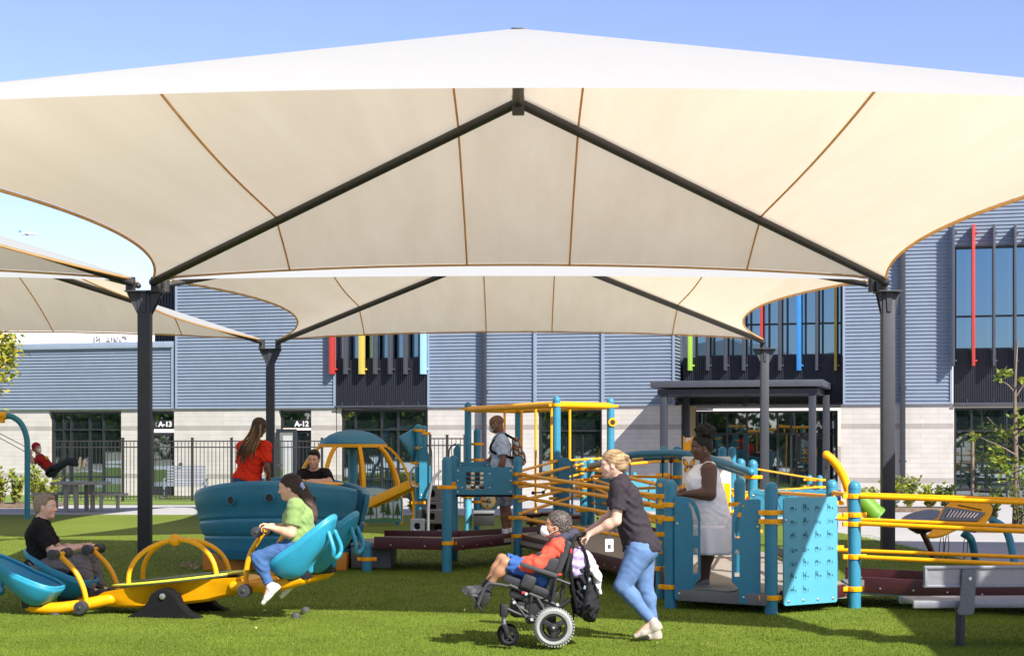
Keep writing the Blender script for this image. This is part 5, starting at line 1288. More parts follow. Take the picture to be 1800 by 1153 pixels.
def limb_tree(name, label, x, y, trunk, limbs, clumps, mats, r0, leaf, rng, n=90, cat='tree'):
    root = empty(name, (x, y, 0), label=label, cat=cat); off = root.location
    b = MB(); pts = spline([Vector(p) - off for p in trunk], 6); m = len(pts)
    b.tube(pts, [r0 * (1 - .82 * i / (m - 1)) for i in range(m)], 10)
    for lm, r in limbs:
        q = spline([Vector(p) - off for p in lm], 5); b.tube(q, [r * (1 - .8 * i / (len(q) - 1)) for i in range(len(q))], 7)
    b.build('trunk', M['bark'], root)
    c = MB()
    for (p, r, k) in clumps:
        p = Vector(p) - off
        for _ in range(int(n * k)):
            v = Vector((rng.gauss(0, .5), rng.gauss(0, .5), rng.gauss(0, .42))) * r
            leaf_face(c, p + v, (rng.gauss(0, 1), rng.gauss(0, 1), rng.uniform(-.9, .3)), leaf * rng.uniform(.6, 1.3), rng.choice((0, 0, 1)), rng)
    c.build('crown', mats, root, smooth=0, recalc=False)
    return root
d = 31.8; T = lambda x, y, dd=0: P(x, y, d + dd)
limb_tree('young_tree', 'young slender tree with few leaves and bare pale tip at the right edge', T(1784, 930).x, d,
    [T(1784, 932), T(1786, 850), T(1785, 760), T(1784, 690), T(1786, 640), T(1789, 600)],
    [([T(1786, 800), T(1760, 785, -.2), T(1722, 768, -.3)], .022), ([T(1785, 790), T(1760, 760, .3), T(1735, 732, .4)], .018), ([T(1784, 690), T(1770, 675), T(1752, 668)], .018), ([T(1784, 700), T(1797, 680), T(1812, 660)], .02), ([T(1785, 830), T(1765, 812, .1), T(1748, 800, .2)], .016), ([T(1785, 770), T(1805, 750), T(1826, 735)], .02), ([T(1786, 780), T(1808, 800), T(1822, 810)], .018)],
    [(T(1762, 655), .16, .35), (T(1790, 668), .10, .12), (T(1712, 768, -.3), .13, .22), (T(1770, 765, .2), .30, .6), (T(1765, 815), .28, .7), (T(1800, 735), .25, .5), (T(1795, 830), .30, .6), (T(1815, 790), .35, .8), (T(1750, 795), .2, .3), (T(1830, 745), .4, .8)],
    [M['leaf'], M['leafy']], .062, .14, rng, 95)
st = empty('tree_stake', (P(1710, 900, 33).x, 33, 0), label='thin brown wooden stake standing left of the young tree', cat='stake')
b = MB(); b.lathe([(.03, -.2), (.03, 1.95), (.02, 1.97)], seg=10); b.build('stake_pole', M['bark'], st)
d = 40.0
limb_tree('autumn_tree', 'yellow leaved tree reaching in at the left edge below the canopies', T(-75, 905).x, d,
    [T(-75, 905), T(-72, 800), T(-70, 720), T(-66, 640), T(-64, 580)],
    [([T(-70, 760), T(-40, 700), T(-4, 655)], .05), ([T(-68, 700), T(-40, 640), T(0, 612)], .05), ([T(-66, 660), T(-50, 610), T(-20, 590)], .04)],
    [(T(-5, 622), .48, 1.6), (T(16, 610), .30, .8), (T(-2, 655), .36, 1.0), (T(-20, 595), .5, 1.6), (T(4, 592), .34, .9), (T(-8, 684), .22, .4), (T(-60, 600), .8, 2.5), (T(-60, 690), .7, 2.2), (T(20, 635), .18, .3)],
    [M['leafy'], mat('golden_leaf', (.45, .36, .03), .55, var=.3, scale=6, translucent=.35)], .11, .17, rng, 120)
# fallen leaves on the turf under the bowl
b = MB()
for i in range(150):
    c = G(340 + rng.gauss(0, 15), 994 + rng.gauss(0, 2.6), .035); leaf_face(b, c, (rng.gauss(0, 1), rng.gauss(0, 1), rng.uniform(0, .5)), rng.uniform(.03, .06), 0, rng)
tag(b.build('fallen_leaves', mat('dry_leaf', (.34, .27, .15), .8, var=.3, scale=12), smooth=0, recalc=False), kind='stuff')
b = MB()
for i in range(26):
    c = G(720 + rng.gauss(0, 6), 938 + rng.gauss(0, 1.2), .02); leaf_face(b, c, (rng.gauss(0, 1), rng.gauss(0, 1), .2), rng.uniform(.03, .05), 0, rng)
for i in range(14):
    c = G(rng.uniform(420, 1250), rng.uniform(1066, 1140), .035); leaf_face(b, c, (rng.gauss(0, 1), rng.gauss(0, 1), .2), rng.uniform(.02, .035), 0, rng)
tag(b.build('stray_leaves', mat('pale_leaf', (.45, .38, .25), .8, var=.3, scale=12), smooth=0, recalc=False), kind='stuff')
# aircraft
ap = empty('airliner', P(50, 411, 1500), R(8), label='tiny white airliner low in the sky above the left canopy', cat='aircraft')
b = MB(); b.lathe([(.1, -8.5), (.7, -7), (.95, -4), (.95, 5), (.6, 7.4), (.1, 8.4)], (0, 0, 0), (1, 0, .02), 12); b.build('fuselage', M['whitepaint'], ap)
b = MB(); b.mesh(outline_mesh([[(-1.5, 0), (1.4, 0), (-2.6, -8.5), (-3.8, -8.5)]], .2), Matrix.Translation((0, 0, -.5))); b.mesh(outline_mesh([[(1.4, 0), (-1.5, 0), (-3.8, 8.5), (-2.6, 8.5)]], .2), Matrix.Translation((0, 0, -.5))); b.build('wing', M['whitepaint'], ap)
b = MB(); b.mesh(outline_mesh([[(-8.2, .3), (-5.6, .6), (-7.6, 3.2), (-8.6, 3.2)]], .2), frame((0, 0, 0), (1, 0, 0))); b.build('tail_fin', M['bluefin'], ap)
# ================================================================ people: smooth distance fields turned into one skin
class Field:
    def __init__(s): s.pr = []
    def cone(s, p0, p1, r0, r1, k=.02, flat0=False, flat1=False): s.pr.append(('c', np.array(p0, float), np.array(p1, float), r0, r1, k, flat0, flat1)); return s
    def seg(s, p0, p1, e0, e1, lat, k=.03, flat0=False, flat1=False): s.pr.append(('s', np.array(p0, float), np.array(p1, float), e0, e1, np.array(lat, float), k, flat0, flat1)); return s
    def ell(s, c, r, ax=None, k=.02): s.pr.append(('e', np.array(c, float), np.array(r, float), np.eye(3) if ax is None else np.array(ax, float), k)); return s
    def sub(s, c, r, ax=None, k=.01): s.pr.append(('x', np.array(c, float), np.array(r, float), np.eye(3) if ax is None else np.array(ax, float), k)); return s
    def cut(s, p, n): s.pr.append(('p', np.array(p, float), np.array(n, float) / np.linalg.norm(n))); return s   # remove the side n points to
    def tube(s, pts, rs, k=.01):
        rs = rs if hasattr(rs, '__len__') else [rs] * len(pts)
        for a, b, r0, r1 in zip(pts[:-1], pts[1:], rs[:-1], rs[1:]): s.cone(a, b, r0, r1, k)
        return s
    def bounds(s):
        lo, hi = [], []
        for p in s.pr:
            if p[0] == 'c': r = max(p[3], p[4]); lo += [np.minimum(p[1], p[2]) - r]; hi += [np.maximum(p[1], p[2]) + r]
            elif p[0] == 's': r = max(*p[3], *p[4]); lo += [np.minimum(p[1], p[2]) - r]; hi += [np.maximum(p[1], p[2]) + r]
            elif p[0] == 'e': r = max(p[2]); lo += [p[1] - r]; hi += [p[1] + r]
        return np.min(lo, 0), np.max(hi, 0)
    def mesh(s, vox, wrinkle=0.0, wscale=1.0, seed=0, fine=0.0):
        lo, hi = s.bounds(); lo -= vox * 4 + wrinkle; hi += vox * 4 + wrinkle
        n = np.ceil((hi - lo) / vox).astype(int) + 1
        f = np.full(n, .5, np.float32)
        axs = [lo[i] + vox * np.arange(n[i]) for i in range(3)]
        def block(a, b):
            i0 = np.clip(np.floor((a - lo) / vox).astype(int), 0, n - 1); i1 = np.clip(np.ceil((b - lo) / vox).astype(int) + 1, 1, n)
            sl = tuple(slice(i0[i], i1[i]) for i in range(3))
            return sl, np.stack(np.meshgrid(*[axs[i][sl[i]] for i in range(3)], indexing='ij'), -1).astype(np.float32)
        for p in s.pr:
            if p[0] == 'p':
                sl, X = block(lo, hi); f[sl] = np.maximum(f[sl], (X - p[1].astype(np.float32)) @ p[2].astype(np.float32)); continue
            if p[0] == 'c':
                _, a, b, r0, r1, k, fl0, fl1 = p; r = max(r0, r1) + k + vox * 3
                sl, X = block(np.minimum(a, b) - r, np.maximum(a, b) + r)
                d = b - a; L = max(1e-6, np.linalg.norm(d)); u = d / L; q = X - a.astype(np.float32)
                ax = q @ u.astype(np.float32); t = np.clip(ax / L, 0, 1)
                D = np.linalg.norm(q - t[..., None] * d.astype(np.float32), axis=-1) - (r0 + (r1 - r0) * t)
                if fl0: D = np.maximum(D, -ax)
                if fl1: D = np.maximum(D, ax - L)
            elif p[0] == 's':
                _, a, b, e0, e1, lat, k, fl0, fl1 = p; r = max(*e0, *e1) + k + vox * 3
                sl, X = block(np.minimum(a, b) - r, np.maximum(a, b) + r)
                d = b - a; L = max(1e-6, np.linalg.norm(d)); u = d / L; lt = lat - u * (lat @ u); lt /= np.linalg.norm(lt); fr_ = np.cross(u, lt)
                q = X - a.astype(np.float32); ax = q @ u.astype(np.float32); t = np.clip(ax / L, 0, 1); over = ax - t * L
                A = e0[0] + (e1[0] - e0[0]) * t; B = e0[1] + (e1[1] - e0[1]) * t; mn = np.minimum(A, B)
                D = (np.sqrt(((q @ lt.astype(np.float32)) / A) ** 2 + ((q @ fr_.astype(np.float32)) / B) ** 2 + (over / mn) ** 2) - 1) * mn
                if fl0: D = np.maximum(D, -ax)
                if fl1: D = np.maximum(D, ax - L)
            else:
                _, c, rr, M_, k = p; r = max(rr) + k + vox * 3
                sl, X = block(c - r, c + r); q = ((X - c.astype(np.float32)) @ M_.T.astype(np.float32)) / rr.astype(np.float32)
                D = (np.linalg.norm(q, axis=-1) - 1) * min(rr)
            g = f[sl]
            if p[0] == 'x':
                D = -D; h = np.maximum(k - np.abs(g - D), 0) / k; f[sl] = np.maximum(g, D) + h * h * k * .25
            else:
                h = np.maximum(k - np.abs(g - D), 0) / k; f[sl] = np.minimum(g, D) - h * h * k * .25
        if wrinkle or fine:
            X, Y, Z = np.meshgrid(*[a.astype(np.float32) for a in axs], indexing='ij', sparse=True)
            rs = np.random.RandomState(seed); ws = 0
            ph = rs.uniform(0, 6.28, 12)
            wx = X + .02 * np.sin(Z * 31 + ph[0]) + .015 * np.sin(Y * 37 + ph[1]); wz = Z + .02 * np.sin(X * 27 + ph[2]) + .015 * np.sin(Y * 33 + ph[3]); wy = Y + .02 * np.sin(Z * 24 + ph[4])
            ws = np.sin((wz * 70 + wx * 42) * wscale + ph[5]) * np.sin((wy * 30 + wz * 18) * wscale + ph[6]) + .7 * np.sin((wz * 46 - wx * 66) * wscale + ph[7]) * np.sin((wy * 38 - wx * 20) * wscale + ph[8])
            f += (wrinkle * ws).astype(np.float32)
            if fine: f += (fine * (np.sin((wx * 310 + wz * 60) + ph[9]) + np.sin(wz * 240 + wy * 190 + ph[10]))).astype(np.float32)
        return nets(f, lo, vox)
def nets(f, lo, vox):
    ins = f < 0
    c = ins[:-1, :-1, :-1].astype(np.int8)
    cnt = np.zeros(c.shape, np.int8)
    for dx in (0, 1):
        for dy in (0, 1):
            for dz in (0, 1): cnt += ins[dx:ins.shape[0] - 1 + dx, dy:ins.shape[1] - 1 + dy, dz:ins.shape[2] - 1 + dz]
    act = (cnt > 0) & (cnt < 8); idx = np.argwhere(act)
    ids = np.full(act.shape, -1, np.int32); ids[act] = np.arange(len(idx))
    acc = np.zeros((len(idx), 3)); num = np.zeros(len(idx))
    corners = [(0, 0, 0), (1, 0, 0), (0, 1, 0), (1, 1, 0), (0, 0, 1), (1, 0, 1), (0, 1, 1), (1, 1, 1)]
    val = np.stack([f[idx[:, 0] + a, idx[:, 1] + b, idx[:, 2] + c_] for a, b, c_ in corners], 1)
    for i in range(8):
        for j in range(i + 1, 8):
            A, B = np.array(corners[i]), np.array(corners[j])
            if abs(A - B).sum() != 1: continue
            m = (val[:, i] < 0) != (val[:, j] < 0); t = val[m, i] / (val[m, i] - val[m, j])
            acc[m] += A + (B - A) * t[:, None]; num[m] += 1
    v = lo + vox * (idx + acc / num[:, None])
    quads = []
    for ax in range(3):
        sl0 = [slice(None)] * 3; sl1 = [slice(None)] * 3; sl0[ax] = slice(0, -1); sl1[ax] = slice(1, None)
        a, b = ins[tuple(sl0)], ins[tuple(sl1)]; e = np.argwhere(a != b); u, w_ = [(1, 2), (2, 0), (0, 1)][ax]
        e = e[(e[:, u] > 0) & (e[:, w_] > 0) & (e[:, u] < act.shape[u]) & (e[:, w_] < act.shape[w_]) & (e[:, ax] < act.shape[ax])]
        fl = a[e[:, 0], e[:, 1], e[:, 2]]
        def q(du, dw):
            x = e.copy(); x[:, u] -= du; x[:, w_] -= dw; return ids[x[:, 0], x[:, 1], x[:, 2]]
        Q = np.stack([q(1, 1), q(0, 1), q(0, 0), q(1, 0)], 1); Q[~fl] = Q[~fl][:, ::-1]; quads.append(Q)
    return v, np.concatenate(quads)
def field_obj(name, F_, vox, mat_, parent, color, off, **kw):
    """color: rgb or a function of the vertices"""
    v, q = F_.mesh(vox, **kw)
    # light smoothing takes the stair-steps out
    ed = np.concatenate([q[:, [0, 1]], q[:, [1, 2]], q[:, [2, 3]], q[:, [3, 0]]]); s = np.zeros_like(v); n = np.zeros(len(v))
    for _ in range(1):
        s[:] = 0; n[:] = 0
        np.add.at(s, ed[:, 0], v[ed[:, 1]]); np.add.at(n, ed[:, 0], 1); np.add.at(s, ed[:, 1], v[ed[:, 0]]); np.add.at(n, ed[:, 1], 1)
        v = v * .5 + .5 * s / np.maximum(n, 1)[:, None]
    col = np.tile(np.array(color, np.float32), (len(v), 1)) if not callable(color) else color(v)
    me = bpy.data.meshes.new(name); me.vertices.add(len(v)); me.vertices.foreach_set('co', (v - np.array(off)).astype(np.float32).ravel())
    me.loops.add(len(q) * 4); me.loops.foreach_set('vertex_index', q.astype(np.int32).ravel()); me.polygons.add(len(q)); me.polygons.foreach_set('loop_start', np.arange(len(q), dtype=np.int32) * 4)
    me.update(calc_edges=True); me.validate()
    at = me.attributes.new('Col', 'FLOAT_COLOR', 'POINT'); at.data.foreach_set('color', np.concatenate([col, np.ones((len(v), 1))], 1).astype(np.float32).ravel())
    me.materials.append(mat_); me.shade_smooth()
    return link_mesh(name, me, parent)
M['skin'] = attr_mat('skin', .48, .07, 14, .12, 320, .35, sss=.12)
M['cloth'] = attr_mat('cloth', .85, .10, 10, .35, 420, .15, sheen=.0)
M['denim'] = attr_mat('denim', .85, .16, 6, .3, 380, .15, stretch=(1, 1, .35))
M['knit'] = attr_mat('ribbed_cotton', .8, .10, 9, .5, 300, .2, sheen=.2, stretch=(1, 1, .4))
M['hair'] = attr_mat('hair', .55, .30, 40, .35, 110, .25, stretch=(1, 1, .2))
M['shoe'] = attr_mat('shoe', .6, .08, 12, .25, 200, .35)
M['mask'] = attr_mat('face_mask', .8, .03, 12, .15, 100, .2)
M['eyeball'] = mat('eye_white', (.62, .60, .57), .2, var=.02); M['iris'] = mat('iris_dark', (.018, .012, .010), .15, var=.05)
A_ = lambda v: np.array((v.x, v.y, v.z))
def nrm(v): v = np.array(v, float); return v / np.linalg.norm(v)

def head_frame(f, u):
    f = nrm(f); u = nrm(np.array(u, float) - f * np.dot(u, f)); l = np.cross(u, f)      # l = the person's left
    return f, l, u
class Head:
    def __init__(s, c, f, u, size=1.0): s.c = np.array(c, float); s.f, s.l, s.u = head_frame(f, u); s.k = size; s.M = np.stack([s.f, s.l, s.u])
    def p(s, f, l, u): return s.c + (s.f * f + s.l * l + s.u * u) * s.k
    def r(s, *a): return np.array(a) * s.k
    def build(s, F_, chin=1.0, cheek=1.0, nose=1.0, jaw=1.0, smile=0):
        p, r, M_ = s.p, s.r, s.M; k = s.k
        F_.ell(p(-.012, 0, .038), r(.098, .077, .083), M_, .03 * k); F_.ell(p(.030, 0, -.038), r(.060, .058 * jaw, .076), M_, .035 * k)
        F_.ell(p(.045, 0, .035), r(.050, .058, .055), M_, .03 * k)
        F_.ell(p(.064, 0, -.098), r(.024, .026 * jaw, .020) * chin, M_, .028 * k); F_.ell(p(-.02, 0, -.045), r(.055, .062 * jaw, .05), M_, .03 * k)
        for sgn in (1, -1):
            F_.ell(p(.058, sgn * .040, -.030), r(.030, .026, .026) * cheek, M_, .022 * k)
            F_.ell(p(.082, sgn * .030, .022), r(.016, .026, .010), M_, .014 * k)
            F_.sub(p(.103, sgn * .032, .000), r(.020, .019, .013), M_, .012 * k)
            F_.ell(p(.079, sgn * .032, .0), r(.0155, .015, .0125), M_, .004 * k)
            F_.ell(p(-.004, sgn * .077, -.008), r(.020, .010, .033), np.stack([s.f * .96 + s.l * sgn * .28, s.l * .96 - s.f * sgn * .28, s.u]), .008 * k); F_.sub(p(.0, sgn * .089, -.006), r(.011, .008, .019), M_, .006 * k)
        F_.cone(p(.086, 0, .012), p(.112, 0, -.030), .0085 * k, .0125 * k * nose, .014 * k)
        for sgn in (1, -1): F_.ell(p(.099, sgn * .013, -.034), r(.012, .010, .009) * nose, M_, .008 * k)
        F_.ell(p(.089, 0, -.061), r(.013, .025, .0075), M_, .010 * k); F_.ell(p(.088, 0, -.074), r(.012, .021, .0075), M_, .010 * k)
        F_.sub(p(.104, 0, -.0675), r(.012, .024, .0028 + .003 * smile), M_, .006 * k)
    def tint(s, skin, lips, brow, blush=.0):
        skin, lips, brow = (np.array(x, float) for x in (skin, lips, brow))
        def fn(v):
            q = ((v - s.c) @ s.M.T) / s.k; col = np.tile(skin, (len(v), 1)); f, l, u = q.T
            def mix(w_, c): nonlocal col; col = col * (1 - w_[:, None]) + c * w_[:, None]
            sm = lambda d: np.clip(1.3 - d, 0, 1)
            mix(.85 * sm(np.sqrt((l / .024) ** 2 + ((u + .0675) / .014) ** 2 + ((f - .095) / .03) ** 2)), lips)
            for sg in (1, -1): mix(.9 * sm(np.sqrt(((l - sg * .032) / .024) ** 2 + ((u - .026 + .004 * np.abs(l - sg * .03) / .02) / .0065) ** 2 + ((f - .09) / .035) ** 2)), brow)
            if blush:
                for sg in (1, -1): mix(blush * sm(np.sqrt(((l - sg * .045) / .03) ** 2 + ((u + .03) / .025) ** 2 + ((f - .07) / .05) ** 2)), skin * np.array((1.1, .72, .66)))
            return np.clip(col, 0, 1)
        return fn
    def eyes(s, parent, off):
        for sg in (1, -1):
            b = MB(); c = Vector(s.p(.0835, sg * .032, -.0005)) - Vector(off); b.ball(c, .0123 * s.k, 14)
            fw = Vector(s.f + s.l * sg * .12); b.lathe([(.0062 * s.k, -.002), (.0058 * s.k, .0), (.001, .0012)], c + fw.normalized() * .0118 * s.k, fw, 12, mi=1)
            b.build('eye', [M['eyeball'], M['iris']], parent)
    def cap(s, F_, t=.014, front=.0, low=-.07, k=.02, puff=1.0):
        """close hair: an inflated skull less the face"""
        F_.ell(s.p(-.016, 0, .042), s.r(.098 + t, .077 + t * puff, .084 + t), s.M, k); F_.ell(s.p(-.045, 0, -.015), s.r(.062 + t, .064 + t * .8, .07), s.M, k)
        F_.sub(s.p(.085 + front, 0, -.035), s.r(.095, .105, .098), s.M, .012); F_.sub(s.p(.02, .085, -.045), s.r(.035, .04, .05), s.M, .008); F_.sub(s.p(.02, -.085, -.045), s.r(.035, .04, .05), s.M, .008)
        F_.cut(s.p(0, 0, low), -s.u + s.f * .3)

def hand(F_, w_, d, palm, thumb, curl=.5, k=1.0, spread=.0):
    """wrist, direction of the fingers, direction the palm faces, direction of the thumb side"""
    d = nrm(d); palm = nrm(np.array(palm, float) - d * np.dot(palm, d)); t = nrm(np.cross(d, palm)); t = t if np.dot(t, thumb) > 0 else -t
    w_ = np.array(w_, float)
    F_.seg(w_ - d * .02 * k, w_ + d * .078 * k, (.027 * k, .019 * k), (.040 * k, .0145 * k), t, .014 * k)
    for o, L, r in ((.030, .070, .0090), (.010, .079, .0092), (-.010, .073, .0088), (-.029, .056, .0080)):
        a = w_ + d * .080 * k + t * o * k; c = 0.0; dirv = nrm(d + t * (o * spread * 8)); q = a
        for j, fr_ in enumerate((.45, .31, .24)):
            c += curl * (.75, 1.0, .65)[j]; dd = dirv * math.cos(c) + palm * math.sin(c); e = q + dd * L * fr_ * k
            F_.cone(q, e, r * k * (1 - .07 * j), r * k * (.93 - .08 * j), .0035 * k); q = e
    a = w_ + d * .018 * k + t * .024 * k; b_ = a + (d * .55 + t * .62 + palm * .35) * .042 * k; e = b_ + nrm(d * .85 + t * .1 + palm * (.3 + .5 * curl)) * .030 * k; g_ = e + nrm(d * .8 - t * .15 + palm * (.3 + .6 * curl)) * .024 * k
    F_.cone(a, b_, .0145 * k, .011 * k, .012 * k); F_.cone(b_, e, .011 * k, .0095 * k, .004 * k); F_.cone(e, g_, .0095 * k, .0078 * k, .004 * k)

class Person:
    def __init__(s, name_label, d, root_px, J, face, up, lat, k=1.0, girth=1.0, head=1.0, skin=(.55, .36, .27), group=None, z0=None):
        """J: joint -> (photo column, photo row, depth offset); lat: direction of the person's left"""
        s.J = {n: A_(P(q[0], q[1], d + q[2])) for n, q in J.items()}; s.d = d; s.k = k; s.g = girth; s.skin = np.array(skin); s.lat = nrm(lat)
        j = s.J; base = A_(P(root_px[0], root_px[1], d))
        s.off = base; s.root = empty('person', Vector(base), label=name_label, cat='person', group=group)
        s.H = Head(j['head'], face, up, head); s.kids = []
        if 'waist' not in j: j['waist'] = j['pelvis'] * .55 + j['chest'] * .45
        ax = nrm(j['chest'] - j['pelvis']); s.front = nrm(np.cross(s.lat, ax)); s.ax = ax
        for sd, sg in (('L', 1), ('R', -1)):
            j.setdefault('hip' + sd, j['pelvis'] + s.lat * sg * .085 * k * girth ** .5)
            j.setdefault('sh' + sd, j['neck'] - ax * .055 * k + s.lat * sg * .165 * k)
        s.sz = dict(pel=(.160, .115), wai=(.135, .098), che=(.158, .112), top=(.105, .068), ua=(.050, .041), fa=(.042, .027), th=(.083, .055), ca=(.053, .034))
        s.bulk = girth
    def torso(s, F_, inf=0.0, hem=None, legs=False, top=True, belly=0.0, bust=0.0, k=.04, glut=1.0):
        j, z, g, K = s.J, s.sz, s.bulk, s.k; E = lambda e, m=1.0: (e[0] * K * g * m + inf, e[1] * K * g * m + inf)
        F_.seg(j['pelvis'] - s.ax * .02, j['waist'], E(z['pel']), E(z['wai']), s.lat, k); F_.seg(j['waist'], j['chest'], E(z['wai']), E(z['che']), s.lat, k)
        F_.seg(j['chest'], j['neck'] - s.ax * .04 * K, E(z['che']), (z['top'][0] * K + inf, z['top'][1] * K + inf), s.lat, k)
        for sd, sg in (('L', 1), ('R', -1)):
            F_.ell(j['sh' + sd] - s.lat * sg * .012, np.array((.062, .062, .062)) * K * g ** .5 + inf, None, .04)
            F_.cone(j['neck'] - s.ax * .012 * K, j['sh' + sd] + s.ax * .012, .044 * K + inf, .042 * K + inf, .04)
            F_.ell(j['pelvis'] - s.front * .055 * K * g + s.lat * sg * .068 * K * g - s.ax * .035 * K, np.array((.092, .088, .098)) * K * g * glut + inf, np.stack([s.front, s.lat, s.ax]), .04)
            if bust: F_.ell(j['chest'] + s.front * .070 * K * g + s.lat * sg * .070 * K * g - s.ax * .03, np.array((.062, .068, .066)) * K * bust + inf, np.stack([s.front, s.lat, s.ax]), .04)
        if belly: F_.ell(j['waist'] + s.front * .055 * K * g - s.ax * .02, np.array((.10, .125, .12)) * K * belly + inf, np.stack([s.front, s.lat, s.ax]), .06)
    def arm(s, F_, sd, inf=0.0, t0=0.0, t1=2.0, flat=False, m=1.0):
        j, z, K = s.J, s.sz, s.k * s.bulk ** .45 * m; A, B, C = j['sh' + sd], j['el' + sd], j['wr' + sd]
        e = min(1, t1); F_.cone(A, A + (B - A) * e, z['ua'][0] * K * 1.08 + inf, (z['ua'][0] + (z['ua'][1] - z['ua'][0]) * e) * K + inf * (1.35 if flat else 1), .025, False, flat and t1 <= 1)
        if t1 > 1:
            e = t1 - 1; F_.cone(B, B + (C - B) * e, z['ua'][1] * K + inf, (z['fa'][0] + (z['fa'][1] - z['fa'][0]) * e) * K + inf, .02, False, flat)
            if not flat or t1 > 1.4: F_.ell(B + (C - B) * .28, np.array((.046, .046, .046)) * K + inf, None, .03)
    def leg(s, F_, sd, inf=0.0, t1=2.0, flat=False, m=1.0, knee=1.0):
        j, z, K = s.J, s.sz, s.k * s.bulk ** .6 * m; A, B, C = j['hip' + sd], j['kn' + sd], j['an' + sd]
        e = min(1, t1); F_.cone(A, A + (B - A) * e, z['th'][0] * K * 1.06 + inf, (z['th'][0] + (z['th'][1] - z['th'][0]) * e) * K + inf, .035, False, flat and t1 <= 1)
        if t1 > 1:
            e = t1 - 1; F_.cone(B, B + (C - B) * e, z['ca'][0] * K * knee + inf, (z['ca'][0] + (z['ca'][1] - z['ca'][0]) * e) * K + inf, .025, False, flat)
            d = nrm(C - B); th = nrm(B - A); back = nrm((A - B) - d * np.dot(A - B, d) + 1e-4) if np.linalg.norm(np.cross(d, th)) > .15 else -s.front
            if e > .5: F_.ell(B + (C - B) * .30 + back * .012 * K, np.array((.056, .056, .056)) * K + inf * .9, None, .05)
    def body(s, vox=.006, hands=(), lips=None, brow=(.03, .02, .015), bust=0, belly=0, feet=True, blush=.25, smile=0, glut=1.0, face=None, legs='LR', neck=1.0):
        F_ = Field(); j = s.J; K = s.k
        s.torso(F_, bust=bust, belly=belly, glut=glut)
        F_.cone(j['neck'] - s.ax * .02, s.H.p(-.022, 0, -.05), .058 * K * neck, .052 * K * neck, .03); s.H.build(F_, smile=smile, **(face or {}))
        for sd in 'LR': s.arm(F_, sd)
        for sd in legs:
            s.leg(F_, sd)
            if feet: F_.seg(j['an' + sd], j['toe' + sd] * .7 + j['an' + sd] * .3, (.034, .034), (.036, .026), s.lat, .02)
        for (sd, d, palm, thumb, curl) in hands: hand(F_, j['wr' + sd], d, palm, thumb, curl, K)
        lips = lips if lips is not None else tuple(s.skin * np.array((.95, .55, .55)))
        o = field_obj('body', F_, vox, M['skin'], s.root, s.H.tint(s.skin, lips, brow, blush), s.off)
        s.H.eyes(s.root, s.off); return o
    def add(s, name, F_, color, mat_='cloth', vox=.007, **kw):
        return field_obj(name, F_, vox, M[mat_], s.root, color, s.off, **kw)
    def top(s, color, sleeve=.62, hem=.0, inf=.013, bust=0, belly=0, mat_='cloth', name='shirt', vox=.007, wrinkle=.0035, neckcut=.028, collar=False, flare=0.0, seed=1, glut=1.0, extra=None, hemn=None):
        F_ = Field(); j = s.J; s.torso(F_, inf + flare, bust=bust, belly=belly, glut=glut)
        if sleeve:
            for sd in 'LR': s.arm(F_, sd, inf + .004, t1=sleeve, flat=True)
        F_.sub(j['neck'] + s.ax * (.03 + neckcut * .2) + s.front * .015, np.array((.075, .075, .045)) * s.k, np.stack([s.front, s.lat, s.ax]), .01)
        if collar:
            for sg in (0,): F_.seg(j['neck'] - s.ax * .005, j['neck'] + s.ax * .03 - s.front * .005, (.075 * s.k, .073 * s.k), (.066 * s.k, .066 * s.k), s.lat, .006, False, True); F_.sub(j['neck'] + s.ax * .045 + s.front * .03, np.array((.055, .05, .05)) * s.k, np.stack([s.front, s.lat, s.ax]), .006)
        hp = j['pelvis'] - s.ax * hem; F_.cut(hp, -s.ax if hemn is None else hemn)
        if extra: extra(F_)
        return s.add(name, F_, color, mat_, vox, wrinkle=wrinkle, seed=seed)
    def pants(s, color, length=1.95, inf=.011, mat_='denim', name='trousers', vox=.007, wrinkle=.0035, waist=.06, seed=2, glut=1.0, loose=0.0, legs='LR'):
        F_ = Field(); j, z, g, K = s.J, s.sz, s.bulk, s.k
        E = lambda e: (e[0] * K * g + inf, e[1] * K * g + inf)
        F_.seg(j['pelvis'] - s.ax * .02, j['waist'], E(z['pel']), E(z['wai']), s.lat, .03)
        for sd, sg in (('L', 1), ('R', -1)): F_.ell(j['pelvis'] - s.front * .055 * K * g + s.lat * sg * .068 * K * g - s.ax * .035 * K, np.array((.092, .088, .098)) * K * g * glut + inf, np.stack([s.front, s.lat, s.ax]), .035)
        F_.cut(j['pelvis'] + s.ax * waist, s.ax)
        for sd in legs: s.leg(F_, sd, inf + loose, t1=length, flat=True)
        return s.add(name, F_, color, mat_, vox, wrinkle=wrinkle, wscale=1.15, seed=seed)
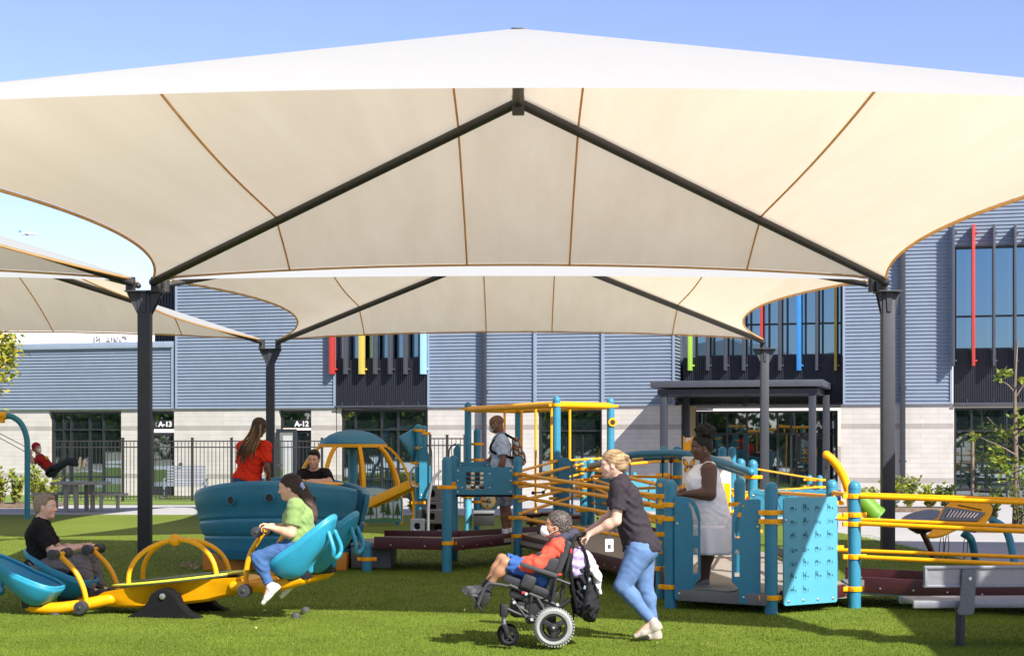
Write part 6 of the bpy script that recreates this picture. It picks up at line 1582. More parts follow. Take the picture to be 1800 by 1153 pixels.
    def shoes(s, color, sole=(.6, .6, .6), heels=None, vox=.006, legs='LR', wide=1.0, sock=None, soleh=.022):
        for sd in legs:
            j = s.J; a, t = j['an' + sd], j['toe' + sd]
            he = j.get('heel' + sd)
            if he is None: he = a + (a - t) * .22
            ax = nrm(t - he); n = nrm((a - he) - ax * np.dot(a - he, ax)); lt = np.cross(ax, n); L = np.linalg.norm(t - he)
            F_ = Field(); h0 = he + n * .030; h1 = he + ax * L * .62 + n * .026; h2 = t + n * .022 - ax * .03
            F_.seg(h0 + ax * .03, h1, (.034 * wide, .046), (.044 * wide, .036), lt, .02); F_.seg(h1, h2, (.045 * wide, .034), (.036 * wide, .022), lt, .02); F_.cone(a - n * .015, h0 + ax * .05, .044, .044, .03); F_.cone(a + n * .02, a - n * .04, .041, .046, .02, True, False)
            F_.cut(he - n * .0, -n)
            for m_, ln in ((.22, .018), (.36, .014)): pass
            up = np.array(color); so2 = np.array(sole)
            def colr(v, he=he, n=n, ax=ax, L=L):
                h = (v - he) @ n; x = ((v - he) @ ax) / L; w_ = np.clip((soleh - h) / .004 + .5, 0, 1)[:, None]
                lace = ((np.sin(x * 90) > .3) & (x > .38) & (x < .72) & (h > .052)).astype(float)[:, None] * .5
                c = up * (1 - lace) + np.clip(up * 2.2 + .1, 0, .85) * lace
                return c * (1 - w_) + so2 * w_
            s.add('shoe', F_, colr, 'shoe', vox)
            if sock is not None:
                F2 = Field(); kn = j['kn' + sd]; u = nrm(kn - a); F2.cone(a - u * .02, a + u * .09, .040 * s.k, .043 * s.k, .01, False, True); s.add('sock', F2, sock, 'cloth', vox)
def tubes(pairs, name, mats, parent, off, seg=8, mi=None, cyc=False):
    b = MB()
    for i, (pts, r) in enumerate(pairs): b.tube([Vector(A_(Vector(p)) - off) for p in pts], r, seg, mi=(mi[i] if mi else 0), closed=cyc)
    return b.build(name, mats, parent, smooth=60)
# ---------------------------------------------------------------- woman pushing the wheelchair
d = 13.85
pu = Person('blonde woman in dark T-shirt and light jeans leaning forward to push the wheelchair', d, (1140, 1126), dict(
    head=(1077, 816, -.02), neck=(1087.5, 841, 0), chest=(1099, 876, 0), pelvis=(1125, 957, 0),
    shL=(1090, 858, -.165), shR=(1088, 856, .165), elL=(1083, 915, -.20), elR=(1073, 908, .20), wrL=(1037, 938, -.15), wrR=(1029, 937, .17),
    hipL=(1126, 968, -.08), hipR=(1127, 968, .08), knL=(1094, 1030, -.09), anL=(1147, 1092, -.09), toeL=(1113, 1124, -.09), heelL=(1165, 1104, -.09),
    knR=(1133, 1033, .08), anR=(1149, 1096, .09), toeR=(1124, 1125, .10), heelR=(1164, 1122, .09)),
    (-1, .12, -.12), (-.12, 0, 1), (0, -1, 0), k=.98, girth=1.02, head=.95, skin=(.58, .36, .275))
pu.sz.update(th=(.108, .066), ca=(.059, .036), ua=(.050, .043), wai=(.145, .112), pel=(.170, .142))
pu.body(hands=[('L', (-1, .0, -.45), (.2, .35, -1), (0, -.5, 1), .95), ('R', (-1, 0, -.45), (.2, -.35, -1), (0, .5, 1), .95)], bust=1.0, blush=.35, lips=(.42, .17, .15), brow=(.20, .12, .07))
pu.top((.034, .028, .036), sleeve=.66, hem=.06, bust=1.0, name='t_shirt', inf=.016, wrinkle=.005, flare=.004, seed=4, hemn=-nrm(pu.ax * .92 - pu.front * .30))
pu.pants((.105, .185, .36), 1.93, waist=.05, name='jeans', wrinkle=.0015, seed=6)
pu.shoes((.36, .33, .29), (.44, .39, .32), soleh=.018, wide=.88)
F_ = Field(); H = pu.H; H.cap(F_, .013, low=-.055)
F_.ell(H.p(-.105, 0, .022), H.r(.040, .045, .052), H.M, .03); F_.tube([H.p(-.12, -.03, -.02), H.p(-.145, 0, .01), H.p(-.135, .03, .05), H.p(-.10, .01, .075)], [.016, .022, .022, .014], .012); F_.ell(H.p(-.085, 0, -.03), H.r(.04, .05, .04), H.M, .03)
def blond(v, H=H):
    q = (v - H.c) @ H.M.T; t = np.clip(.45 + .22 * np.sin(q[:, 2] * 210 - q[:, 0] * 60 + 1.5 * np.sin(q[:, 1] * 40 + q[:, 0] * 30)) + .25 * np.sin(q[:, 2] * 70 + q[:, 0] * 30), 0, 1); c0, c1 = np.array((.14, .085, .042)), np.array((.40, .275, .15))
    return c0 + (c1 - c0) * t[:, None]
pu.add('hair', F_, blond, 'hair', .0045, wrinkle=.0006, wscale=2.2)
o = tubes([([H.p(-.125, -.035, .05), H.p(-.15, 0, .045), H.p(-.14, .035, .03)], .009)], 'hair_clip', M['brown'], pu.root, pu.off)
b = MB(); c = P(1071, 958, d - .16) - Vector(pu.off); b.mesh(outline_mesh([rrect(-.036, -.055, .036, .055, .008)], .004, .001), frame(c, (1, .15, 0))); b.box(c + Vector((.0, -.004, -.01)), (.026, .003, .034), mi=1); b.tube([c + Vector((0, 0, .055)), c + Vector((.01, .02, .16)), A_(P(1083, 935, d - .02)) - pu.off], .004, 6, mi=1)
b.build('name_badge', [M['white'], M['greyfin']], pu.root)
b = MB(); b.box(A_(P(1139, 953, d - .11)) - pu.off, (.05, .006, .035), Euler((.1, -.25, .3)), bevel=.002); b.build('back_pocket_label', M['trim'], pu.root)

# ---------------------------------------------------------------- powered wheelchair
dw = G(973, 1135).y
wc = empty('wheelchair', G(973, 1135), label='black powered wheelchair with pale grey drive wheels, tilted seat and swivel casters', cat='wheelchair')
wq = lambda x, y, dy=0.0: P(x, y, dw + dy) - wc.location
def wheel(px, py, r, w_, dy, tyre, name, spokes):
    c = wq(px, py, dy); o = empty(name, c, parent=wc)
    b = MB(); b.lathe([(r * .70, -w_ * .42), (r * .86, -w_ * .5), (r * .96, -w_ * .36), (r, -w_ * .12), (r, w_ * .12), (r * .96, w_ * .36), (r * .86, w_ * .5), (r * .70, w_ * .42)], (0, 0, 0), (0, 1, 0), 36, ring=True)
    for k in range(40):
        a = 2 * PI * k / 40; b.box((r * .985 * math.cos(a), 0, r * .985 * math.sin(a)), (.012, w_ * .75, .012), Euler((0, -a, .4)))
    b.build('tyre', M[tyre], o)
    b = MB(); b.lathe([(r * .58, -w_ * .40), (r * .72, -w_ * .44), (r * .72, w_ * .44), (r * .58, w_ * .40)], (0, 0, 0), (0, 1, 0), 32, ring=True); b.lathe([(r * .10, -w_ * .55), (r * .2, -w_ * .5), (r * .22, w_ * .4), (.01, w_ * .45)], (0, 0, 0), (0, 1, 0), 16)
    for k in range(spokes):
        a = 2 * PI * k / spokes + .5; b.bar((r * .12 * math.cos(a), -w_ * .2, r * .12 * math.sin(a)), (r * .64 * math.cos(a), -w_ * .2, r * .64 * math.sin(a)), r * .26, w_ * .3, up=(0, 1, 0), bevel=.004)
    b.lathe([(r * .06, -w_ * .62), (r * .05, -w_ * .56)], (0, 0, 0), (0, 1, 0), 10, mi=1)
    b.build('rim', [M['blackplastic'], M['chrome']], o)
RW = .162
wheel(973, 1101.5, RW, .075, -.26, 'tyre', 'drive_wheel', 3); wheel(975, 1100, RW, .075, .26, 'tyre', 'drive_wheel', 3)
for px, dy in ((894.5, -.21), (892, .22)):
    wheel(px, 1117.5 if dy < 0 else 1112, .078, .045, dy, 'rubber', 'caster_wheel', 5)
    b = MB(); t = wq(px - 8, 1062, dy); b.tube([t, wq(px - 8, 1098, dy)], .014, 10, mi=1); b.box(wq(px - 8, 1072, dy), (.055, .06, .11), bevel=.01)
    for s in (-1, 1): b.bar(wq(px - 8, 1096, dy) + Vector((0, s * .035, 0)), wq(px, 1117, dy) + Vector((0, s * .035, 0)), .008, .035, bevel=.003)
    b.build('caster_fork', [M['blackplastic'], M['silver']], wc)
b = MB()
for dy in (-.19, .19):
    b.tube(spline([wq(884, 1066, dy), wq(915, 1080, dy), wq(945, 1086, dy), wq(973, 1098, dy)], 5), .018, 10)
    b.tube([wq(895, 1028, dy), wq(930, 1043, dy), wq(985, 1066, dy)], .020, 10); b.tube([wq(935, 1045, dy), wq(930, 1088, dy)], .018, 10); b.tube([wq(985, 1066, dy), wq(990, 1030, dy), wq(1004, 965, dy), wq(1013, 940, dy), wq(1022, 940, dy)], .016, 10)
    b.tube([wq(905, 1060, dy), wq(940, 1084, dy)], .012, 8); b.tube([wq(960, 1060, dy), wq(948, 1095, dy)], .016, 8); b.tube([wq(985, 1066, dy), wq(1002, 1052, dy)], .022, 10)
for x, y in ((888, 1064), (940, 1085), (985, 1066), (900, 1030)): b.tube([wq(x, y, -.19), wq(x, y, .19)], .016, 8)
b.build('frame', M['blackplastic'], wc)
b = MB(); b.box(wq(922, 1072, 0), (.20, .26, .10), bevel=.02); b.box(wq(950, 1072, 0), (.26, .40, .19), bevel=.03); b.box(wq(922, 1066, 0), (.24, .34, .13), bevel=.025); b.lathe([(.05, -.24), (.062, -.235), (.064, -.19), (.02, -.19)], wq(973, 1100, 0), (0, 1, 0), 20); b.box(wq(930, 1050, 0), (.34, .36, .06), Euler((0, R(20), 0)), bevel=.015); b.box(wq(968, 1048, -.17), (.12, .05, .12), Euler((0, R(20), 0)), bevel=.015); b.tube([wq(944, 1050, -.205), wq(965, 1085, -.205)], .018, 8); b.tube([wq(900, 1052, -.20), wq(925, 1085, -.20)], .013, 8); b.lathe([(.05, -.16), (.055, -.1), (.055, .16)], wq(916, 1070, -.02), (0, 1, 0), 18); b.lathe([(.03, 0), (.026, .012)], wq(916, 1070, -.18), (0, -1, 0), 14, mi=1); b.build('motor_box', [M['blackplastic'], M['silver']], wc)
tl = R(20)
b = MB(); b.box(wq(928, 1027, 0), (.44, .40, .075), Euler((0, tl, 0)), bevel=.03); b.build('seat_cushion', M['vinyl'], wc)
b = MB(); b.box(wq(982, 992, 0), (.08, .40, .46), Euler((0, R(22), 0)), bevel=.03); b.build('backrest', M['vinyl'], wc)
b = MB(); b.box(wq(960, 988, -.20), (.20, .05, .13), Euler((0, tl, 0)), bevel=.03); b.build('side_pad', M['vinyl'], wc)
b = MB(); b.box(wq(929, 1022, -.22), (.12, .06, .12), Euler((0, tl, 0)), bevel=.035); b.build('hip_pad', M['vinyl'], wc)
b = MB(); b.box(wq(998, 941, 0), (.06, .24, .12), Euler((0, R(25), 0)), bevel=.028); b.tube([wq(998, 944, 0), wq(1003, 965, 0)], .012, 8); b.build('headrest', M['vinyl'], wc)
b = MB(); b.ball(wq(997, 961, -.1), (.035, .03, .035), 12); b.build('shoulder_pad', M['silver'], wc)
for dy in (-.24, .24):
    b = MB(); b.bar(wq(914, 990, dy), wq(980, 1012, dy), .055, .035, bevel=.012); o = b.build('armrest', M['grip'], wc)
    b = MB(); b.tube([wq(940, 1003, dy), wq(1002, 1026, dy)], .014, 8); b.tube([wq(978, 1013, dy), wq(972, 1050, dy)], .016, 8); b.build('armrest_post', M['blackplastic'], o)
    b = MB(); b.tube(spline([wq(895, 1030, dy * .8), wq(872, 1026, dy * .8), wq(858, 1026, dy * .8), wq(849, 1040, dy * .8), wq(840, 1062, dy * .8)], 5), .014, 10); b.build('leg_hanger', M['grip'], wc)
    b = MB(); b.tube([wq(1006, 960, dy * .7), wq(1010, 945, dy * .7), wq(1026, 937, dy * .7)], .013, 8); b.tube([wq(1012, 943, dy * .7), wq(1030, 936, dy * .7)], .018, 10, mi=0); b.build('push_handle', M['rubber'], wc)
b = MB(); b.box(wq(836, 1053, 0), (.20, .32, .022), Euler((0, R(55), 0)), bevel=.006); b.tube([wq(836, 1066, -.17), wq(834, 1066, .17)], .016, 8); b.build('footplate', M['blackplastic'], wc)
b = MB(); b.box(wq(852, 1050, -.10), (.08, .07, .12), Euler((0, .3, 0)), bevel=.01); b.build('calf_bracket', M['blackplastic'], wc)
b = MB()
for x, y in ((925, 1043), (904, 1058), (980, 1062), (935, 1088)): b.lathe([(.016, -.01), (.014, .008)], wq(x, y, -.215), (0, -1, 0), 10)
b.build('chrome_knobs', M['chrome'], wc); tag(wc.children[-1], kind='stuff')
b = MB(); b.tube(spline([wq(1002, 1050, -.1), wq(1008, 1080, -.1), wq(1007, 1110, -.1)], 5), .006, 6); b.tube(spline([wq(1000, 1000, -.2), wq(985, 1030, -.24), wq(960, 1050, -.22), wq(925, 1060, -.2)], 6), .006, 6); b.build('cable', M['rubber'], wc)
b = MB(); b.box(wq(920, 1041, -.24), (.03, .02, .02), bevel=.004); b.box(wq(984, 1009, -.25), (.035, .02, .02), bevel=.004); b.box(wq(1004, 968, -.2), (.02, .02, .04), bevel=.004); b.build('brake_tag', M['red'], wc); tag(wc.children[-1], kind='stuff')
# bags hung behind
def blob(name, label, F_, color, cat, d0, mt='cloth', **kw):
    lo, hi = F_.bounds(); off = np.array([(lo[0] + hi[0]) / 2, (lo[1] + hi[1]) / 2, lo[2]])
    o = field_obj(name, F_, .008, M[mt], None, color, off, **kw); o.location = off; tag(o, label, cat); return o, off
W3 = lambda x, y, dy=0.0: A_(P(x, y, dw + dy))
F_ = Field(); F_.seg(W3(1022, 1000), W3(1031, 1062), (.17, .075), (.19, .10), (0, 1, 0), .04); F_.seg(W3(1031, 1062), W3(1036, 1080), (.19, .10), (.13, .06), (0, 1, 0), .04); F_.seg(W3(1012, 1035), W3(1020, 1068), (.14, .05), (.14, .05), (0, 1, 0), .04)
bp_, bo = blob('backpack', 'slack black backpack hanging behind the wheelchair seat', F_, (.018, .018, .021), 'backpack', dw, wrinkle=.009, seed=8)
b = MB(); b.tube(spline([W3(1014, 945, -.12), W3(1030, 975, -.17), W3(1034, 1010, -.19), W3(1028, 1060, -.20), W3(1022, 1084, -.15)], 6), .014, 8); b.tube(spline([W3(1008, 950, -.14), W3(1003, 985, -.18), W3(1006, 1030, -.19), W3(1016, 1076, -.15)], 6), .017, 8)
bmesh.ops.translate(b.bm, vec=Vector(-bo), verts=b.bm.verts); b.build('shoulder_strap', M['rubber'], bp_)
b = MB()
for x, y in ((1028, 1032), (1036, 1018)): b.box(W3(x, y, -.20) - bo, (.02, .01, .03), Euler((0, .3, 0)), bevel=.003)
b.build('zip_pull', M['trim'], bp_); tag(bp_.children[-1], kind='stuff')
F_ = Field(); F_.ell(W3(1012, 992, -.10), (.085, .10, .125), None, .03); F_.ell(W3(1018, 976, -.08), (.07, .09, .07), None, .04)
blob('soft_bag', 'lavender drawstring bag tucked behind the wheelchair backrest', F_, (.42, .34, .58), 'bag', dw, wrinkle=.007, seed=3)
F_ = Field(); F_.seg(W3(1030, 976, -.05), W3(1049, 1012, -.03), (.11, .045), (.10, .04), (0, 1, 0), .03); F_.seg(W3(1049, 1012, -.03), W3(1052, 1042, -.03), (.08, .03), (.05, .022), (0, 1, 0), .03)
blob('white_jacket', 'white jacket draped over the black backpack on the wheelchair', F_, (.70, .66, .70), 'jacket', dw, wrinkle=.009, seed=5)

# ---------------------------------------------------------------- person riding in the wheelchair
wr = Person('person in orange red T-shirt, blue shorts and white mask riding in the wheelchair', dw, (950, 1060), dict(
    head=(979, 924, 0), neck=(990, 946, 0), chest=(977, 974, 0), pelvis=(951, 1013, 0), waist=(964, 994, 0),
    shL=(980, 962, -.15), shR=(984, 960, .15), elL=(944, 992, -.19), elR=(950, 985, .20), wrL=(903, 1000, -.10), wrR=(905, 990, .10),
    hipL=(950, 1014, -.08), hipR=(950, 1012, .08), knL=(888, 988, -.11), knR=(882, 982, .11), anL=(855, 1038, -.08), anR=(850, 1036, .10),
    toeL=(812, 1045, -.09), heelL=(852, 1051, -.08), toeR=(808, 1040, .10), heelR=(846, 1046, .1)),
    (-1, .05, .12), (.16, 0, 1), (0, -1, 0), k=.86, girth=1.0, head=.96, skin=(.36, .18, .10))
wr.sz.update(th=(.070, .052), ca=(.042, .032))
wr.body(hands=[('L', (-1, .2, -.1), (0, .4, -1), (0, .8, .5), .5), ('R', (-1, -.2, -.1), (0, -.4, -1), (0, -.8, .5), .5)], blush=.2)
wr.top((.62, .085, .05), sleeve=1.75, hem=.05, name='long_sleeve_shirt', inf=.018, wrinkle=.006, seed=9, collar=False)
wr.pants((.035, .10, .30), .92, inf=.018, mat_='cloth', name='shorts', waist=.05, loose=.006, wrinkle=.006, seed=10)
wr.shoes((.030, .031, .036), (.20, .20, .21), sock=(.04, .04, .045))
H = wr.H; F_ = Field(); H.cap(F_, .016, low=-.05); wr.add('hair', F_, lambda v: np.where((np.random.RandomState(3).rand(len(v), 1) > .80), np.array([[.17, .15, .14]]), np.array([[.050, .040, .035]])), 'hair', .006, wrinkle=.003, wscale=4.5, fine=.0016)
def add_mask(pe, color=(.80, .80, .82), point=0.0, loop=True):
    H = pe.H; F_ = Field(); F_.ell(H.p(.078 + point * .3, 0, -.052), H.r(.046 + point, .052, .054), H.M, .02); F_.ell(H.p(.098 + point * .4, 0, -.030), H.r(.022, .018, .03), H.M, .02); F_.sub(H.p(.02, 0, -.03), H.r(.06, .064, .09), H.M, .01); F_.cut(H.p(0, 0, -.012), H.u)
    pe.add('face_mask', F_, color, 'mask', .005)
    if loop:
        prs = []
        for sg in (1, -1):
            prs += [([H.p(.072, sg * .052, -.03), H.p(.03, sg * .074, -.012), H.p(-.010, sg * .084, .012)], .0028 * H.k), ([H.p(.062, sg * .050, -.085), H.p(.03, sg * .070, -.055), H.p(-.012, sg * .084, -.03)], .0028 * H.k)]
        tubes(prs, 'ear_loops', M['white'], pe.root, pe.off, 6)
add_mask(wr, (.82, .82, .84), .014)
F_ = Field(); cs = [wr.J['neck'] + wr.ax * .015 + np.array((.105 * math.cos(a) * .86 + .0, .10 * math.sin(a), .035 * math.cos(a) - .0 )) for a in [k * 2 * PI / 20 for k in range(21)]]
F_.tube(cs, .034, .02); wr.add('neck_scarf', F_, (.055, .055, .085), 'cloth', .006, wrinkle=.004, seed=4)
tubes([([W3(968, 965, -.15), W3(955, 983, -.17), W3(948, 1000, -.15)], .012), ([W3(975, 950, -.10), W3(964, 966, -.12)], .014)], 'harness_strap', M['rubber'], wr.root, wr.off)
tag(wr.root.children[-1], kind='stuff')

# ---------------------------------------------------------------- woman in the white dress
d = 16.9
wd = Person('woman in sleeveless white dress with hair in a high bun smiling on the low platform', d, (1238, 1031), dict(
    head=(1233, 786, -.02), neck=(1243, 815, 0), chest=(1238, 843, 0), pelvis=(1243, 905, 0),
    shL=(1246, 827, -.185), shR=(1240, 827, .185), elL=(1247, 868, -.25), elR=(1225, 862, .24), wrL=(1204, 868, -.22), wrR=(1196, 865, .16),
    knL=(1243, 960, -.09), knR=(1240, 960, .09), anL=(1239, 1016, -.09), anR=(1234, 1014, .09), toeL=(1218, 1032, -.10), heelL=(1247, 1032, -.09), toeR=(1213, 1030, .10), heelR=(1243, 1030, .09)),
    (-1, -.28, -.12), (-.06, 0, 1), (0, -1, 0), k=1.0, girth=1.30, head=1.06, skin=(.105, .052, .035))
wd.sz.update(ua=(.074, .062), fa=(.055, .030), th=(.10, .07), ca=(.062, .042), pel=(.165, .135), wai=(.155, .13), che=(.165, .125), top=(.12, .075))
wd.body(hands=[('L', (-1, .1, -.15), (0, .2, -1), (0, 1, .3), .6), ('R', (-1, -.1, -.15), (0, -.2, -1), (0, -1, .3), .6)], bust=1.45, belly=1.1, lips=(.20, .07, .06), brow=(.012, .008, .008), blush=.15, smile=1, face=dict(cheek=1.18, jaw=1.12, nose=1.15), neck=1.12)
def skirt(F_):
    j = wd.J; F_.seg(j['waist'] - wd.ax * .02, j['pelvis'] - wd.ax * .12, (.235, .215), (.27, .255), wd.lat, .05); F_.seg(j['pelvis'] - wd.ax * .12, A_(P(1246, 972, d)), (.275, .258), (.315, .292), wd.lat, .04, False, True)
F_ = Field(); j = wd.J; wd.torso(F_, .014, bust=1.45, belly=1.1); skirt(F_)
F_.sub(j['neck'] + wd.ax * .035 + wd.front * .02, np.array((.10, .105, .055)), np.stack([wd.front, wd.lat, wd.ax]), .01)
for sd in 'LR': F_.sub(j['sh' + sd] + wd.lat * (1 if sd == 'L' else -1) * .050 - wd.ax * .02, np.array((.085, .050, .105)), np.stack([wd.front, wd.lat, wd.ax]), .012)
F_.cut(A_(P(1246, 971, d)), (0, 0, -1))
wd.add('dress', F_, (.84, .83, .87), 'cloth', .007, wrinkle=.003, wscale=.8, seed=12)
b = MB(); n = 72; zt0 = A_(P(1246, 921, d))
def ruff(u, v):
    a = 2 * PI * u; r = 1 + .012 * math.sin(a * 17) + .05 * v * math.sin(a * 11 + 1); z = zt0[2] - .305 * v
    c = A_(P(1244 + 3 * v, 921, d)); return Vector((c[0] + (.262 + .055 * v) * r * math.cos(a), c[1] + (.285 + .055 * v) * r * math.sin(a), z)) - Vector(wd.off)
b.grid(ruff, n, 10, closeu=True); o = b.build('dress_tier', mat('white_cotton', (.84, .83, .87), .85, var=.04, bump=.2, bscale=200), wd.root, smooth=180)
md = o.modifiers.new('thick', 'SOLIDIFY'); md.thickness = .006
wd.shoes((.20, .20, .19), (.62, .62, .62), sock=(.02, .02, .02), soleh=.024)
H = wd.H; F_ = Field(); H.cap(F_, .011, low=-.045); wd.add('hair', F_, (.010, .008, .008), 'hair', .005, wrinkle=.0015, wscale=3)
F_ = Field(); F_.ell(H.p(-.060, 0, .145), H.r(.092, .095, .075), H.M, .03)
rs = np.random.RandomState(4)
for k in range(46):
    v = rs.normal(size=3); v /= np.linalg.norm(v); F_.ell(H.p(-.060 + v[0] * .090, v[1] * .092, .150 + v[2] * .072), H.r(.022, .022, .022) * rs.uniform(.7, 1.25), None, .008)
wd.add('hair_bun', F_, (.010, .008, .008), 'hair', .005, wrinkle=.002, wscale=5, fine=.0016)
F_ = Field(); c = H.p(-.005, .02, .115); F_.ell(c, (.022, .02, .022), None); F_.ell(c + np.array((-.02, -.01, .0)), (.012, .012, .018), None); wd.add('hair_bow', F_, (.30, .03, .05), 'cloth', .005)
b = MB(); b.ball(A_(Vector(H.p(.0, .085, -.042))) - wd.off, .006, 8); b.build('earring', M['chrome'], wd.root)

# ---------------------------------------------------------------- man with the backpack on the ramp
d = 23.3
bm_ = Person('bald man in pale blue polo shirt and patterned shorts wearing a mask and backpack', d, (888, 948), dict(
    head=(873, 745, 0), neck=(880.5, 764, 0), chest=(880, 786, 0), pelvis=(886, 838, 0),
    shL=(882, 776, -.19), shR=(876, 775, .19), elL=(884, 809, -.23), elR=(864, 808, .22), wrL=(875, 836, -.24), wrR=(845, 822, .12),
    knL=(886, 895, -.10), knR=(890, 894, .10), anL=(888, 939, -.10), anR=(896, 937, .12), toeL=(866, 949, -.12), heelL=(896, 949, -.10), toeR=(880, 947, .12), heelR=(904, 947, .12)),
    (-1, .25, -.22), (-.08, 0, 1), (0, -1, 0), k=1.04, girth=1.12, head=1.04, skin=(.17, .085, .05))
bm_.body(vox=.008, hands=[('L', (-.5, 0, -1), (0, 1, 0), (-1, 0, 0), .5), ('R', (-1, 0, -.1), (0, 0, -1), (0, -1, 0), .3)], belly=.8, blush=.1, brow=(.03, .02, .015))
bm_.top((.46, .55, .72), sleeve=.72, hem=.10, belly=.8, name='polo_shirt', inf=.022, collar=True, wrinkle=.006, seed=14, vox=.009)
def camo(v):
    n_ = np.sin(v[:, 0] * 55 + 2 * np.sin(v[:, 2] * 40)) * np.sin(v[:, 2] * 48 + v[:, 1] * 30); return np.where((n_ > .1)[:, None], np.array([[.30, .33, .40]]), np.array([[.16, .19, .26]]))
bm_.pants(camo, .90, inf=.03, mat_='cloth', name='shorts', waist=.05, loose=.015, seed=15, vox=.009)
bm_.shoes((.018, .018, .02), (.02, .02, .022), sock=(.72, .72, .74), vox=.008)
add_mask(bm_, (.55, .66, .74))
F_ = Field(); j = bm_.J; c0 = j['neck'] - bm_.front * .21 - bm_.ax * .12; F_.seg(c0, c0 - bm_.ax * .30, (.13, .065), (.15, .09), bm_.lat, .03); F_.seg(c0 - bm_.ax * .20 - bm_.front * .06, c0 - bm_.ax * .30 - bm_.front * .06, (.10, .05), (.10, .055), bm_.lat, .03)
def patt(v):
    n_ = np.sin(v[:, 2] * 60 + 2 * np.sin(v[:, 1] * 40)) + np.sin(v[:, 1] * 70 + v[:, 2] * 30 + v[:, 0] * 50)
    c = np.where((n_ > .4)[:, None], np.array([[.45, .43, .42]]), np.array([[.05, .05, .055]])); return np.where((n_ < -1.2)[:, None], np.array([[.45, .16, .04]]), c)
bk, bo = blob('backpack', 'small grey patterned backpack with black straps on the bald man', F_, patt, 'backpack', d)
b = MB()
for sg in (1, -1):
    s0 = j['sh' + ('L' if sg > 0 else 'R')]; L_ = bm_.lat * sg
    b.tube(spline([c0 + L_ * .08 + bm_.ax * .02, j['neck'] + L_ * .105 + bm_.ax * .012, j['chest'] + L_ * .125 + bm_.front * .15, j['chest'] + L_ * .195 + bm_.front * .03 - bm_.ax * .1, c0 + L_ * .12 - bm_.ax * .26], 8), .018, 8)
bmesh.ops.translate(b.bm, vec=Vector(-bo), verts=b.bm.verts); b.build('strap', M['rubber'], bk); tag(bk.children[-1], kind='stuff')

# ---------------------------------------------------------------- woman with braids in the bowl
d = 22.35
rw = Person('woman in red T-shirt and jeans with long braids standing in the bowl, back turned', d, (441, 957), dict(
    head=(456, 752, .0), neck=(449, 776, 0), chest=(445, 797, 0), pelvis=(436, 842, 0),
    shR=(467, 786, -.07), shL=(426, 786, .07), elR=(469, 820, -.13), elL=(424, 822, .12), wrR=(473, 848, -.02), wrL=(434, 846, .28),
    knR=(443, 900, .02), knL=(432, 900, .06), anR=(443, 947, .0), anL=(431, 947, .05), toeR=(452, 956, .2), toeL=(438, 956, .25), heelR=(442, 957, -.05), heelL=(429, 957, .0)),
    (.45, .9, -.18), (.12, 0, 1), (-.93, .36, 0), k=1.0, girth=1.12, head=1.03, skin=(.15, .075, .045))
rw.body(vox=.008, hands=[('R', (.3, .4, -1), (-1, 0, 0), (.3, 1, 0), .4), ('L', (.3, .8, -.5), (0, 0, -1), (1, 0, 0), .4)], bust=1.1, feet=True)
rw.top((.66, .035, .012), sleeve=.78, hem=.02, bust=1.1, name='t_shirt', inf=.02, wrinkle=.006, seed=17, vox=.009, flare=.006)
rw.pants((.045, .085, .19), 1.92, name='jeans', waist=.06, seed=18, vox=.009, wrinkle=.005)
rw.shoes((.05, .05, .05), (.4, .4, .4), vox=.009)
H = rw.H; F_ = Field(); H.cap(F_, .018, low=-.075); F_.ell(H.p(-.06, 0, -.03), H.r(.06, .075, .08), H.M, .03); rw.add('hair', F_, (.05, .03, .018), 'hair', .007, wrinkle=.003, wscale=3.5)
b = MB(); rng = random.Random(8); back = -np.array((.35, .93, 0))
for k in range(58):
    a = rng.uniform(-1.15, 1.15); s0 = Vector(H.p(-.09 * math.cos(a) - .02, .085 * math.sin(a), rng.uniform(-.02, .08)))
    L = rng.uniform(.36, .52); sx_ = (rng.uniform(-.11, .09) - .03); e = s0 + Vector((sx_ - .09, -.05, -L)); m1 = s0 + Vector((sx_ * .4, -.07, -.16)); m2 = s0 + Vector((sx_ * .85 - .05, -.09, -.32))
    pts = spline([s0, m1, m2, e], 9); b.tube(pts, [.0075 + .0022 * math.sin(i * 2.2) for i in range(len(pts))], 5, mi=rng.choice((0, 0, 1, 1, 2)))
bmesh.ops.translate(b.bm, vec=Vector(-rw.off), verts=b.bm.verts)
b.build('braids', [mat('braid_dark', (.05, .028, .016), .6), mat('braid_brown', (.16, .085, .035), .6), mat('braid_gold', (.30, .18, .07), .6)], rw.root, smooth=60)
tubes([([A_(P(462, 826, d - .16)), A_(P(468, 834, d - .15)), A_(P(464, 846, d - .16))], .006)], 'key_lanyard', M['white'], rw.root, rw.off)

# ---------------------------------------------------------------- young man at the table in the bowl
d = 23.1
ym = Person('dark haired young man in black T-shirt seated in the bowl, arms folded on table', d, (553, 960), dict(
    head=(551.5, 807, -.14), neck=(552, 827, -.04), chest=(553, 848, -.02), pelvis=(555, 893, .03),
    shL=(574, 833, -.05), shR=(531, 834, -.05), elL=(580, 847, -.33), elR=(524, 848, -.30), wrL=(546, 845, -.52), wrR=(556, 849, -.60),
    knL=(562, 896, -.42), knR=(543, 896, -.42), anL=(562, 940, -.36), anR=(543, 940, -.36), toeL=(563, 951, -.56), toeR=(542, 951, -.56), heelL=(562, 951, -.30), heelR=(543, 951, -.30)),
    (-.12, -1, -.16), (.04, 0, 1), (1, 0, 0), k=1.0, girth=1.06, head=1.04, skin=(.64, .40, .29))
ym.body(vox=.007, hands=[('L', (-1, -.1, .0), (0, -.2, -1), (0, -1, .2), .35), ('R', (1, -.1, 0), (0, -.2, -1), (0, -1, .2), .35)], brow=(.025, .017, .012), lips=(.36, .14, .12), feet=True)
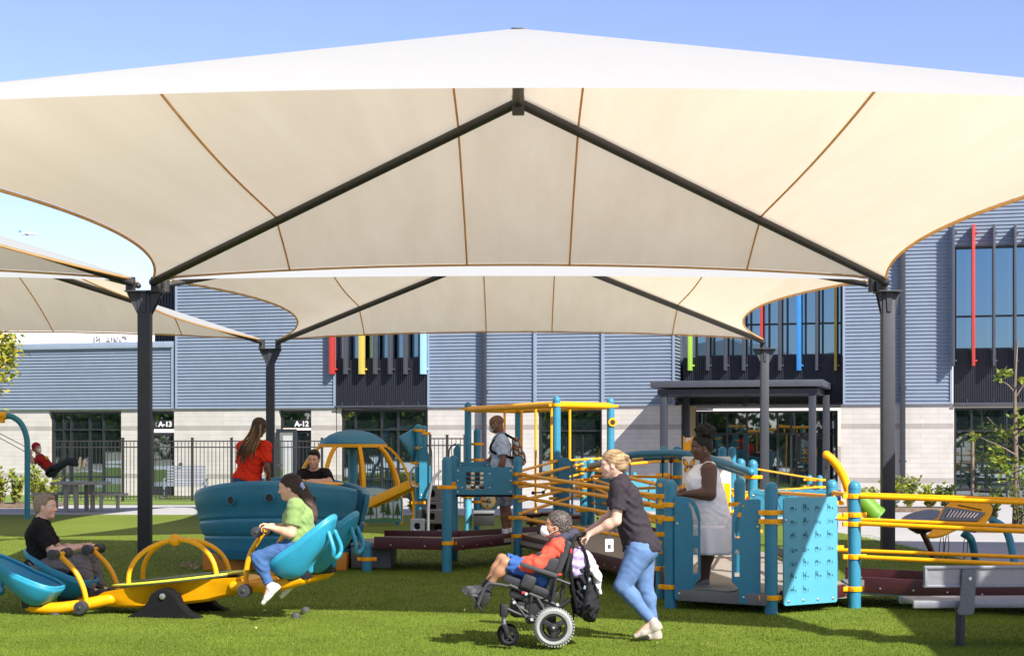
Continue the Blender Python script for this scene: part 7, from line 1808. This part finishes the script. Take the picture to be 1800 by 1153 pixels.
ym.top((.016, .014, .015), sleeve=.74, hem=.06, name='t_shirt', inf=.016, wrinkle=.005, seed=20, vox=.008)
ym.pants((.05, .05, .06), 1.92, mat_='cloth', name='trousers', vox=.010, seed=21); ym.shoes((.05, .05, .05), vox=.010)
H = ym.H; F_ = Field(); H.cap(F_, .013, low=-.05, puff=.6); F_.ell(H.p(.045, 0, .105), H.r(.05, .06, .025), H.M, .02); ym.add('hair', F_, (.022, .014, .010), 'hair', .005, wrinkle=.003, wscale=3.5)
b = MB(); rng = random.Random(4); fr = frame(A_(P(553, 845, d - .165)) - ym.off, (1, -.02, .02))
for k in range(26): b.box(fr @ Vector((-.11 + .009 * k, rng.uniform(-.006, .006) + .0009 * (k - 13) ** 2 * .2, .012)), (.005, .003, rng.uniform(.018, .04)), Euler((0, rng.uniform(-.5, .5), 0)))
b.build('shirt_print', M['tablestone'], ym.root, smooth=0); tag(ym.root.children[-1], kind='stuff')

# ---------------------------------------------------------------- man on the left of the seesaw
d = 16.75
sm = Person('greying fair haired man in black polo and grey trousers riding the left of the seesaw', d, (85, 1040), dict(
    head=(80, 891, 0), neck=(72, 915, 0), chest=(71, 940, 0), pelvis=(72, 996, 0),
    shR=(68, 929, -.19), shL=(74, 929, .19), elR=(92, 970, -.23), elL=(103, 965, .23), wrR=(140, 962, -.15), wrL=(158, 958, .20),
    hipR=(74, 999, -.09), hipL=(76, 999, .09), knR=(144, 985, -.12), knL=(160, 984, .14), anR=(160, 1037, -.12), anL=(176, 1034, .14), toeR=(194, 1045, -.13), heelR=(152, 1047, -.12), toeL=(211, 1042, .16), heelL=(169, 1044, .14)),
    (1, -.05, .02), (-.04, 0, 1), (0, 1, 0), k=1.04, girth=1.08, head=1.04, skin=(.74, .45, .35))
sm.body(vox=.006, hands=[('R', (1, 0, -.1), (0, .2, -1), (0, 1, .3), .9), ('L', (1, 0, -.1), (0, -.2, -1), (0, -1, .3), .9)], belly=.55, brow=(.30, .20, .12), lips=(.45, .18, .16), blush=.45, smile=1)
sm.top((.014, .013, .015), sleeve=.78, hem=.04, belly=.55, name='polo_shirt', inf=.019, collar=True, wrinkle=.0055, seed=23)
sm.pants((.17, .16, .165), 1.93, mat_='cloth', name='trousers', inf=.016, loose=.006, wrinkle=.006, seed=24)
sm.shoes((.055, .045, .04), (.10, .09, .08))
H = sm.H; F_ = Field(); H.cap(F_, .012, low=-.05, puff=.5); F_.ell(H.p(.05, 0, .100), H.r(.045, .055, .022), H.M, .02); sm.add('hair', F_, (.25, .19, .135), 'hair', .005, wrinkle=.0022, wscale=3.5)
F_ = Field(); F_.ell(sm.J['shR'] + np.array((.0, -.05, .045)), (.02, .012, .02), None); sm.add('shirt_tag', F_, (.35, .48, .03), 'cloth', .006)
tubes([([H.p(.098, .045, .003), H.p(.04, .072, .008), H.p(-.004, .082, .012)], .0022), ([H.p(.098, -.045, .003), H.p(.04, -.072, .008), H.p(-.004, -.082, .012)], .0022)], 'glasses_arms', M['chrome'], sm.root, sm.off, 6); tag(sm.root.children[-1], kind='stuff')

# ---------------------------------------------------------------- woman on the right of the seesaw
d = 15.42
sgp = Person('woman in green ribbed top, jeans and white trainers riding the right of the seesaw', d, (500, 1075), dict(
    head=(510, 857, 0), neck=(520, 880, 0), chest=(527, 907, 0), pelvis=(524, 955, 0),
    shL=(520, 891, -.165), shR=(524, 891, .165), elL=(511, 937, -.20), elR=(505, 930, .22), wrL=(480, 928, -.16), wrR=(477, 924, .16),
    hipL=(524, 957, -.085), hipR=(524, 957, .085), knL=(453, 980, -.13), knR=(474, 978, .13), anL=(475, 1030, -.14), anR=(505, 1022, .14), toeL=(462, 1066, -.15), heelL=(494, 1032, -.14), toeR=(494, 1054, .16), heelR=(524, 1024, .15)),
    (-1, .04, -.12), (-.1, 0, 1), (0, -1, 0), k=1.0, girth=1.08, head=1.0, skin=(.62, .36, .25))
sgp.sz.update(th=(.076, .055), ca=(.049, .034))
sgp.sz.update(wai=(.148, .118), ua=(.056, .046), fa=(.044, .028))
sgp.body(vox=.006, hands=[('L', (-1, .1, .2), (0, .2, -1), (0, 1, .3), .85), ('R', (-1, -.1, .2), (0, -.2, -1), (0, -1, .3), .85)], bust=1.15, belly=.6, lips=(.40, .15, .13), brow=(.03, .02, .015))
sgp.top((.20, .31, .105), sleeve=.70, hem=.035, bust=1.15, belly=.6, mat_='knit', name='ribbed_top', inf=.014, wrinkle=.003, seed=26)
sgp.pants((.05, .11, .26), 1.90, name='jeans', wrinkle=.003, seed=27, inf=.009)
sgp.shoes((.68, .67, .66), (.66, .64, .62), soleh=.026)
H = sgp.H; F_ = Field(); H.cap(F_, .014, low=-.055); F_.ell(H.p(-.085, 0, .0), H.r(.05, .055, .05), H.M, .03)
tail = spline([H.p(-.10, 0, .005), A_(P(533, 863, d)), A_(P(543, 884, d)), A_(P(549, 905, d)), A_(P(547, 918, d))], 5)
F_.tube([A_(q) for q in tail], list(np.interp(np.linspace(0, 1, len(tail)), [0, .2, .55, .85, 1], [.028, .046, .048, .036, .014])), .03)
def darkb(v):
    t = np.clip((v[:, 2].max() - v[:, 2]) / .5, 0, 1)[:, None]; return np.array([[.018, .012, .010]]) * (1 - t) + np.array([[.085, .050, .040]]) * t
sgp.add('hair', F_, darkb, 'hair', .006, wrinkle=.0022, wscale=1.7, seed=2)
F_ = Field(); c = H.p(-.125, 0, -.002); ax1, ax2 = H.u * .9 + H.f * .4, H.l
F_.tube([c + (ax1 * math.cos(t) + ax2 * math.sin(t)) * .038 for t in [k * 2 * PI / 16 for k in range(17)]], .020, .01); sgp.add('scrunchie', F_, (.36, .42, .68), 'cloth', .005, wrinkle=.003, wscale=3)

# ---------------------------------------------------------------- rider on the swing
d = 36.9
sr = Person('person in dark red T-shirt, red cap and mask leaning back on the swing', d, (95, 905), dict(
    head=(65, 788, -.05), neck=(69, 801, 0), chest=(76, 811, 0), pelvis=(91, 827, 0),
    shR=(66, 808, -.15), shL=(73, 804, .15), elR=(57, 812, -.24), elL=(66, 806, .26), wrR=(54, 799, -.24), wrL=(64, 795, .26),
    knR=(121, 811, -.10), knL=(120, 809, .12), anR=(140, 818, -.06), anL=(147, 814, .16), toeR=(143, 802, -.04), heelR=(141, 827, -.06), toeL=(152, 805, .2), heelL=(148, 823, .16)),
    (.72, -.68, .1), (-.34, 0, .94), (.25, .97, 0), k=.95, girth=.98, head=1.04, skin=(.50, .30, .22))
sr.body(vox=.010, hands=[('R', (-.1, 0, 1), (0, 1, 0), (1, 0, 0), 1.0), ('L', (-.1, 0, 1), (0, -1, 0), (1, 0, 0), 1.0)])
sr.top((.27, .014, .018), sleeve=.7, hem=.03, name='t_shirt', inf=.016, vox=.011); sr.pants((.022, .030, .045), 1.93, mat_='cloth', name='trousers', vox=.011, inf=.014); sr.shoes((.62, .58, .50), (.6, .57, .5), vox=.010)
H = sr.H; F_ = Field(); H.cap(F_, .018, low=-.03); F_.ell(H.p(.085, 0, .07), H.r(.06, .06, .012), H.M, .01); sr.add('cap', F_, (.30, .015, .04), 'cloth', .008); add_mask(sr, (.75, .75, .76), 0, False)
F_ = Field(); F_.ell(sr.J['chest'] + sr.front * .115, (.05, .05, .05), None); sr.add('shirt_emblem', F_, (.55, .38, .04), 'cloth', .010)
ss = empty('sling_swing', Vector(sr.J['pelvis']), label='black sling swing seat on two thin chains under the rider', cat='swing seat')
o_ = np.array(ss.location); b = MB(); b.grid(lambda u, v: Vector(sr.J['pelvis'] - o_ + np.array((.02, 0, -.0)) + sr.lat * (u - .5) * .46 - sr.ax * .115 + sr.front * (v - .45) * .22 + sr.ax * .10 * (2 * u - 1) ** 2), 12, 4); s_ = b.build('seat', M['rubber'], ss, smooth=180); md = s_.modifiers.new('thick', 'SOLIDIFY'); md.thickness = .02
for sd, sg in (('R', -1), ('L', 1)):
    b = MB(); p0 = sr.J['pelvis'] - o_ + sr.lat * sg * .23; p1 = sr.J['wr' + sd] - o_; b.tube([p0, p1, np.array(SWING_TOP) - o_ + np.array((0, sg * .25, 0))], .009, 6); b.build('chain', M['charcoal'], ss)
